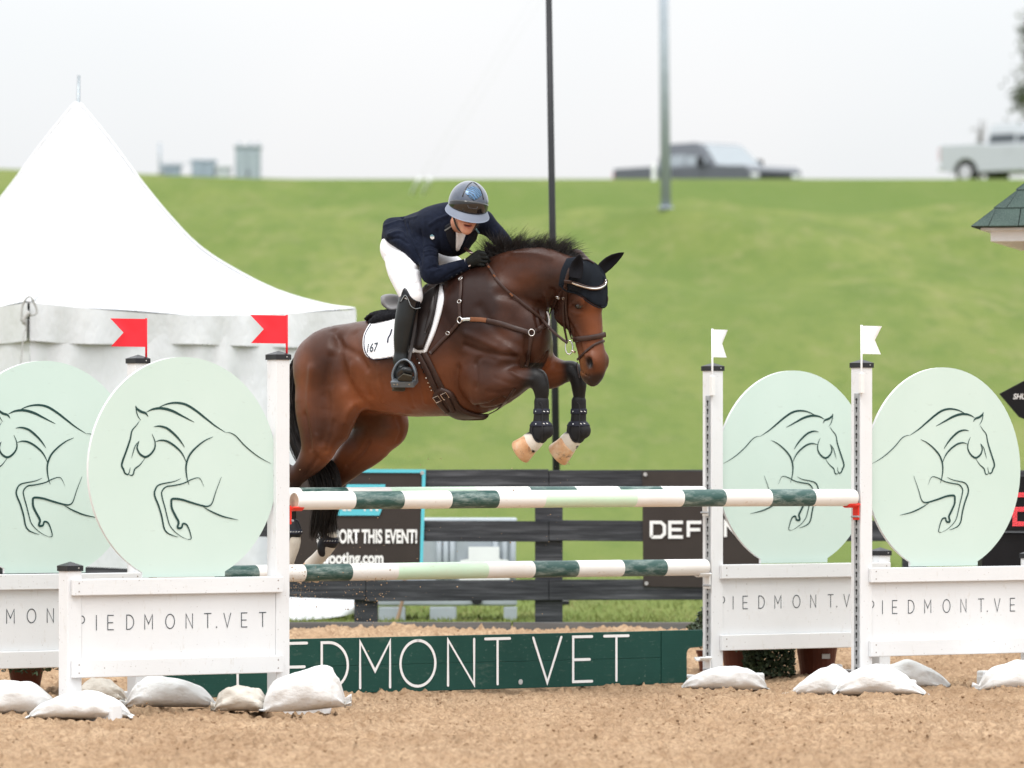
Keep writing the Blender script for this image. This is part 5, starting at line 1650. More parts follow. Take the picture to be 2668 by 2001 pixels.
for pts, w, a in CREASE:
    P3 = surf([tuple(x) for x in catmull(pts, 4)])
    if len(P3) < 2: continue
    d = dist_poly(HV, P3)
    HV = HV + HN * (1.55 * a * np.exp(-(d / w) ** 2))[:, None]
# gentle irregularity of muscle and skin
HN = normals(HV, HQ)
ppx, ppy = proj(HV)
HV = HV + HN * (0.006 * (fbm(ppx / 34 + 3, ppy / 34 + HV[:, 1] * 3, 3) - 0.5))[:, None]
HV = laplace(HV, HQ, 1)
BH = bvh_of(HV, HQ)

# coat colour
lat = (HV - _o0) @ HL
red = np.array([.30, .094, .035]); dark = np.array([.023, .0093, .0066]); blk = np.array([.0115, .0105, .0105]); wht = np.array([.66, .60, .52]); tan_ = np.array([.20, .085, .035])
def blob(cx, cy, rx, ry): return np.exp(-(((ppx - cx) / rx) ** 2 + ((ppy - cy) / ry) ** 2))
n1 = fbm(ppx / 60 + 9, ppy / 45 + 2, 3)
w = np.full(len(HV), 0.07)
w += 0.72 * blob(1020, 1040, 170, 60) + 0.25 * blob(935, 960, 45, 110) + 0.22 * blob(1160, 960, 50, 60)
w += 0.36 * blob(785, 980, 28, 110) + 0.55 * blob(865, 1190, 60, 35) + 0.5 * blob(985, 1165, 90, 60)
w += 0.48 * blob(1550, 880, 35, 100) + 0.32 * blob(1525, 800, 30, 40) + 0.12 * blob(1340, 730, 60, 40)
w -= 0.15 * blob(1230, 780, 80, 90) + 0.10 * blob(850, 1080, 40, 90)
w += 0.55 * blob(1440, 960, 40, 40) * (lat < 0) + 0.12 * blob(1290, 900, 60, 40)
w += (n1 - 0.5) * 0.16
topd = sstep(0.06, -0.02, np.abs(lat)) * (ppy < 860) * (ppx < 1100)
w -= 0.3 * topd
w = np.clip(w, 0, 1)[:, None]
C = dark * (1 - w) + red * w
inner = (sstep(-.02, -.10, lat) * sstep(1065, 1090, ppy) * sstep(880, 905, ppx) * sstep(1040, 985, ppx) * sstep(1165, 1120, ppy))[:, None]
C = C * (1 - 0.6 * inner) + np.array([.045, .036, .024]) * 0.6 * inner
# black points
k = sstep(1365, 1395, ppx + (n1 - .5) * 40 - np.maximum(0, ppy - 975) * -.6) * (ppy > 945) * (ppx < 1455) * (lat > 0)
k = np.maximum(k, sstep(1455, 1482, ppx + (n1 - .5) * 30) * (ppy > 938) * (lat < .06) * (ppx < 1545) * ((HV - HO) @ hF < -.0) * (HV[:, 1] > 32.06))
k = np.maximum(k, sstep(1235, 1275, ppy + (n1 - .5) * 30) * (ppx < 835) * (lat > 0) * 0.9)
k = np.maximum(k, sstep(1240, 1300, ppy + (n1 - .5) * 30) * (ppx < 960) * (lat < 0) * 0.85)
# muzzle lighter brown, dark lips
hs = (HV - HO) @ hA; hf = (HV - HO) @ hF; hl = (HV - HO) @ hL
ishead = (hs > 0.28) & (ppx > 1480) & (HV[:, 1] < 32.3) & (np.abs(hl) < .11) & (hs < .72) & (np.abs(hf) < .15)
mz = (sstep(.46, .56, hs) * sstep(.05, -.03, hf) * ishead)[:, None]
C = C * (1 - 0.7 * mz) + tan_ * 0.7 * mz
dk = (np.exp(-(((hs - .580) / .034) ** 4 + ((hf - .038) / .024) ** 4)) * (np.abs(hl) > .035) + sstep(.625, .66, hs) * 0.8) * ishead
C = C * (1 - np.clip(dk, 0, 1)[:, None]) + blk * 1.2 * np.clip(dk, 0, 1)[:, None]
ey = np.exp(-(((hs - .255) / .026) ** 2 + ((hf - .046) / .038) ** 2)) * (np.abs(hl) > .05) * (ppx > 1470) * (HV[:, 1] < 32.3) * 0.75
C = C * (1 - ey[:, None]) + blk * 1.3 * ey[:, None]
C = C * (1 - k[:, None]) + blk * k[:, None]
# white pasterns
wh = sstep(1128, 1134, ppy + (n1 - .5) * 8) * (ppx > 1340) * (ppx < 1540) * (ppy < 1230)
wh = np.maximum(wh, sstep(1388, 1398, ppy + (n1 - .5) * 10) * (ppx < 900))
C = C * (1 - wh[:, None]) + wht * wh[:, None]
sp_ = ((np.hypot((ppx - 1388), (ppy - 1176)) < 5) | (np.hypot((ppx - 1506), (ppy - 1166)) < 5))
C[sp_] = blk

t = NT('bay_horse_coat')
va = t.n.new('ShaderNodeVertexColor'); va.layer_name = 'Col'
c = t.mix(0.30, va.outputs[0], t.mix(1.0, va.outputs[0], t.ramp(t.noise(7, 6, 0.7, (1, 1, 1)), [(0.3, 0.45), (0.7, 1.0)]), 'MULTIPLY'))
t.set('Base Color', c).set('Roughness', t.ramp(t.noise(30, 4), [(0.3, 0.30), (0.7, 0.44)])).set('Specular IOR Level', 0.20)
t.set('Sheen Weight', 0.0).set('Sheen Roughness', 0.45)
t.bump(t.noise(260, 3, 0.7, (1, 1, 0.35)), 0.22, 0.003)
M['coat'] = t.m
hb = thing('horse', 'dark bay horse with white pasterns jumping over the oxer', 'horse', (float(_o0[0]), float(_o0[1]), 1.2))
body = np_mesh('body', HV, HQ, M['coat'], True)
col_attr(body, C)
wpart(body, hb)

# ---- hooves
t = NT('striped_hoof_horn')
c = t.ramp(t.noise(9, 4, 0.6, (1, 1, 1)), [(0.3, (0.44, 0.22, 0.10)), (0.5, (0.56, 0.32, 0.17)), (0.68, (0.64, 0.50, 0.36))])
c = t.mix(t.ramp(t.noise(24, 5, 0.7), [(0.55, 0.0), (0.66, 0.8)]), c, (0.06, 0.045, 0.035))
t.set('Base Color', c).set('Roughness', 0.45)
M['hoof'] = t.m
M['shoe'] = simple('worn_steel_shoe', (0.25, 0.23, 0.21), 0.4, 0.7)
def hoof(cor, sole, lat, rc, rsole, toe):
    """cor, sole: pixel centres; toe: pixel of the toe tip; elliptical frustum with a toe"""
    A, B, T = np.array(hp(*cor, lat)), np.array(hp(*sole, lat)), np.array(hp(*toe, lat))
    ax = (B - A) / np.linalg.norm(B - A)
    fd = (T - B); fd = fd - ax * (fd @ ax); Lf = np.linalg.norm(fd); fd /= Lf
    sd_ = np.cross(ax, fd)
    n = 28
    v, f = [], []
    levels = [(0.0, rc * .97, rc * .97, 0), (0.08, rc * 1.05, rc * 1.04, 0), (0.5, (rc + rsole) / 2, (rc + Lf) / 2 * 1.02, 0), (0.95, rsole, Lf, 0), (1.0, rsole * .97, Lf * .97, 0)]
    L = np.linalg.norm(B - A)
    for q_, rs, rf, _ in levels:
        for k_ in range(n):
            a = 2 * PI * k_ / n
            cf = math.cos(a); rr = rf if cf > 0 else rs * 0.92 + (rf - rs) * 0.15
            p = A + ax * L * q_ + fd * cf * rr + sd_ * math.sin(a) * rs
            v.append(p)
    m = len(levels)
    for j in range(m - 1):
        for k_ in range(n):
            f.append((j * n + k_, j * n + (k_ + 1) % n, (j + 1) * n + (k_ + 1) % n, (j + 1) * n + k_))
    f.append(tuple(range((m - 1) * n, m * n))); f.append(tuple(range(n - 1, -1, -1)))
    o = mesh('hoof', v, f, M['hoof'], None, True)
    wpart(o, hb)
    sh = MB()
    rim = [B + ax * 0.003 + fd * (math.cos(a) * (Lf if math.cos(a) > 0 else rsole * .95) * .93) + sd_ * math.sin(a) * rsole * .93 for a in np.linspace(-2.5, 2.5, 22)]
    sh.tube(rim, 0.0065, 6)
    s2 = sh.build('horseshoe', M['shoe'], None, smooth=True)
    s2.parent = o; s2.matrix_parent_inverse = o.matrix_parent_inverse.copy()
hoof((1384, 1152), (1354, 1174), .19, .056, .066, (1364, 1211))
hoof((1482, 1154), (1451, 1182), -.14, .056, .066, (1466, 1217))
hoof((750, 1466), (737, 1496), .18, .048, .054, (722, 1478))
hoof((812, 1474), (800, 1500), -.175, .049, .055, (826, 1521))

# ---- eye
t = NT('horse_eye'); t.set('Base Color', (0.012, 0.008, 0.006)).set('Roughness', 0.06).set('Specular IOR Level', 0.7)
M['eye'] = t.m
def uvball(name, c, r, axes, mat, parent, n=16):
    v, f = [], []
    for j in range(n + 1):
        th = PI * j / n
        for i in range(n * 2):
            ph = 2 * PI * i / (n * 2)
            p = (math.sin(th) * math.cos(ph) * r[0], math.sin(th) * math.sin(ph) * r[1], math.cos(th) * r[2])
            v.append(np.array(c) + axes[0] * p[0] + axes[1] * p[1] + axes[2] * p[2])
    m = n * 2
    for j in range(n):
        for i in range(m):
            f.append((j * m + i, (j + 1) * m + i, (j + 1) * m + (i + 1) % m, j * m + (i + 1) % m))
    return mesh(name, v, f, mat, parent, True, world=True)
for sg in (1, -1):
    uvball('eye', hd(.255, .046, sg * .095), (.018, .030, .012), (hA, hF, hL), M['eye'], hb)
# ================================================================== mane and tail
t = NT('black_horse_hair')
t.set('Base Color', t.ramp(t.noise(20, 2), [(0.3, (0.008, 0.007, 0.007)), (0.7, (0.024, 0.019, 0.017))])).set('Roughness', 0.42).set('Specular IOR Level', 0.2)
M['hair'] = t.m
def strands(name, parent, curves, w0, mat):
    """curves: (n, m, 3) array -> tapered two-sided ribbons facing about"""
    Cn = np.asarray(curves); n, m, _ = Cn.shape
    r = np.random.default_rng(5)
    T = np.gradient(Cn, axis=1)
    T /= np.linalg.norm(T, axis=2)[..., None] + 1e-9
    side = np.cross(T, r.normal(0, 1, (n, 1, 3)) * 0.7 + np.array([0, 1.0, 0]))
    side /= np.linalg.norm(side, axis=2)[..., None] + 1e-9
    w = w0 * r.uniform(0.6, 1.3, (n, 1, 1)) * np.linspace(1, 0.12, m)[None, :, None] ** 0.7
    L, R = Cn - side * w / 2, Cn + side * w / 2
    V = np.stack([L, R], 2).reshape(-1, 3)
    b = (np.arange(n) * m * 2)[:, None] + np.arange(m - 1)[None, :] * 2
    Fq = np.stack([b, b + 1, b + 3, b + 2], -1).reshape(-1, 4)
    o = np_mesh(name, V, Fq, mat, True)
    wpart(o, parent)
    return o
r = np.random.default_rng(21)
roots = catmull([(1283, 681), (1313, 659), (1358, 649), (1403, 649), (1449, 657), (1488, 669)], 20)
cr = []
nm = 8500
for i in range(nm):
    s = r.random() ** 0.95
    p = roots[min(int(s * (len(roots) - 1)), len(roots) - 1)]
    base = hp(p[0] + r.normal(0, 2), p[1] + 3 + r.normal(0, 2.5), 0.02 + 0.10 * s * s + r.normal(0, .012))
    # tufts: direction changes along the crest
    ang = np.interp(s, [0, .12, .25, .40, .55, .7, .85, 1.0], [150, 112, 96, 70, 58, 70, 64, 40]) + 26 * math.sin(s * 37) * (0.4 + r.random()) + r.normal(0, 10)
    ln = np.interp(s, [0, .1, .2, .35, .5, .7, .85, 1.0], [74, 84, 78, 52, 42, 56, 56, 38]) * r.uniform(0.25, 1.0) ** 1.15 * S_ * (1 + 0.25 * math.sin(s * 90))
    low = r.random() < 0.55
    if low: ang = np.interp(s, [0, .3, .6, 1], [60, 22, 8, -12]) + r.normal(0, 14); ln *= 0.9
    d = np.array([math.cos(math.radians(ang)), 0, math.sin(math.radians(ang))]) + np.array([0, r.normal(-.05, .25), 0])
    bend = np.array([0.45 + r.normal(0, .35), r.normal(0, .3), -0.42 + r.normal(0, .25)]) if not low else np.array([.2, -.1, -.5])
    tt = np.linspace(0, 1, 7)[:, None]
    cr.append(base + d * ln * tt + bend * ln * 0.38 * tt ** 2.2)
for i in range(420):
    s = r.uniform(0.03, 0.97); p = roots[int(s * (len(roots) - 1))]
    g_ = round(s * 11) / 11 + r.normal(0, .012)
    p = roots[int(np.clip(g_, 0, 1) * (len(roots) - 1))]
    base = hp(p[0] + r.normal(0, 3), p[1] + 2, 0.02 + 0.10 * g_ * g_)
    ang = 95 - 45 * g_ + 30 * math.sin(g_ * 31) + r.normal(0, 7); ln = r.uniform(45, 88) * S_ * (1.1 - 0.45 * g_)
    d = np.array([math.cos(math.radians(ang)), r.normal(0, .12), math.sin(math.radians(ang))])
    tt = np.linspace(0, 1, 7)[:, None]
    cr.append(base + d * ln * tt + np.array([.30, r.normal(0, .1), -.22]) * ln * tt ** 2.4)
# hair blown back over the rider's far arm
for i in range(260):
    base = hp(1292 + r.normal(0, 7), 668 + r.normal(0, 7), r.normal(0, .02))
    ang = r.uniform(118, 176); ln = r.uniform(25, 70) * S_
    d = np.array([math.cos(math.radians(ang)), r.normal(0, .15), math.sin(math.radians(ang))])
    tt = np.linspace(0, 1, 7)[:, None]
    cr.append(base + d * ln * tt + np.array([.1, 0, .12]) * ln * tt ** 2)
strands('mane', hb, cr, 0.0019, M['hair'])
# tail
tp = catmull([hp(812, 903, 0), hp(785, 935, 0), hp(768, 985, -.0), hp(764, 1050, -.0), hp(778, 1120, -.01), hp(808, 1185, -.02), hp(842, 1240, -.03), hp(850, 1305, -.03), hp(838, 1370, -.03), hp(826, 1406, -.03)], 8)
tp = np.array(tp)
cr = []
for i in range(2300):
    m = 18
    ln = r.uniform(0.55, 1.0)
    idx = np.linspace(0, ln * (len(tp) - 1), m)
    P = np.stack([np.interp(idx, np.arange(len(tp)), tp[:, k]) for k in range(3)], -1)
    off = r.normal(0, 1, 3); off[2] *= 0.25; off /= max(1, np.linalg.norm(off) / 1.7)
    prof = np.interp(np.linspace(0, ln, m), [0, .1, .3, .6, .85, 1], [.012, .022, .034, .052, .040, .026])[:, None]
    P = P + off * prof + r.normal(0, .003, (m, 3)).cumsum(0) * 0.6
    cr.append(P)
for i in range(60):                                     # flyaways
    m = 18
    idx = np.linspace(0.55 * len(tp), len(tp) - 1, m)
    P = np.stack([np.interp(idx, np.arange(len(tp)), tp[:, k]) for k in range(3)], -1)
    d = np.array([r.uniform(.0, .14), r.normal(0, .05), r.uniform(-.03, .05)])
    cr.append(P + d * np.linspace(0, 1, m)[:, None] ** 1.6)
strands('tail', hb, cr, 0.006, M['hair'])

# ================================================================== surface followers
def nrm_at(bv, p):
    l, n, i, d = bv.find_nearest(p)
    return n
def strap(name, parent, P, N, w, th, mat, lift=0.0, sm=2):
    """flat band along points P with surface normals N"""
    P = np.array([list(p) for p in P]); N = np.array([list(n) for n in N])
    for _ in range(sm):
        Q = P.copy(); Q[1:-1] = (P[:-2] + 2 * P[1:-1] + P[2:]) / 4; P = Q
        Q = N.copy(); Q[1:-1] = (N[:-2] + 2 * N[1:-1] + N[2:]) / 4; N = Q
    N /= np.linalg.norm(N, axis=1)[:, None] + 1e-9
    T = np.gradient(P, axis=0); T /= np.linalg.norm(T, axis=1)[:, None] + 1e-9
    B = np.cross(T, N); B /= np.linalg.norm(B, axis=1)[:, None] + 1e-9
    ws = np.full(len(P), w) if np.isscalar(w) else np.interp(np.linspace(0, 1, len(P)), np.linspace(0, 1, len(w)), w)
    ws = ws[:, None]
    c0 = P + N * lift
    rings = [c0 - B * ws / 2, c0 - B * ws / 2 + N * th * .6, c0 - B * ws * .36 + N * th, c0 + B * ws * .36 + N * th, c0 + B * ws / 2 + N * th * .6, c0 + B * ws / 2]
    k = len(rings)
    V = np.stack(rings, 1).reshape(-1, 3)
    f = []
    for i in range(len(P) - 1):
        for j in range(k):
            f.append((i * k + j, i * k + (j + 1) % k, (i + 1) * k + (j + 1) % k, (i + 1) * k + j))
    f += [tuple(range(k)), tuple(range((len(P) - 1) * k + k - 1, (len(P) - 1) * k - 1, -1))]
    o = mesh(name, V, f, mat, None, True)
    if isinstance(parent, bpy.types.Object): wpart(o, parent)
    return o
def on_surf(pts, n=6, bv=None):
    P, N = [], []
    for p in catmull(pts, n):
        l, nn = hit(p[0], p[1], bv)
        if l is None:
            if not P: continue
            o, d = ray(p[0], p[1])
            l = o + d * (P[-1].y); nn = N[-1]
        if nn.dot(Vector((0, -1, 0))) < 0: nn = -nn
        P.append(Vector(l)); N.append(Vector(nn))
    return P, N
def sstrap(name, parent, pts, w, th, mat, lift=0.002, bv=None, n=6):
    P, N = on_surf(pts, n, bv)
    return strap(name, parent, P, N, w, th, mat, lift)
def coons(name, parent, top, bottom, left, right, mat, th=0.01, lift=0.003, nu=28, nv=22, bv=None, sm=3, edge=True):
    """patch between four pixel curves laid on the surface"""
    def c(p, n):
        q = np.array(catmull(p, 12)); s = np.linspace(0, len(q) - 1, n + 1)
        return np.stack([np.interp(s, np.arange(len(q)), q[:, k]) for k in range(2)], -1)
    Tc, Bc, Lc, Rc = c(top, nu), c(bottom, nu), c(left, nv), c(right, nv)
    G = np.zeros((nv + 1, nu + 1, 3)); NN = np.zeros_like(G); ok = np.zeros((nv + 1, nu + 1), bool)
    for j in range(nv + 1):
        v = j / nv
        for i in range(nu + 1):
            u = i / nu
            p = (1 - v) * Tc[i] + v * Bc[i] + (1 - u) * Lc[j] + u * Rc[j] - ((1 - u) * (1 - v) * Tc[0] + u * (1 - v) * Tc[-1] + (1 - u) * v * Bc[0] + u * v * Bc[-1])
            l, n = hit(p[0], p[1], bv)
            G[j, i, :2] = p
            if l is not None:
                G[j, i] = l; NN[j, i] = n if n.y < 0.2 else -n; ok[j, i] = True
            else:
                G[j, i, 2] = -99
    # points past the outline: keep the nearest found depth
    for j in range(nv + 1):
        for i in range(nu + 1):
            if not ok[j, i]:
                k = np.argwhere(ok); d = np.abs(k - [j, i]).sum(1); a = k[d.argmin()]
                o, dd = ray(*G[j, i, :2])
                G[j, i] = o + dd * G[a[0], a[1]][1]; NN[j, i] = NN[a[0], a[1]]
    for _ in range(sm):
        for A in (G, NN):
            B_ = A.copy()
            B_[1:-1, 1:-1] = (A[1:-1, 1:-1] * 2 + A[:-2, 1:-1] + A[2:, 1:-1] + A[1:-1, :-2] + A[1:-1, 2:]) / 6
            A[:] = B_
    NN /= np.linalg.norm(NN, axis=2)[..., None] + 1e-9
    e = np.ones((nv + 1, nu + 1, 1))
    if edge: e[0] = e[-1] = .35; e[:, 0] = e[:, -1] = .35
    O = G + NN * (lift + th * e); I = G + NN * lift * 0.3
    n = (nu + 1) * (nv + 1)
    V = np.concatenate([O.reshape(-1, 3), I.reshape(-1, 3)])
    f = grid_faces(nv + 1, nu + 1).tolist()
    f = [tuple(q) for q in f] + [tuple(reversed([a + n for a in q])) for q in f]
    br = [j * (nu + 1) for j in range(nv + 1)]; bb = [nv * (nu + 1) + i for i in range(nu + 1)]
    rim = [i for i in range(nu + 1)] + [j * (nu + 1) + nu for j in range(1, nv + 1)] + [nv * (nu + 1) + i for i in range(nu - 1, -1, -1)] + [j * (nu + 1) for j in range(nv - 1, 0, -1)]
    for k in range(len(rim)):
        a, b = rim[k], rim[(k + 1) % len(rim)]
        f.append((b, a, a + n, b + n))
    o = mesh(name, V, f, mat, None, True)
    if isinstance(parent, bpy.types.Object): wpart(o, parent)
    return o, G, NN
def ringo(name, parent, px, py, r1, r2, rot, th, mat, lift=0.012, bv=None):
    """metal ring lying on the surface at a pixel; radii in pixels"""
    l, n = hit(px, py, bv)
    if l is None:
        o_, d_ = ray(px, py)
        l, n, _, _ = (bv or BH).find_nearest(o_ + d_ * 32.1)
        l = o_ + d_ * l.y
        n = Vector((-.2, -.97, .1))
    l = Vector(l) + n * lift
    a = Vector((1, 0, 0)) - n * n.x; a.normalize(); b = n.cross(a)
    pts = [l + (a * math.cos(k * PI / 12 + rot) * r1 + b * math.sin(k * PI / 12 + rot) * r2) * S_ for k in range(25)]
    o = MB().tube(pts, th, 6, caps=False).build(name, mat, None, smooth=True)
    wpart(o, parent)
    return o

M['leather'] = simple('dark_brown_leather', (0.038, 0.018, 0.013), 0.38, var=0.3, vscale=30, spec=0.3)
M['leather_tan'] = simple('tan_elastic', (0.17, 0.065, 0.028), 0.6, var=0.2)
M['leather_blk'] = simple('black_brown_leather', (0.014, 0.009, 0.008), 0.36, var=0.2, vscale=20, spec=0.3)
M['silver'] = simple('polished_steel', (0.72, 0.70, 0.68), 0.18, 1.0, var=0.05)
M['gold'] = simple('rose_steel_buckle', (0.62, 0.50, 0.44), 0.25, 1.0, var=0.05)

# ================================================================== saddle pad
t = NT('white_quilted_cotton')
wv = t.n.new('ShaderNodeTexWave'); wv.inputs['Scale'].default_value = 42; wv.bands_direction = 'DIAGONAL'
t.l.new(t.coord('Object'), wv.inputs[0])
t.set('Base Color', t.ramp(t.noise(8, 3), [(0.3, (0.74, 0.74, 0.76)), (0.7, (0.82, 0.82, 0.84))])).set('Roughness', 0.8)
t.bump(wv.outputs[1], 0.35, 0.004)
M['padcloth'] = t.m
sp = thing('saddle_pad', 'white quilted saddle pad under the saddle', 'saddle pad', hp(1060, 880, .28))
pad, PG, PN = coons('cloth', sp, [(966, 845), (1020, 828), (1085, 792), (1153, 742)], [(977, 938), (1025, 932), (1072, 920), (1110, 923)],
      [(966, 845), (950, 873), (948, 905), (957, 928), (977, 938)], [(1153, 742), (1157, 786), (1138, 858), (1110, 923)], M['padcloth'], 0.014, 0.004, 44, 30)
BP = BVHTree.FromPolygons([v.co for v in pad.data.vertices], [p.vertices for p in pad.data.polygons])
M['navy_trim'] = simple('navy_binding', (0.02, 0.022, 0.05), 0.7)
sstrap('binding', sp, [(966, 846), (951, 873), (949.5, 905), (958, 926.5), (977, 936), (1022, 930)], 0.005, 0.004, M['navy_trim'], 0.0, BP)
tm = text_mesh('number', '167', 1.0, M['navy_ink'], 0.012)
l, n = hit(971, 905, BP)
u_ = Vector((HF[0], HF[1], 0)) * 0.98 + Vector((0, 0, .06)); u_ = (u_ - n * u_.dot(n)).normalized(); v_ = n.cross(u_) * (1 if n.cross(u_).z > 0 else -1)
wx = [v.co.x for v in tm.data.vertices]
for v in tm.data.vertices:
    a = (v.co.x - (max(wx) + min(wx)) / 2) * 0.058; b = (v.co.z - .35) * 0.075
    l2, n2, _, _ = BP.find_nearest(Vector(l) + u_ * a + v_ * b)
    v.co = Vector(l2) + n * 0.003
wpart(tm, sp)
sstrap('logo', sp, [(1010, 893), (1012, 880), (1017, 872), (1021, 858)], 0.010, 0.002, M['navy_trim'], 0.001, BP)

# ================================================================== saddle
sd_ = thing('saddle', 'dark brown leather jumping saddle with black sheepskin at the back', 'saddle', hp(1070, 800, 0))
Sf = Field(tuple(np.minimum(hp(960, 870, .35), hp(1180, 690, -.3)) - .15), tuple(np.maximum(hp(960, 700, .35), hp(1180, 690, -.35)) + .15), 0.007)
Sf.tube(tubecat([(hp(1024, 790, 0), .105, .038), (hp(1040, 804, 0), .105, .026), (hp(1065, 804, 0), .120, .024), (hp(1098, 782, 0), .09, .026), (hp(1125, 750, 0), .075, .028)]), HL, 0.02)
Sf.tube(tubecat([(hp(1024, 780, .0), .10, .026), (hp(1018, 776, 0), .095, .022)]), HL, 0.03)
V_, Q_ = Sf.mesh(2)
M['saddle_seat'] = simple('grey_brown_seat_leather', (0.20, 0.195, 0.20), 0.42, var=0.15, spec=0.4)
wpart(np_mesh('seat', V_, Q_, M['saddle_seat']), sd_)
fp, FG, FN = coons('flap', sd_, [(1046, 812), (1085, 790), (1118, 760), (1146, 742)], [(1052, 893), (1075, 903), (1090, 912), (1104, 911)],
      [(1046, 812), (1042, 850), (1052, 893)], [(1146, 742), (1138, 795), (1126, 850), (1104, 911)], M['leather_blk'], 0.016, 0.006, 30, 24, BP)
BFp = BVHTree.FromPolygons([v.co for v in fp.data.vertices], [p.vertices for p in fp.data.polygons])
sstrap('knee_roll', sd_, [(1131, 770), (1126, 805), (1117, 840), (1108, 868)], [.012, .03, .03, .012], 0.012, M['leather_blk'], -0.002, BFp)
Sf = Field(tuple(np.array(hp(1000, 830, .12)) - .3), tuple(np.array(hp(1000, 830, .12)) + .3), 0.008)
Sf.tube(tubecat([(hp(980, 840, .10), .06, .022), (hp(1000, 832, .13), .075, .036), (hp(1024, 826, .15), .07, .040), (hp(1045, 826, .16), .06, .036)]), HL, 0.02)
Sf.tube(tubecat([(hp(975, 832, .0), .10, .018), (hp(1000, 822, .0), .14, .026), (hp(1030, 818, 0), .16, .026)]), HL, 0.02)
V_, Q_ = Sf.mesh(1)
N_ = normals(V_, Q_); V_ = V_ + N_ * (r.random(len(V_))[:, None] - .5) * 0.010
M['sheepskin'] = simple('black_sheepskin', (0.010, 0.010, 0.013), 0.95, var=0.3, vscale=60, bump=0.9, bscale=150, bdist=0.008)
wpart(np_mesh('sheepskin', V_, Q_, M['sheepskin']), sd_)
# stirrup leather and iron are hung after the rider is in place
# girth with belly guard
gr = thing('girth', 'brown leather stud girth buckled behind the horse\'s elbow', 'girth', hp(1130, 990, .28))
sstrap('girth_strap', gr, [(1086, 915), (1106, 952), (1126, 993), (1141, 1025)], .034, 0.008, M['leather'], 0.004)
sstrap('girth_strap', gr, [(1104, 915), (1121, 948), (1141, 988), (1156, 1016)], .032, 0.008, M['leather'], 0.006)
mb_p, mb_n = on_surf([(1089, 935), (1103, 963), (1118, 995), (1128, 1018)], 5)
for p, n in list(zip(mb_p, mb_n))[::2]:
    o = MB().tube([p + n * .010, p + n * .0155], .0045, 8).build('stud', M['silver'], None); wpart(o, gr)
gd, GG, GN = coons('belly_guard', gr, [(1152, 1007), (1180, 1022), (1203, 1058), (1240, 1075), (1272, 1077)], [(1128, 1033), (1150, 1062), (1187, 1085), (1225, 1086), (1262, 1084)],
      [(1152, 1007), (1136, 1016), (1128, 1033)], [(1272, 1077), (1269, 1081), (1262, 1084)], M['leather'], 0.016, 0.008, 30, 10)
BG = BVHTree.FromPolygons([v.co for v in gd.data.vertices], [p.vertices for p in gd.data.polygons])
for (x, y), a in (((1140, 1039), .62), ((1160, 1031), .62)):
    l, n = hit(x, y, BG)
    if l is None: continue
    u_ = Vector((math.cos(a), 0, math.sin(a))); u_ = (u_ - n * u_.dot(n)).normalized(); v_ = n.cross(u_)
    c = Vector(l) + n * .006
    q = [c + u_ * sx * 9 * S_ + v_ * sy * 8 * S_ for sx, sy in ((-1, -1), (1, -1), (1, 1), (-1, 1), (-1, -1))]
    wpart(MB().tube(q, .0032, 6, caps=False).build('buckle', M['gold'], None), gr)
sstrap('billet', gr, [(1142, 1040), (1152, 1058), (1166, 1074)], .030, .006, M['leather'], 0.002, BG)
sstrap('billet', gr, [(1162, 1032), (1171, 1050), (1182, 1072)], .030, .006, M['leather'], 0.004, BG)

# ================================================================== breastplate
bpx = thing('breastplate', 'brown leather five point breastplate round the horse\'s chest', 'breastplate', hp(1300, 850, .22))
sstrap('shoulder_strap', bpx, [(1203, 722), (1201, 760), (1198, 800), (1200, 828)], .022, .006, M['leather'], .004)
sstrap('girth_strap', bpx, [(1197, 840), (1175, 866), (1150, 890), (1122, 920)], .022, .006, M['leather'], .004)
sstrap('elastic', bpx, [(1226, 832), (1250, 833), (1272, 836)], .026, .005, M['leather_tan'], .004)
sstrap('chest_strap', bpx, [(1268, 835), (1300, 842), (1340, 855), (1378, 866)], .030, .009, M['leather'], .004)
sstrap('chest_strap', bpx, [(1391, 864), (1408, 855), (1422, 845)], .026, .008, M['leather'], .004)
sstrap('plaited_loop', bpx, [(1207, 833), (1218, 832), (1228, 832)], .020, .006, M['silver'], .005)
sstrap('centre_strap', bpx, [(1385, 874), (1382, 900), (1377, 930), (1371, 952)], .020, .006, M['leather'], .004)
sstrap('centre_strap', bpx, [(1342, 1012), (1318, 1045), (1296, 1064), (1270, 1078)], .016, .005, M['leather'], .004)
ringo('ring', bpx, 1201, 834, 7.5, 8, 0, .0034, M['silver'])
ringo('ring', bpx, 1385, 867, 7.5, 8.5, 0, .0034, M['silver'])
for px, py, rt in ((1199, 786, 0), (1169, 868, .6), (1202, 728, 0)):
    ringo('buckle', bpx, px, py, 6, 4.5, rt, .0026, M['silver'], .009)

# ================================================================== ear bonnet
t = NT('black_knit')
w1 = t.n.new('ShaderNodeTexWave'); w1.inputs['Scale'].default_value = 60; w1.inputs['Distortion'].default_value = 1.5; w1.bands_direction = 'Z'
t.l.new(t.coord('Object'), w1.inputs[0])
t.set('Base Color', t.ramp(w1.outputs[1], [(0.2, (0.008, 0.010, 0.014)), (0.8, (0.024, 0.030, 0.040))])).set('Roughness', 0.9).set('Specular IOR Level', 0.08)
t.bump(w1.outputs[1], 0.8, 0.006)
M['knit'] = t.m
eb_ = thing('ear_bonnet', 'black knitted ear bonnet on the horse\'s poll and forehead', 'ear bonnet', HO)
bon, _, _ = coons('hood', eb_, [(1477, 676), (1500, 672), (1530, 676), (1556, 692), (1573, 716)], [(1457, 741), (1478, 757), (1506, 764), (1530, 782), (1552, 796), (1572, 800), (1581, 790)],
      [(1477, 676), (1464, 705), (1457, 741)], [(1573, 716), (1580, 750), (1581, 790)], M['knit'], 0.010, 0.003, 40, 26)
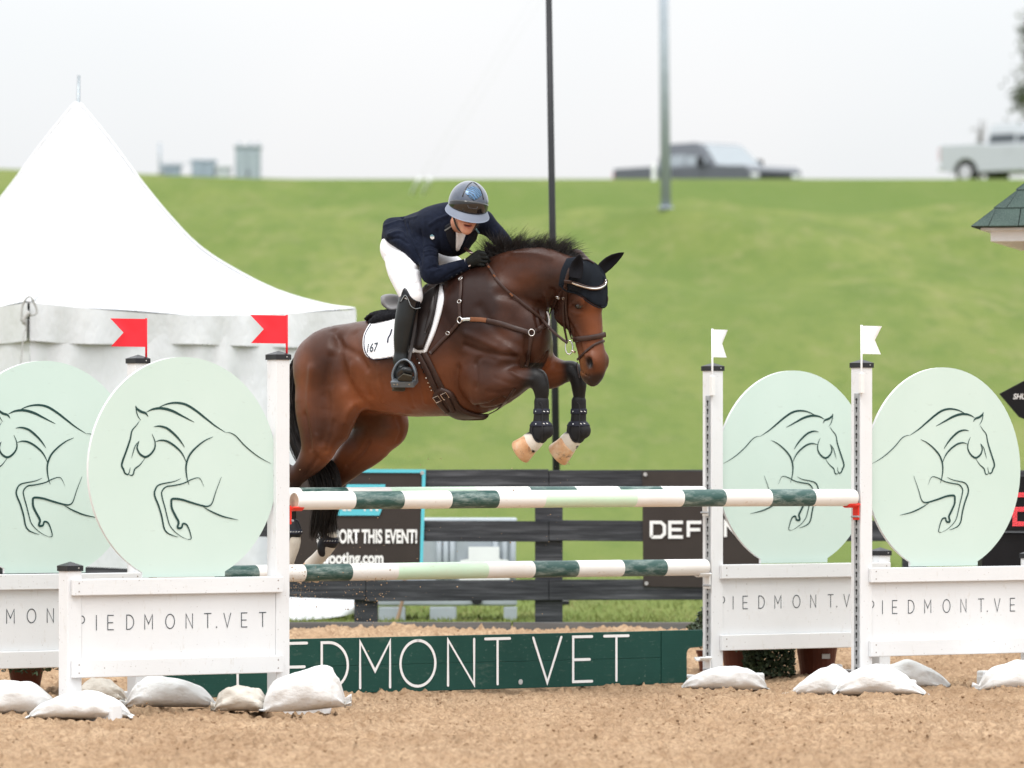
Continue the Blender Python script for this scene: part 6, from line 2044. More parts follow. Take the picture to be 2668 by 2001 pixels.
BB_ = BVHTree.FromPolygons([v.co for v in bon.data.vertices], [p.vertices for p in bon.data.polygons])
sstrap('edging', eb_, [(1458, 741), (1478, 757), (1506, 764), (1530, 782), (1552, 796), (1571, 800), (1580, 791)], .012, .006, M['knit'], .003, BB_)
M['earcloth'] = simple('black_ear_cloth', (0.010, 0.010, 0.012), 0.85, var=0.2, spec=0.06)
def ear(base, tip, Yb, Yt, wpx, opening):
    A, B = np.array(at(*base, Yb)), np.array(at(*tip, Yt))
    ax = (B - A); L = np.linalg.norm(ax); ax /= L
    op = np.array(opening, float); op -= ax * (op @ ax); op /= np.linalg.norm(op)
    sd2 = np.cross(ax, op)
    v, f = [], []
    n, m = 20, 14
    for j in range(m + 1):
        q = j / m
        rr = np.interp(q, [0, .15, .4, .65, .85, .95, 1], [.85, .98, 1.0, .80, .46, .22, .05]) * wpx * S_ / 2
        for i in range(n):
            a = 2 * PI * i / n
            x, y = math.cos(a), math.sin(a)
            yy = y * 0.75 if y < 0 else y * 0.75 * (0.25 - 0.9 * (1 - abs(x)) * math.sin(PI * min(q * 1.05, 1)))
            v.append(A + ax * L * q + sd2 * x * rr + op * yy * rr - op * 0.010 * math.sin(PI * q))
    for j in range(m):
        for i in range(n):
            f.append((j * n + i, j * n + (i + 1) % n, (j + 1) * n + (i + 1) % n, (j + 1) * n + i))
    f.append(tuple(range(m * n, m * n + n)))
    wpart(mesh('ear_sleeve', v, f, M['earcloth'], None, True), eb_)
_l, _ = hit(1500, 716, BB_)
ear((1499, 724), (1511, 663), _l.y - .022, _l.y - .030, 38, (.35, -.9, .1))
ear((1563, 706), (1626, 658), 32.07, 32.10, 36, (.3, -.8, -.4))

# ================================================================== bridle
br = thing('bridle', 'brown leather bridle with flash noseband and reins', 'bridle', hd(.2, 0, .1))
BHB = BVHTree.FromPolygons([v.co for v in body.data.vertices] + [v.co for v in bon.data.vertices],
      [tuple(p.vertices) for p in body.data.polygons] + [tuple(i + len(body.data.vertices) for i in p.vertices) for p in bon.data.polygons])
sstrap('headpiece', br, [(1486, 700), (1480, 716), (1475, 736)], .020, .006, M['leather'], .003, BHB)
sstrap('headpiece', br, [(1516, 676), (1530, 677), (1546, 686)], .014, .005, M['leather'], .003, BHB)
bb_ = sstrap('browband', br, [(1472, 733), (1490, 735), (1515, 744), (1540, 752), (1560, 751), (1574, 741), (1580, 731)], .022, .008, M['leather'], .003, BHB, 8)
sstrap('browband_inlay', br, [(1490, 735.5), (1515, 744.5), (1540, 752.5), (1560, 751.5), (1574, 741.5), (1580, 731)], .009, .004, M['silver'], .010, BHB, 8)
sstrap('cheekpiece', br, [(1475, 738), (1470, 765), (1469, 800), (1471, 845), (1479, 888)], .017, .006, M['leather'], .003, BHB)
sstrap('noseband_hanger', br, [(1476, 745), (1475, 775), (1478, 825), (1484, 855), (1492, 882)], .014, .006, M['leather'], .004, BHB)
sstrap('throatlatch', br, [(1473, 744), (1456, 772), (1441, 800), (1433, 822)], .013, .005, M['leather'], .003, BHB)
sstrap('noseband', br, [(1489, 884), (1505, 883), (1530, 881), (1555, 877), (1573, 872)], .030, .010, M['leather'], .003, BHB)
sstrap('flash_strap', br, [(1572, 889), (1562, 892), (1545, 901), (1524, 919), (1506, 937)], .015, .005, M['leather'], .003, BHB)
sstrap('flash_strap', br, [(1504, 940), (1504, 960), (1510, 985)], .008, .004, M['leather'], .003, BHB)
for px, py, rt in ((1471, 776, 1.4), (1455, 773, .8)):
    ringo('buckle', br, px, py, 5.5, 4, rt, .0024, M['silver'], .008, BHB)
ringo('bit_ring', br, 1484, 906, 9.5, 18, -.15, .0042, M['silver'], .016, BHB)
l, n = hit(1497, 915, BHB)
if l is None: l, n = at(1492, 913, 32.0), Vector((-.3, -.95, 0))
wpart(MB().tube([Vector(l) + n * .012 + Vector((-.005, 0, 0)), Vector(l) + n * .012 + Vector((.02, 0, -.012))], .0065, 8).build('bit_mouthpiece', M['gold'], None, smooth=True), br)
# reins: from the bit, through the breastplate loop, to the hand on the crest
P1, N1 = on_surf([(1266, 684), (1283, 710), (1301, 738), (1340, 774), (1385, 812), (1415, 836)], 6)
P1 = [p + n * .014 for p, n in zip(P1, N1)]
end = at(1479, 894, hd(.42, -.02, .07)[1])
a0 = P1[-1]
for k in range(1, 10):
    p = a0.lerp(end, k / 9); p.z -= 0.010 * math.sin(PI * k / 9); P1.append(p); 
N1 = [Vector((-.4, -.9, .1))] * len(P1)
strap('rein', br, P1, N1, .015, .004, M['leather'], 0)
for i in (4, 9, 17):
    p = P1[i]; o = MB().box(p + Vector((0, -.003, 0)), (.010, .012, .024), Matrix.Rotation(-.8, 3, 'Y')).build('rein_stop', M['leather_tan'], None); wpart(o, br)
ml = MB().tube([at(1421 + 10 * math.cos(k * PI / 10), 842 + 24 * math.sin(k * PI / 10) - 6, 32.08) for k in range(-6, 12)], .006, 6).build('martingale_ring', M['white_plastic'], None, smooth=True); wpart(ml, bpx)

# ================================================================== leg boots
M['neoprene'] = simple('black_neoprene', (0.014, 0.014, 0.016), 0.6, var=0.25, vscale=20)
M['boot_shell'] = simple('black_boot_shell', (0.020, 0.020, 0.023), 0.38, var=0.15)
M['boot_strap'] = simple('dark_navy_strap', (0.020, 0.022, 0.035), 0.7)
def front_boot(label, cx, lat):
    o = thing('tendon_boot', label, 'tendon boot', hp(cx, 1100, lat), group='tendon boots on the forelegs')
    lo, hi = hp(cx, 1175, lat), hp(cx, 1020, lat)
    Bf = Field((lo[0] - .16, lo[1] - .16, lo[2]), (hi[0] + .16, hi[1] + .16, hi[2]), 0.005)
    Bf.tube(tubecat([(hp(cx, 1046, lat), .041, 19 * S_), (hp(cx, 1070, lat), .041, 19.5 * S_), (hp(cx - 1, 1098, lat), .043, 21 * S_), (hp(cx - 2, 1118, lat), .048, 25.5 * S_), (hp(cx - 6, 1136, lat), .044, 23 * S_)]), HL, 0.01)
    Bf.ell(hp(cx + 16, 1122, lat), (.032, .038, .042), (HF, HL, (0, 0, 1)), 0.02)
    Bf.ell(hp(cx - 20, 1122, lat), (.022, .030, .045), (HF, HL, (0, 0, 1)), 0.02)
    V_, Q_ = Bf.mesh(2)
    sh = np_mesh('shell', V_, Q_, M['neoprene']); wpart(sh, o)
    bv = BVHTree.FromPolygons([tuple(v) for v in V_], [tuple(q) for q in Q_])
    for y in (1072, 1105):
        c = Vector(hp(cx - 1, y, lat)); pts, ns = [], []
        for k in range(29):
            a = 2 * PI * k / 28
            d = Vector((math.cos(a), math.sin(a), 0))
            l, n, _, _ = bv.ray_cast(c + d * .2, -d)
            if l is not None: pts.append(l); ns.append(n)
        o2 = strap('strap', o, pts, ns, .030, .004, M['boot_strap'], .001, 1)
        for xx in (cx + 6, cx + 14):
            l, n = hit(xx, y, bv)
            if l is not None:
                m2 = MB().box(Vector(l) + n * .0065, (.010, .002, .004), Matrix.Rotation(.4, 3, 'Y')).build('print_mark', M['print_white'], None); wpart(m2, o)
        l, n = hit(cx - 13, y, bv)
        if l is not None: wpart(MB().tube([Vector(l) + n * .004, Vector(l) + n * .008], .004, 8).build('stud', M['silver'], None), o)
    P, N = on_surf([(cx - 22, 1108), (cx - 24, 1128), (cx - 14, 1148), (cx - 2, 1150), (cx + 3, 1130), (cx + 2, 1108), (cx + 2, 1060), (cx - 5, 1048)], 5, bv)
    strap('shell_edge', o, P, N, .007, .005, M['boot_shell'], .001)
front_boot('black tendon boot on the near bent foreleg with two printed straps', 1411, .19)
front_boot('black tendon boot on the farther foreleg below the muzzle', 1508, -.14)
def hind_boot(label, cx, cy, lat, dx):
    o = thing('fetlock_boot', label, 'fetlock boot', hp(cx, cy, lat), group='fetlock boots on the hind legs')
    c0 = hp(cx, cy, lat)
    Bf = Field(tuple(np.array(c0) - .15), tuple(np.array(c0) + .15), 0.005)
    Bf.tube(tubecat([(hp(cx + dx * .3, cy - 26, lat), .042, 21 * S_), (hp(cx, cy - 6, lat), .047, 24 * S_)]), HL, 0.01)
    Bf.ell(hp(cx + dx, cy + 8, lat + .02), (.030, .040, .058), (HF, HL, (0, 0, 1)), 0.015)
    V_, Q_ = Bf.mesh(2)
    wpart(np_mesh('shell', V_, Q_, M['boot_shell']), o)
    bv = BVHTree.FromPolygons([tuple(v) for v in V_], [tuple(q) for q in Q_])
    sb_ = sstrap('strap', o, [(cx - 14, cy - 8), (cx, cy - 7), (cx + 12, cy - 8), (cx + 20, cy - 9)], .026, .005, M['boot_strap'], .002, bv)
    for k in range(-2, 4):
        l, n = hit(cx + k * 6, cy - 8, bv)
        if l is not None: wpart(MB().box(Vector(l) + n * .0075, (.009, .002, .003), Matrix.Rotation(-.6, 3, 'Y')).build('print_mark', M['print_white'], None), o)
hind_boot('black fetlock boot on the far hind leg in front of the banner', 860, 1418, -.175, -19)
hind_boot('black fetlock boot on the near hind leg beside the front left post', 765, 1394, .18, -14)
# ================================================================== the rider
rd = thing('person', 'rider in navy jacket, white breeches and grey helmet leaning forward on the horse', 'person', hp(1050, 800, 0))
def yax(px): return float(hp(px, 700, 0)[1])
def rp3(px, py, dy=0.0):                      # pixel, metres nearer than the horse's middle plane
    return np.array(at(px, py, yax(px) - dy))
# upper body is turned towards us
TY = math.radians(58)
TLr = np.array([-math.sin(TY), -math.cos(TY), 0])
def rows(L): return tubecat([(rp3(a, b, c), d, e * S_) for a, b, c, d, e in L])
LEG_N = [(1043, 655, .13, .090, 45), (1048, 680, .19, .094, 47), (1054, 707, .27, .092, 44), (1064, 745, .33, .078, 35), (1072, 772, .355, .066, 30)]
BOOT_N = [(1068, 778, .36, .060, 28.5), (1064, 795, .365, .060, 29), (1057, 835, .37, .060, 29), (1050, 880, .375, .050, 25.5), (1046, 915, .375, .040, 19.5), (1045, 938, .375, .038, 19)]
LEG_F = [(1060, 640, -.12, .10, 47), (1110, 672, -.20, .09, 40), (1165, 690, -.25, .08, 34), (1190, 705, -.27, .07, 30)]
TORSO = [(1044, 624, .0, .140, 42), (1066, 614, .0, .160, 46), (1100, 600, .01, .160, 48), (1140, 592, .03, .175, 52), (1172, 588, .05, .175, 50), (1190, 580, .06, .13, 40)]
ARM_N = [(1122, 585, .13, .062, 30), (1117, 620, .17, .060, 27.5), (1117, 665, .24, .056, 26), (1119, 700, .29, .055, 26), (1124, 716, .29, .052, 25), (1150, 713, .25, .048, 22.5), (1185, 700, .20, .042, 19), (1213, 690, .17, .036, 16)]
ARM_F = [(1258, 578, -.05, .060, 27), (1284, 600, -.09, .055, 24), (1310, 628, -.14, .050, 22), (1318, 645, -.16, .046, 20), (1300, 656, -.13, .040, 17), (1284, 656, -.10, .036, 15)]
# ---- head frame
HC = np.array(at(1219, 541, 32.14))
fF = np.array([0.16, -0.90, -0.34]); fF /= np.linalg.norm(fF)
fU = np.array([0.20, -0.36, 0.90]); fU -= fF * (fU @ fF); fU /= np.linalg.norm(fU)
fR = np.cross(fF, fU)
def hq(f, u, rr=0.0): return HC + fF * f + fU * u + fR * rr
AX3 = (fF, fU, fR)
# ---- body: one skin surface, mostly under the clothes
Bd = Field((-1.05, 31.6, 1.25), (0.25, 33.3, 3.15), 0.008)
def shrink(L, k): return [(a, b, c, d * k, e * k) for a, b, c, d, e in L]
for L in (TORSO, LEG_N, LEG_F, ARM_N, ARM_F, BOOT_N):
    Bd.tube(rows(shrink(L, .72)), TLr if L is TORSO else HL, 0.03)
Bd.tube([(hq(-.02, -.09), .055, .055), (rp3(1190, 585, .05), .06, .06)], fR, 0.03)
Bd.ell(hq(0, .0), (.085, .105, .072), AX3, 0.03)
Bd.ell(hq(.03, -.065), (.055, .065, .052), AX3, 0.03)
V_, Q_ = Bd.mesh(2)
t = NT('skin')
t.set('Base Color', t.ramp(t.noise(14, 4), [(0.3, (0.50, 0.235, 0.15)), (0.7, (0.60, 0.31, 0.21))])).set('Roughness', 0.5)
t.set('Subsurface Weight', 0.12); t.p.inputs['Subsurface Radius'].default_value = (0.02, 0.008, 0.004); t.p.inputs['Subsurface Scale'].default_value = 0.3
M['skin'] = t.m
M['lip'] = simple('lips', (0.36, 0.10, 0.075), 0.45)
wpart(np_mesh('body', V_, Q_, M['skin']), rd)
# face modelled finer, a child of the body's head
Fc = Field(tuple(HC - .2), tuple(HC + .2), 0.0035)
Fc.ell(hq(0, .01), (.092, .11, .074), AX3, 0.02)
Fc.ell(hq(.045, -.075), (.052, .058, .050), AX3, 0.03)            # jaw
Fc.ell(hq(.082, -.112), (.022, .020, .024), AX3, 0.03)             # chin
for sg in (1, -1):
    Fc.ell(hq(.062, -.035, sg * .042), (.028, .026, .022), AX3, 0.02)   # cheek
    Fc.ell(hq(.088, .012, sg * .031), (.016, .011, .017), AX3, 0.012, sub=True)
    Fc.ell(hq(.082, .008, sg * .031), (.012, .012, .012), AX3, 0.003)
    Fc.ell(hq(-.0, -.02, sg * .078), (.018, .03, .008), AX3, 0.006)      # ear
Fc.tube([(hq(.090, .02), .008, .008), (hq(.108, -.025), .011, .010)], fR, 0.015)     # nose
Fc.ell(hq(.104, -.03), (.012, .010, .015), AX3, 0.010)
Fc.tube([(hq(.090, -.068, -.022), .007, .006), (hq(.101, -.066, 0), .009, .008), (hq(.090, -.068, .022), .007, .006)], fU, 0.010)
Fc.tube([(hq(.088, -.086, -.018), .007, .006), (hq(.098, -.086, 0), .010, .009), (hq(.088, -.086, .018), .007, .006)], fU, 0.010)
Fc.tube([(hq(.096, -.076, -.020), .0035, .012), (hq(.106, -.076, 0), .0045, .014), (hq(.096, -.076, .020), .0035, .012)], fU, 0.004, sub=True)
V_, Q_ = Fc.mesh(2)
face = np_mesh('face', V_, Q_, M['skin']); wpart(face, rd)
lc = np.stack([(V_ - HC) @ fF, (V_ - HC) @ fU, (V_ - HC) @ fR], -1)
skc = np.tile(np.array([.56, .275, .185]), (len(V_), 1))
def mixc(C, w, c): return C * (1 - w[:, None]) + np.array(c) * w[:, None]
skc = mixc(skc, np.exp(-(((lc[:, 1] + .035) / .03) ** 2 + ((np.abs(lc[:, 2]) - .045) / .025) ** 2)) * .35, (.60, .20, .13))
skc = mixc(skc, np.exp(-(((lc[:, 1] + .077) / .013) ** 2 + (lc[:, 2] / .024) ** 4)) * (lc[:, 0] > .07) * .9, (.40, .11, .085))
skc = mixc(skc, np.exp(-(((lc[:, 1] + .0755) / .0045) ** 2 + (lc[:, 2] / .021) ** 4)) * (lc[:, 0] > .07) * .95, (.06, .015, .012))
skc = mixc(skc, np.exp(-(((lc[:, 1] - .010) / .010) ** 2 + ((np.abs(lc[:, 2]) - .031) / .014) ** 2)) * (lc[:, 0] > .06) * .8, (.05, .03, .025))
col_attr(face, skc)
t = NT('face_skin')
va = t.n.new('ShaderNodeVertexColor'); va.layer_name = 'Col'
t.set('Base Color', va.outputs[0]).set('Roughness', 0.48).set('Subsurface Weight', 0.1)
t.p.inputs['Subsurface Scale'].default_value = 0.02
face.data.materials.clear(); face.data.materials.append(t.m)
M['brown_hair'] = simple('brown_hair', (0.06, 0.03, 0.018), 0.5)
Hr = Field(tuple(HC - .2), tuple(HC + .2), 0.006)
Hr.tube([(hq(-.06, -.03, .03), .04, .05), (hq(-.085, -.075, .0), .045, .03), (hq(-.06, -.03, -.03), .04, .05)], fR, 0.02)
V_, Q_ = Hr.mesh(1)
wpart(np_mesh('hair', V_, Q_, M['brown_hair']), rd)

# ---- breeches
t = NT('white_breeches')
t.set('Base Color', t.ramp(t.noise(5, 3), [(0.3, (0.78, 0.78, 0.81)), (0.7, (0.83, 0.83, 0.85))])).set('Roughness', 0.75)
t.bump(t.noise(11, 4, 0.6, (1, 1, 2)), 0.15, 0.02)
M['breech'] = t.m
Br = Field((-1.05, 31.6, 1.9), (0.05, 33.3, 2.85), 0.008)
Br.tube(rows([(1046, 640, .0, .150, 41), (1062, 628, .0, .15, 40)]), HL, 0.02)
Br.ell(rp3(1038, 652, .08), (.095, .09, .085), (HF, HL, (0, 0, 1)), 0.05)
Br.ell(rp3(1050, 645, -.10), (.095, .10, .10), (HF, HL, (0, 0, 1)), 0.05)
Br.tube(rows(LEG_N), HL, 0.05)
Br.tube(rows(LEG_F), HL, 0.05)
V_, Q_ = Br.mesh(2)
N_ = normals(V_, Q_); BBr = bvh_of(V_, Q_)
for pts, w_, a_ in (([(1002, 668), (1030, 676), (1062, 668)], .010, -.006), ([(1015, 705), (1040, 712), (1068, 704)], .009, -.004), ([(1040, 738), (1062, 744), (1088, 738)], .009, -.006),
                    ([(1042, 750), (1064, 757), (1090, 752)], .009, .004), ([(1060, 690), (1078, 700), (1096, 700)], .009, -.006), ([(1030, 655), (1056, 668), (1082, 690)], .010, .004)):
    P3 = surf([tuple(x) for x in catmull(pts, 4)], BBr)
    if len(P3) > 1: V_ = V_ + N_ * (a_ * np.exp(-(dist_poly(V_, P3) / w_) ** 2))[:, None]
brm = np_mesh('breeches', V_, Q_, M['breech']); wpart(brm, rd)

# ---- jacket
t = NT('navy_wool_jacket')
t.set('Base Color', t.ramp(t.noise(40, 3), [(0.3, (0.0055, 0.0078, 0.0165)), (0.7, (0.010, 0.0135, 0.027))])).set('Roughness', 0.8).set('Specular IOR Level', 0.06)
t.set('Sheen Weight', 0.03).set('Sheen Roughness', 0.5)
t.bump(t.noise(6, 5, 0.65), 0.35, 0.02)
M['jacket'] = t.m
Jk = Field((-1.05, 31.6, 1.85), (0.25, 33.3, 3.15), 0.006)
Jk.tube(rows(TORSO), TLr * .5 + HL * .5, 0.03)
Jk.tube(rows([(1150, 600, .06, .15, 50), (1176, 618, .08, .14, 44), (1170, 640, .08, .11, 28)]), TLr, 0.06)      # chest front
Jk.tube(rows([(1128, 578, .10, .07, 32), (1175, 565, .08, .09, 36), (1230, 566, .02, .07, 32), (1258, 576, -.03, .06, 28)]), np.array([0, -1., 0]), 0.06)   # shoulders
Jk.tube(rows(ARM_N), HL, 0.007)
Jk.tube(rows(ARM_F), HL, 0.03)
# skirt hanging over the hip
Jk.tube(rows([(1046, 606, .07, .12, 32), (1046, 618, .13, .11, 27), (1056, 628, .20, .10, 26), (1078, 650, .25, .06, 24), (1088, 672, .26, .045, 17)]), HL, 0.04)
Jk.tube(rows([(1090, 640, .16, .09, 34), (1097, 668, .22, .05, 20)]), HL, 0.04)
V_, Q_ = Jk.mesh(1)
N_ = normals(V_, Q_); BJ = bvh_of(V_, Q_)
def jcre(pts, w, a):
    global V_
    P3 = surf([tuple(x) for x in catmull(pts, 4)], BJ)
    if len(P3) > 1: V_ = V_ + N_ * (1.5 * a * np.exp(-(dist_poly(V_, P3) / w) ** 2))[:, None]
for c in [([(1095, 600), (1100, 640), (1097, 690)], .008, -.006), ([(1140, 600), (1146, 640), (1144, 690)], .008, -.006),
          ([(1000, 590), (1040, 575), (1085, 565)], .010, .004), ([(1048, 566), (1055, 600), (1075, 640), (1093, 680)], .010, -.009),
          ([(1062, 580), (1072, 610), (1090, 640)], .008, -.006), ([(1012, 612), (1040, 605), (1065, 615), (1085, 632)], .010, .007),
          ([(1010, 625), (1038, 620), (1062, 634)], .009, -.007), ([(1102, 645), (1120, 640), (1138, 646)], .005, -.005), ([(1104, 656), (1122, 652), (1140, 658)], .005, .004),
          ([(1108, 668), (1124, 664), (1140, 668)], .005, -.004), ([(1116, 700), (1132, 694), (1144, 697)], .006, -.006), ([(1128, 708), (1140, 702), (1150, 700)], .006, .004),
          ([(1150, 728), (1175, 712), (1200, 700)], .006, -.003), ([(1120, 585), (1140, 572), (1165, 562)], .010, .005)]:
    jcre(*c)
V_ = laplace(V_, Q_, 1)
jk = np_mesh('jacket', V_, Q_, M['jacket']); wpart(jk, rd)
BJ = bvh_of(V_, Q_)
M['lapel'] = simple('black_navy_lapel', (0.005, 0.006, 0.010), 0.7)
lp_, _, _ = coons('lapel', rd, [(1158, 590), (1168, 583), (1178, 578)], [(1183, 662), (1186, 664), (1189, 665)], [(1158, 590), (1166, 625), (1183, 662)], [(1178, 578), (1184, 620), (1189, 665)], M['lapel'], .006, .004, 10, 20, BJ)
lp2_, _, _ = coons('lapel', rd, [(1226, 600), (1240, 590), (1250, 585)], [(1190, 665), (1193, 665), (1197, 663)], [(1226, 600), (1210, 630), (1190, 665)], [(1250, 585), (1238, 625), (1197, 663)], M['lapel'], .006, .004, 10, 20, BJ)
M['stock'] = simple('white_stock_tie', (0.72, 0.70, 0.69), 0.7, var=0.15, vscale=20)
stk, _, _ = coons('stock_tie', rd, [(1181, 575), (1195, 585), (1214, 600)], [(1186, 648), (1189, 652), (1193, 650)], [(1181, 575), (1187, 610), (1186, 648)], [(1214, 600), (1206, 625), (1193, 650)], M['stock'], .012, .004, 12, 20, BJ)
M['pipe_teal'] = simple('light_blue_lettering', (0.20, 0.38, 0.46), 0.5)
sstrap('collar_print', rd, [(1158, 601), (1166, 596), (1176, 589)], .008, .002, simple('grey_embroidery', (0.16, 0.17, 0.17), .6), .009, BJ)
sstrap('collar_print', rd, [(1238, 592), (1243, 598), (1248, 604)], .010, .002, M['pipe_teal'], .010, BJ)
# badge on the sleeve
l, n = hit(1127, 617, BJ)
a = Vector((1, 0, 0)); a = (a - n * a.dot(n)).normalized(); b = n.cross(a)
if b.z < 0: b = -b
bd = [Vector(l) + n * .004 + (a * math.cos(k * PI / 3 + PI / 6) + b * math.sin(k * PI / 3 + PI / 6)) * .0155 for k in range(6)]
wpart(mesh('sleeve_badge', bd, [tuple(range(6))], M['print_white']), rd)
bd2 = [bd[0] + n * .001, bd[1] + n * .001, bd[2] + n * .001, Vector(l) + n * .005 - a * .006 - b * .001, Vector(l) + n * .005 + a * .012 + b * .004]
wpart(mesh('sleeve_badge_print', [bd[0] + n * .001, bd[1] + n * .001, bd[2] + n * .001, bd[2] * .6 + bd[3] * .4 + n * .001, bd[0] * .8 + bd[5] * .2 + n * .001], [(0, 1, 2, 3, 4)], M['pipe_teal']), rd)
for px, py in ((1177, 721), (1190, 715), (1202, 709)):
    l, n = hit(px, py, BJ)
    if l is not None: wpart(MB().tube([Vector(l), Vector(l) + n * .004], .0065, 10).build('cuff_button', M['black_plastic'], None), rd)
wpart(MB().tube([rp3(1207, 692, .172), rp3(1219, 687, .166)], [.035, .033], 16).build('shirt_cuff', M['stock'], None, smooth=True), rd)

# ---- tall boots
M['boot'] = simple('black_boot_leather', (0.012, 0.014, 0.015), 0.30, var=0.25, vscale=9, spec=0.32)
M['boot2'] = simple('black_patent_trim', (0.006, 0.006, 0.008), 0.15, spec=0.45)
M['sole'] = simple('olive_rubber_sole', (0.055, 0.048, 0.034), 0.6)
def rider_boot(near):
    o = None
    sg = 1 if near else -1
    lo = np.array(hp(1045, 1045, .1)) ; 
    Bt = Field((-1.0, 31.5, 1.55), (-.2, 33.4, 2.5), 0.0065)
    if near:
        Bt.tube(rows(BOOT_N), HL, 0.02)
        # foot: heel low and inside, toe raised and out towards us
        heel, ball, toe = rp3(1040, 990, .33), rp3(1054, 975, .44), rp3(1062, 966, .50)
        Bt.tube(tubecat([(rp3(1045, 940, .375), .036, 17 * S_), (rp3(1044, 965, .38), .036, 17 * S_)]), HL, 0.03)
        Bt.tube(tubecat([(heel, .033, .040), (rp3(1047, 978, .40), .036, .040), (ball, .042, .030), (toe, .036, .022)]), HF, 0.03)
    else:
        Bt.tube(rows([(1190, 705, -.27, .066, 30), (1180, 745, -.31, .062, 29), (1165, 800, -.34, .058, 27), (1150, 850, -.35, .045, 21), (1148, 880, -.35, .04, 19)]), HL, 0.02)
        Bt.tube(tubecat([(rp3(1145, 905, -.35), .036, .04), (rp3(1165, 905, -.40), .04, .032), (rp3(1180, 903, -.46), .036, .024)]), HF, 0.03)
    V_, Q_ = Bt.mesh(1)
    b = np_mesh('tall_boot', V_, Q_, M['boot']); wpart(b, rd)
    return b, bvh_of(V_, Q_)
tb, BT = rider_boot(True)
tb2, _ = rider_boot(False)
top, _, _ = coons('boot_top', rd, [(1048, 765), (1052, 752), (1060, 754), (1070, 772), (1082, 782), (1094, 786)], [(1042, 790), (1056, 775), (1064, 785), (1070, 800), (1080, 806), (1092, 804)],
      [(1048, 765), (1044, 778), (1042, 790)], [(1094, 786), (1094, 796), (1092, 804)], M['boot2'], .005, .002, 24, 8, BVHTree.FromPolygons([tuple(v.co) for v in tb.data.vertices] + [tuple(v.co) for v in brm.data.vertices], [tuple(p.vertices) for p in tb.data.polygons] + [tuple(i + len(tb.data.vertices) for i in p.vertices) for p in brm.data.polygons]))
sstrap('boot_piping', rd, [(1047, 786), (1057, 770), (1064, 780), (1070, 797), (1080, 804), (1091, 801)], .004, .005, simple('grey_piping', (0.25, 0.27, 0.28), .5), .007, BT)
sA, sB = rp3(1040, 992, .33), rp3(1060, 972, .49)
sl_ = MB()
for q_, w_ in ((0, .030), (.3, .033), (.6, .040), (.85, .040), (1, .022)):
    pass
def slab(name, pts, widths, th, mat):
    P = [np.array(p) for p in pts]
    d = P[-1] - P[0]; d /= np.linalg.norm(d)
    sdv = HF - d * (HF @ d); sdv /= np.linalg.norm(sdv); up = np.cross(d, sdv); up = up if up[2] > 0 else -up
    v, f = [], []
    for p, w_ in zip(P, widths):
        v += [p - sdv * w_, p + sdv * w_, p + sdv * w_ - up * th, p - sdv * w_ - up * th]
    for i in range(len(P) - 1):
        for j in range(4): f.append((i * 4 + j, i * 4 + (j + 1) % 4, i * 4 + 4 + (j + 1) % 4, i * 4 + 4 + j))
    f += [(3, 2, 1, 0), tuple((len(P) - 1) * 4 + j for j in range(4))]
    o = MB().add(v, f).build(name, mat, None, bevel=0.003); wpart(o, rd)
dn = np.array([0, 0, -.034])
slab('boot_sole', [rp3(1052, 985, .40) + dn * .5, rp3(1055, 978, .45) + dn * .7, rp3(1063, 968, .52) + dn * .45], [.034, .042, .026], .009, M['sole'])
slab('boot_heel', [rp3(1036, 1000, .30) + dn * .4, rp3(1041, 996, .365) + dn * .5], [.032, .034], .030, M['sole'])

# ---- stirrups (they belong to the saddle)
M['iron'] = simple('grey_stirrup_iron', (0.16, 0.18, 0.20), 0.35, 0.5, var=0.1)
tc_ = rp3(1052, 1000, .43)
L_, R_ = rp3(1025, 992, .43), rp3(1081, 992, .40)
arch = [L_, rp3(1024, 975, .43), rp3(1031, 955, .43), rp3(1042, 942, .425), rp3(1055, 937, .42), rp3(1067, 942, .415), rp3(1078, 957, .41), rp3(1083, 975, .405), R_]
ap = catmull(arch, 5)
P3 = np.array(ap)
strap('stirrup_iron', sd_, [Vector(p) for p in P3], [Vector(HL)] * len(P3), .013, .020, M['iron'], -.010, 0)
trd = MB()
A_, B_ = np.array(L_), np.array(R_)
d = (B_ - A_); d /= np.linalg.norm(d); sd2 = HL - d * (HL @ d); sd2 /= np.linalg.norm(sd2)
tilt = np.array([0, 0, -.45]) + sd2 * .9; tilt /= np.linalg.norm(tilt); nn2 = np.cross(d, tilt); nn2 = nn2 if nn2[2] > 0 else -nn2
v = []
for s0 in (-1, 1):
    for e0 in (A_ - d * .004, B_ + d * .004):
        v += [e0 + tilt * .036 * s0 + nn2 * .010, e0 + tilt * .036 * s0 - nn2 * .026]
o = MB().add(v, [(0, 1, 3, 2), (4, 6, 7, 5), (0, 2, 6, 4), (1, 5, 7, 3), (0, 4, 5, 1), (2, 3, 7, 6)]).build('stirrup_tread', M['iron'], None, bevel=.003); wpart(o, sd_)
for q_ in (.15, .30, .85):
    p = A_ + (B_ - A_) * q_ + tilt * .037 - nn2 * .004
    wpart(MB().tube([p, p + tilt * .003], .004, 8).build('rivet', M['silver'], None), sd_)
BBt = BT
strap('stirrup_leather', sd_, [Vector(rp3(1087, 800, .36)), Vector(rp3(1083, 850, .385)), Vector(rp3(1074, 900, .40)), Vector(rp3(1066, 938, .42))], [Vector(HL)] * 4, .022, .005, M['leather_blk'], .0, 1)

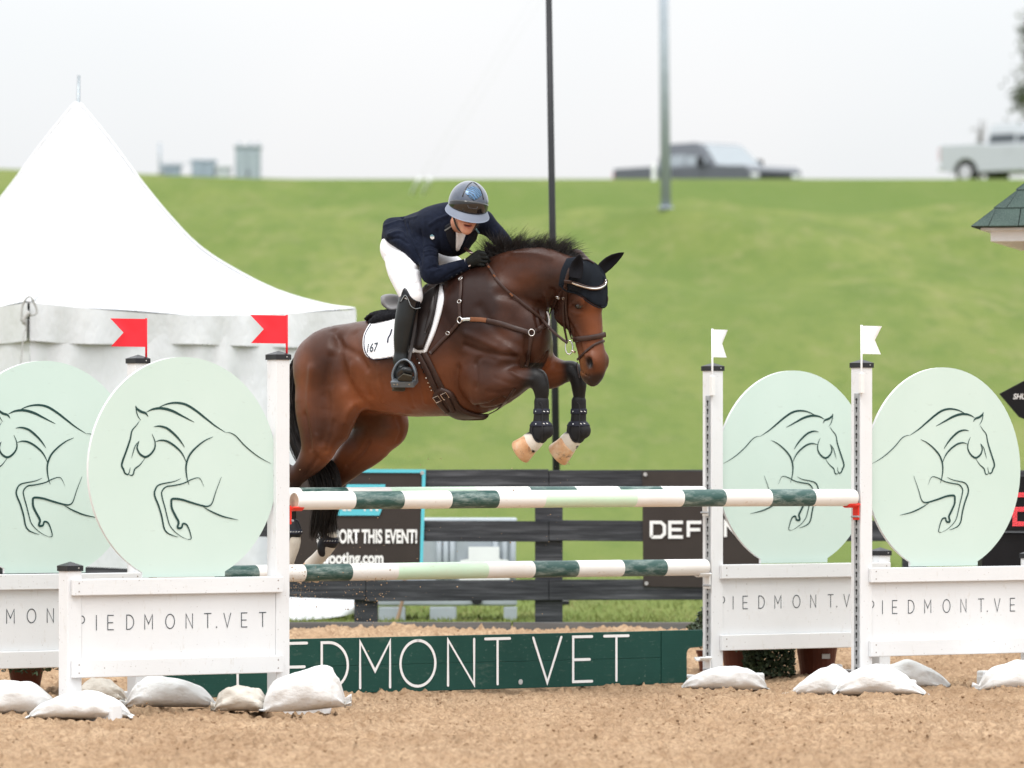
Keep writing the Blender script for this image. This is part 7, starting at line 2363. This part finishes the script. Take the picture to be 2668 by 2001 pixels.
# ---- gloved hands
M['glove'] = simple('black_leather_glove', (0.013, 0.014, 0.013), 0.5, var=0.3, vscale=30, bump=.4, bscale=90, spec=.12)
def hand(near):
    c = rp3(1245, 678, .14) if near else rp3(1284, 650, -.05)
    G = Field(tuple(c - .14), tuple(c + .14), 0.0035)
    if near:
        wr = rp3(1217, 688, .165); kn = rp3(1246, 672, .150)
        G.tube(tubecat([(wr, .026, .030), (rp3(1228, 682, .16), .030, .036), (kn, .026, .040)]), HL, 0.012)
        # four curled fingers: knuckle, middle joint, tip wrapped round the rein
        for k, (dx, dy, ln) in enumerate(((0, -13, 1.0), (4, -4, 1.08), (3, 6, 1.0), (-1, 15, .86))):
            a = rp3(1247 + dx, 674 + dy, .155); b = rp3(1247 + dx + 17 * ln, 676 + dy, .150); e_ = rp3(1247 + dx + 22 * ln, 684 + dy, .125); t_ = rp3(1247 + dx + 12 * ln, 690 + dy, .105)
            G.tube([(a, .0100, .0100), (b, .0094, .0094), (e_, .0088, .0088), (t_, .0080, .0080)], (0, 0, 1), 0.003)
        G.tube([(rp3(1231, 668, .15), .012, .012), (rp3(1245, 656, .14), .0105, .0105), (rp3(1261, 658, .135), .0095, .0095)], (0, 0, 1), 0.006)
    else:
        G.tube(tubecat([(rp3(1296, 657, -.11), .026, .026), (rp3(1284, 654, -.07), .026, .034), (rp3(1276, 658, -.03), .022, .030)]), HL, 0.012)
        for k, (dx, dy) in enumerate(((0, -6), (-2, 2), (-3, 10), (-1, 17))):
            a = rp3(1276 + dx, 652 + dy, -.02); b = rp3(1266 + dx, 656 + dy, .02); e_ = rp3(1270 + dx, 664 + dy, .03)
            G.tube([(a, .0098, .0098), (b, .0092, .0092), (e_, .0085, .0085)], (0, 0, 1), 0.003)
        G.tube([(rp3(1284, 645, -.05), .012, .012), (rp3(1276, 639, -.02), .0105, .0105), (rp3(1268, 634, .0), .0095, .0095)], (0, 0, 1), 0.006)
    V_, Q_ = G.mesh(1)
    wpart(np_mesh('glove', V_, Q_, M['glove']), rd)
hand(True); hand(False)
wpart(MB().tube([rp3(1222, 694, .19), rp3(1227, 691, .19)], .006, 6).build('glove_tab', M['gold'], None), rd)
# whip handle held in the hands
wh_ = thing('riding_whip', 'short brown riding whip handle above the gloved hands', 'whip', rp3(1222, 652, .12))
wpart(MB().tube([rp3(1212, 648, .10), rp3(1225, 656, .12), rp3(1240, 668, .13)], [.011, .010, .008], 8).build('grip', M['leather'], None, smooth=True), wh_)
wpart(MB().tube([rp3(1217, 655, .125), rp3(1231, 660, .135)], .004, 6).build('collar', M['gold'], None, smooth=True), wh_)

# ---- helmet
t = NT('grey_helmet_shell'); t.set('Base Color', t.ramp(t.noise(30, 2), [(0.3, (0.034, 0.046, 0.075)), (0.7, (0.05, 0.065, 0.10))])).set('Roughness', 0.22).set('Coat Weight', 0.6)
M['shell'] = t.m
t = NT('gloss_black_band'); t.set('Base Color', (0.010, 0.009, 0.009)).set('Roughness', 0.07).set('Specular IOR Level', 0.7)
M['band'] = t.m
t = NT('blue_crystal_panel')
w2 = t.n.new('ShaderNodeTexWave'); w2.inputs['Scale'].default_value = 26; w2.inputs['Distortion'].default_value = 7; w2.inputs['Detail'].default_value = 1; w2.bands_direction = 'DIAGONAL'
t.l.new(t.coord('Object'), w2.inputs[0])
vr = t.n.new('ShaderNodeTexVoronoi'); vr.inputs['Scale'].default_value = 330
t.l.new(t.coord('Object'), vr.inputs['Vector'])
c = t.mix(t.ramp(w2.outputs[1], [(0.4, 0.0), (0.6, 1.0)]), (0.008, 0.014, 0.026), (0.045, 0.12, 0.24))
c = t.mix(t.ramp(vr.outputs[0], [(0.25, 0.75), (0.5, 0.0)]), c, (0.13, 0.24, 0.36))
t.set('Base Color', c).set('Roughness', 0.25).set('Metallic', 0.3)
M['crystal'] = t.m
t = NT('light_grey_visor'); t.set('Base Color', (0.17, 0.195, 0.25)).set('Roughness', 0.5).set('Specular IOR Level', 0.25)
M['visor'] = t.m
hm = bpy.data.objects.new('helmet', None); COL.objects.link(hm); hm.location = (0, 0, 0); wpart(hm, rd)
def hpart(o): o.parent = hm; return o
RF, RU, RR_ = .132, .128, .113           # half length, height, half width
HU0 = .022
def hel(az, el, k=1.0):
    """az 0 = front, el from the rim up"""
    ce, se = math.cos(el), math.sin(el)
    return hq((RF * ce * math.cos(az) - .010) * k, HU0 + RU * se * k, RR_ * ce * math.sin(az) * k)
def dome(name, az0, az1, el0, el1, k, mat, na=40, ne=20, rim=True):
    v, f = [], []
    for j in range(ne + 1):
        for i in range(na + 1):
            az = az0 + (az1 - az0) * i / na
            lo_ = el0(az) if callable(el0) else el0
            hi_ = el1(az) if callable(el1) else el1
            v.append(hel(az, lo_ + (hi_ - lo_) * j / ne, k))
    n = len(v)
    for j in range(ne + 1):
        for i in range(na + 1):
            az = az0 + (az1 - az0) * i / na
            lo_ = el0(az) if callable(el0) else el0
            hi_ = el1(az) if callable(el1) else el1
            v.append(hel(az, lo_ + (hi_ - lo_) * j / ne, k * .965))
    f = [(j * (na + 1) + i, j * (na + 1) + i + 1, (j + 1) * (na + 1) + i + 1, (j + 1) * (na + 1) + i) for j in range(ne) for i in range(na)]
    f += [tuple(reversed([a + n for a in q])) for q in f]
    bot = [i for i in range(na + 1)]
    f += [(bot[i + 1], bot[i], bot[i] + n, bot[i + 1] + n) for i in range(na)]
    tp_ = [ne * (na + 1) + i for i in range(na + 1)]
    f += [(tp_[i], tp_[i + 1], tp_[i + 1] + n, tp_[i] + n) for i in range(na)]
    return hpart(mesh(name, v, f, mat, None, True))
dome('shell', -PI, PI, -.30, PI / 2 - .001, 1.0, M['shell'], 64, 24)
dome('front_band', -1.35, 1.35, -.16, lambda a: .06 + .36 * max(0, math.cos(a * 1.15)) ** .8, 1.012, M['band'], 40, 8)
dome('crystal_panel', -.60, .60, lambda a: .44 + .45 * abs(a), lambda a: 1.18 - .55 * a * a, 1.014, M['crystal'], 20, 16)
for sg in (1, -1):
    hpart(MB().tube([hel(sg * (.66 + .10 * k / 10), .50 + .085 * k, 1.012) for k in range(13)], .003, 6).build('seam', M['band'], None, smooth=True))
pl_ = [hel(a, e_, 1.025) for a, e_ in ((-.26, .20), (-.20, .10), (.20, .10), (.26, .20))]
hpart(MB().tube(pl_, .0022, 6).build('front_vent', simple('grey_vent', (.06, .055, .06), .3), None, smooth=True))
# visor: wide brim all round the front
v, f = [], []
na, ne = 44, 6
for side_ in (0, 1):
    for j in range(ne + 1):
        for i in range(na + 1):
            az = -1.75 + 3.5 * i / na
            w_ = max(0.0, math.cos(az * .86)) ** .75
            q_ = j / ne
            base = np.array(hel(az, -.17, .99)); outd = base - hq(-.01, HU0, 0); outd -= fU * (outd @ fU); outd /= np.linalg.norm(outd)
            p = base + outd * (.008 + .026 * w_) * q_ - fU * ((.016 + .016 * w_) * q_ + .008 * q_ * q_) - outd * .005 * side_
            v.append(p)
n = (na + 1) * (ne + 1)
f = [(j * (na + 1) + i, j * (na + 1) + i + 1, (j + 1) * (na + 1) + i + 1, (j + 1) * (na + 1) + i) for j in range(ne) for i in range(na)]
f += [tuple(reversed([a + n for a in q])) for q in f]
ed = [ne * (na + 1) + i for i in range(na + 1)]
f += [(ed[i], ed[i] + n, ed[i + 1] + n, ed[i + 1]) for i in range(na)]
hpart(mesh('visor', v, f, M['visor'], None, True))
for sg in (1, -1):
    hpart(MB().tube(catmull([hel(sg * 1.75, -.25, .97), hq(.02, -.06, sg * .076), hq(.05, -.115, sg * .045), hq(.06, -.135, 0)], 5), .006, 6).build('chin_strap', M['band'], None, smooth=True))
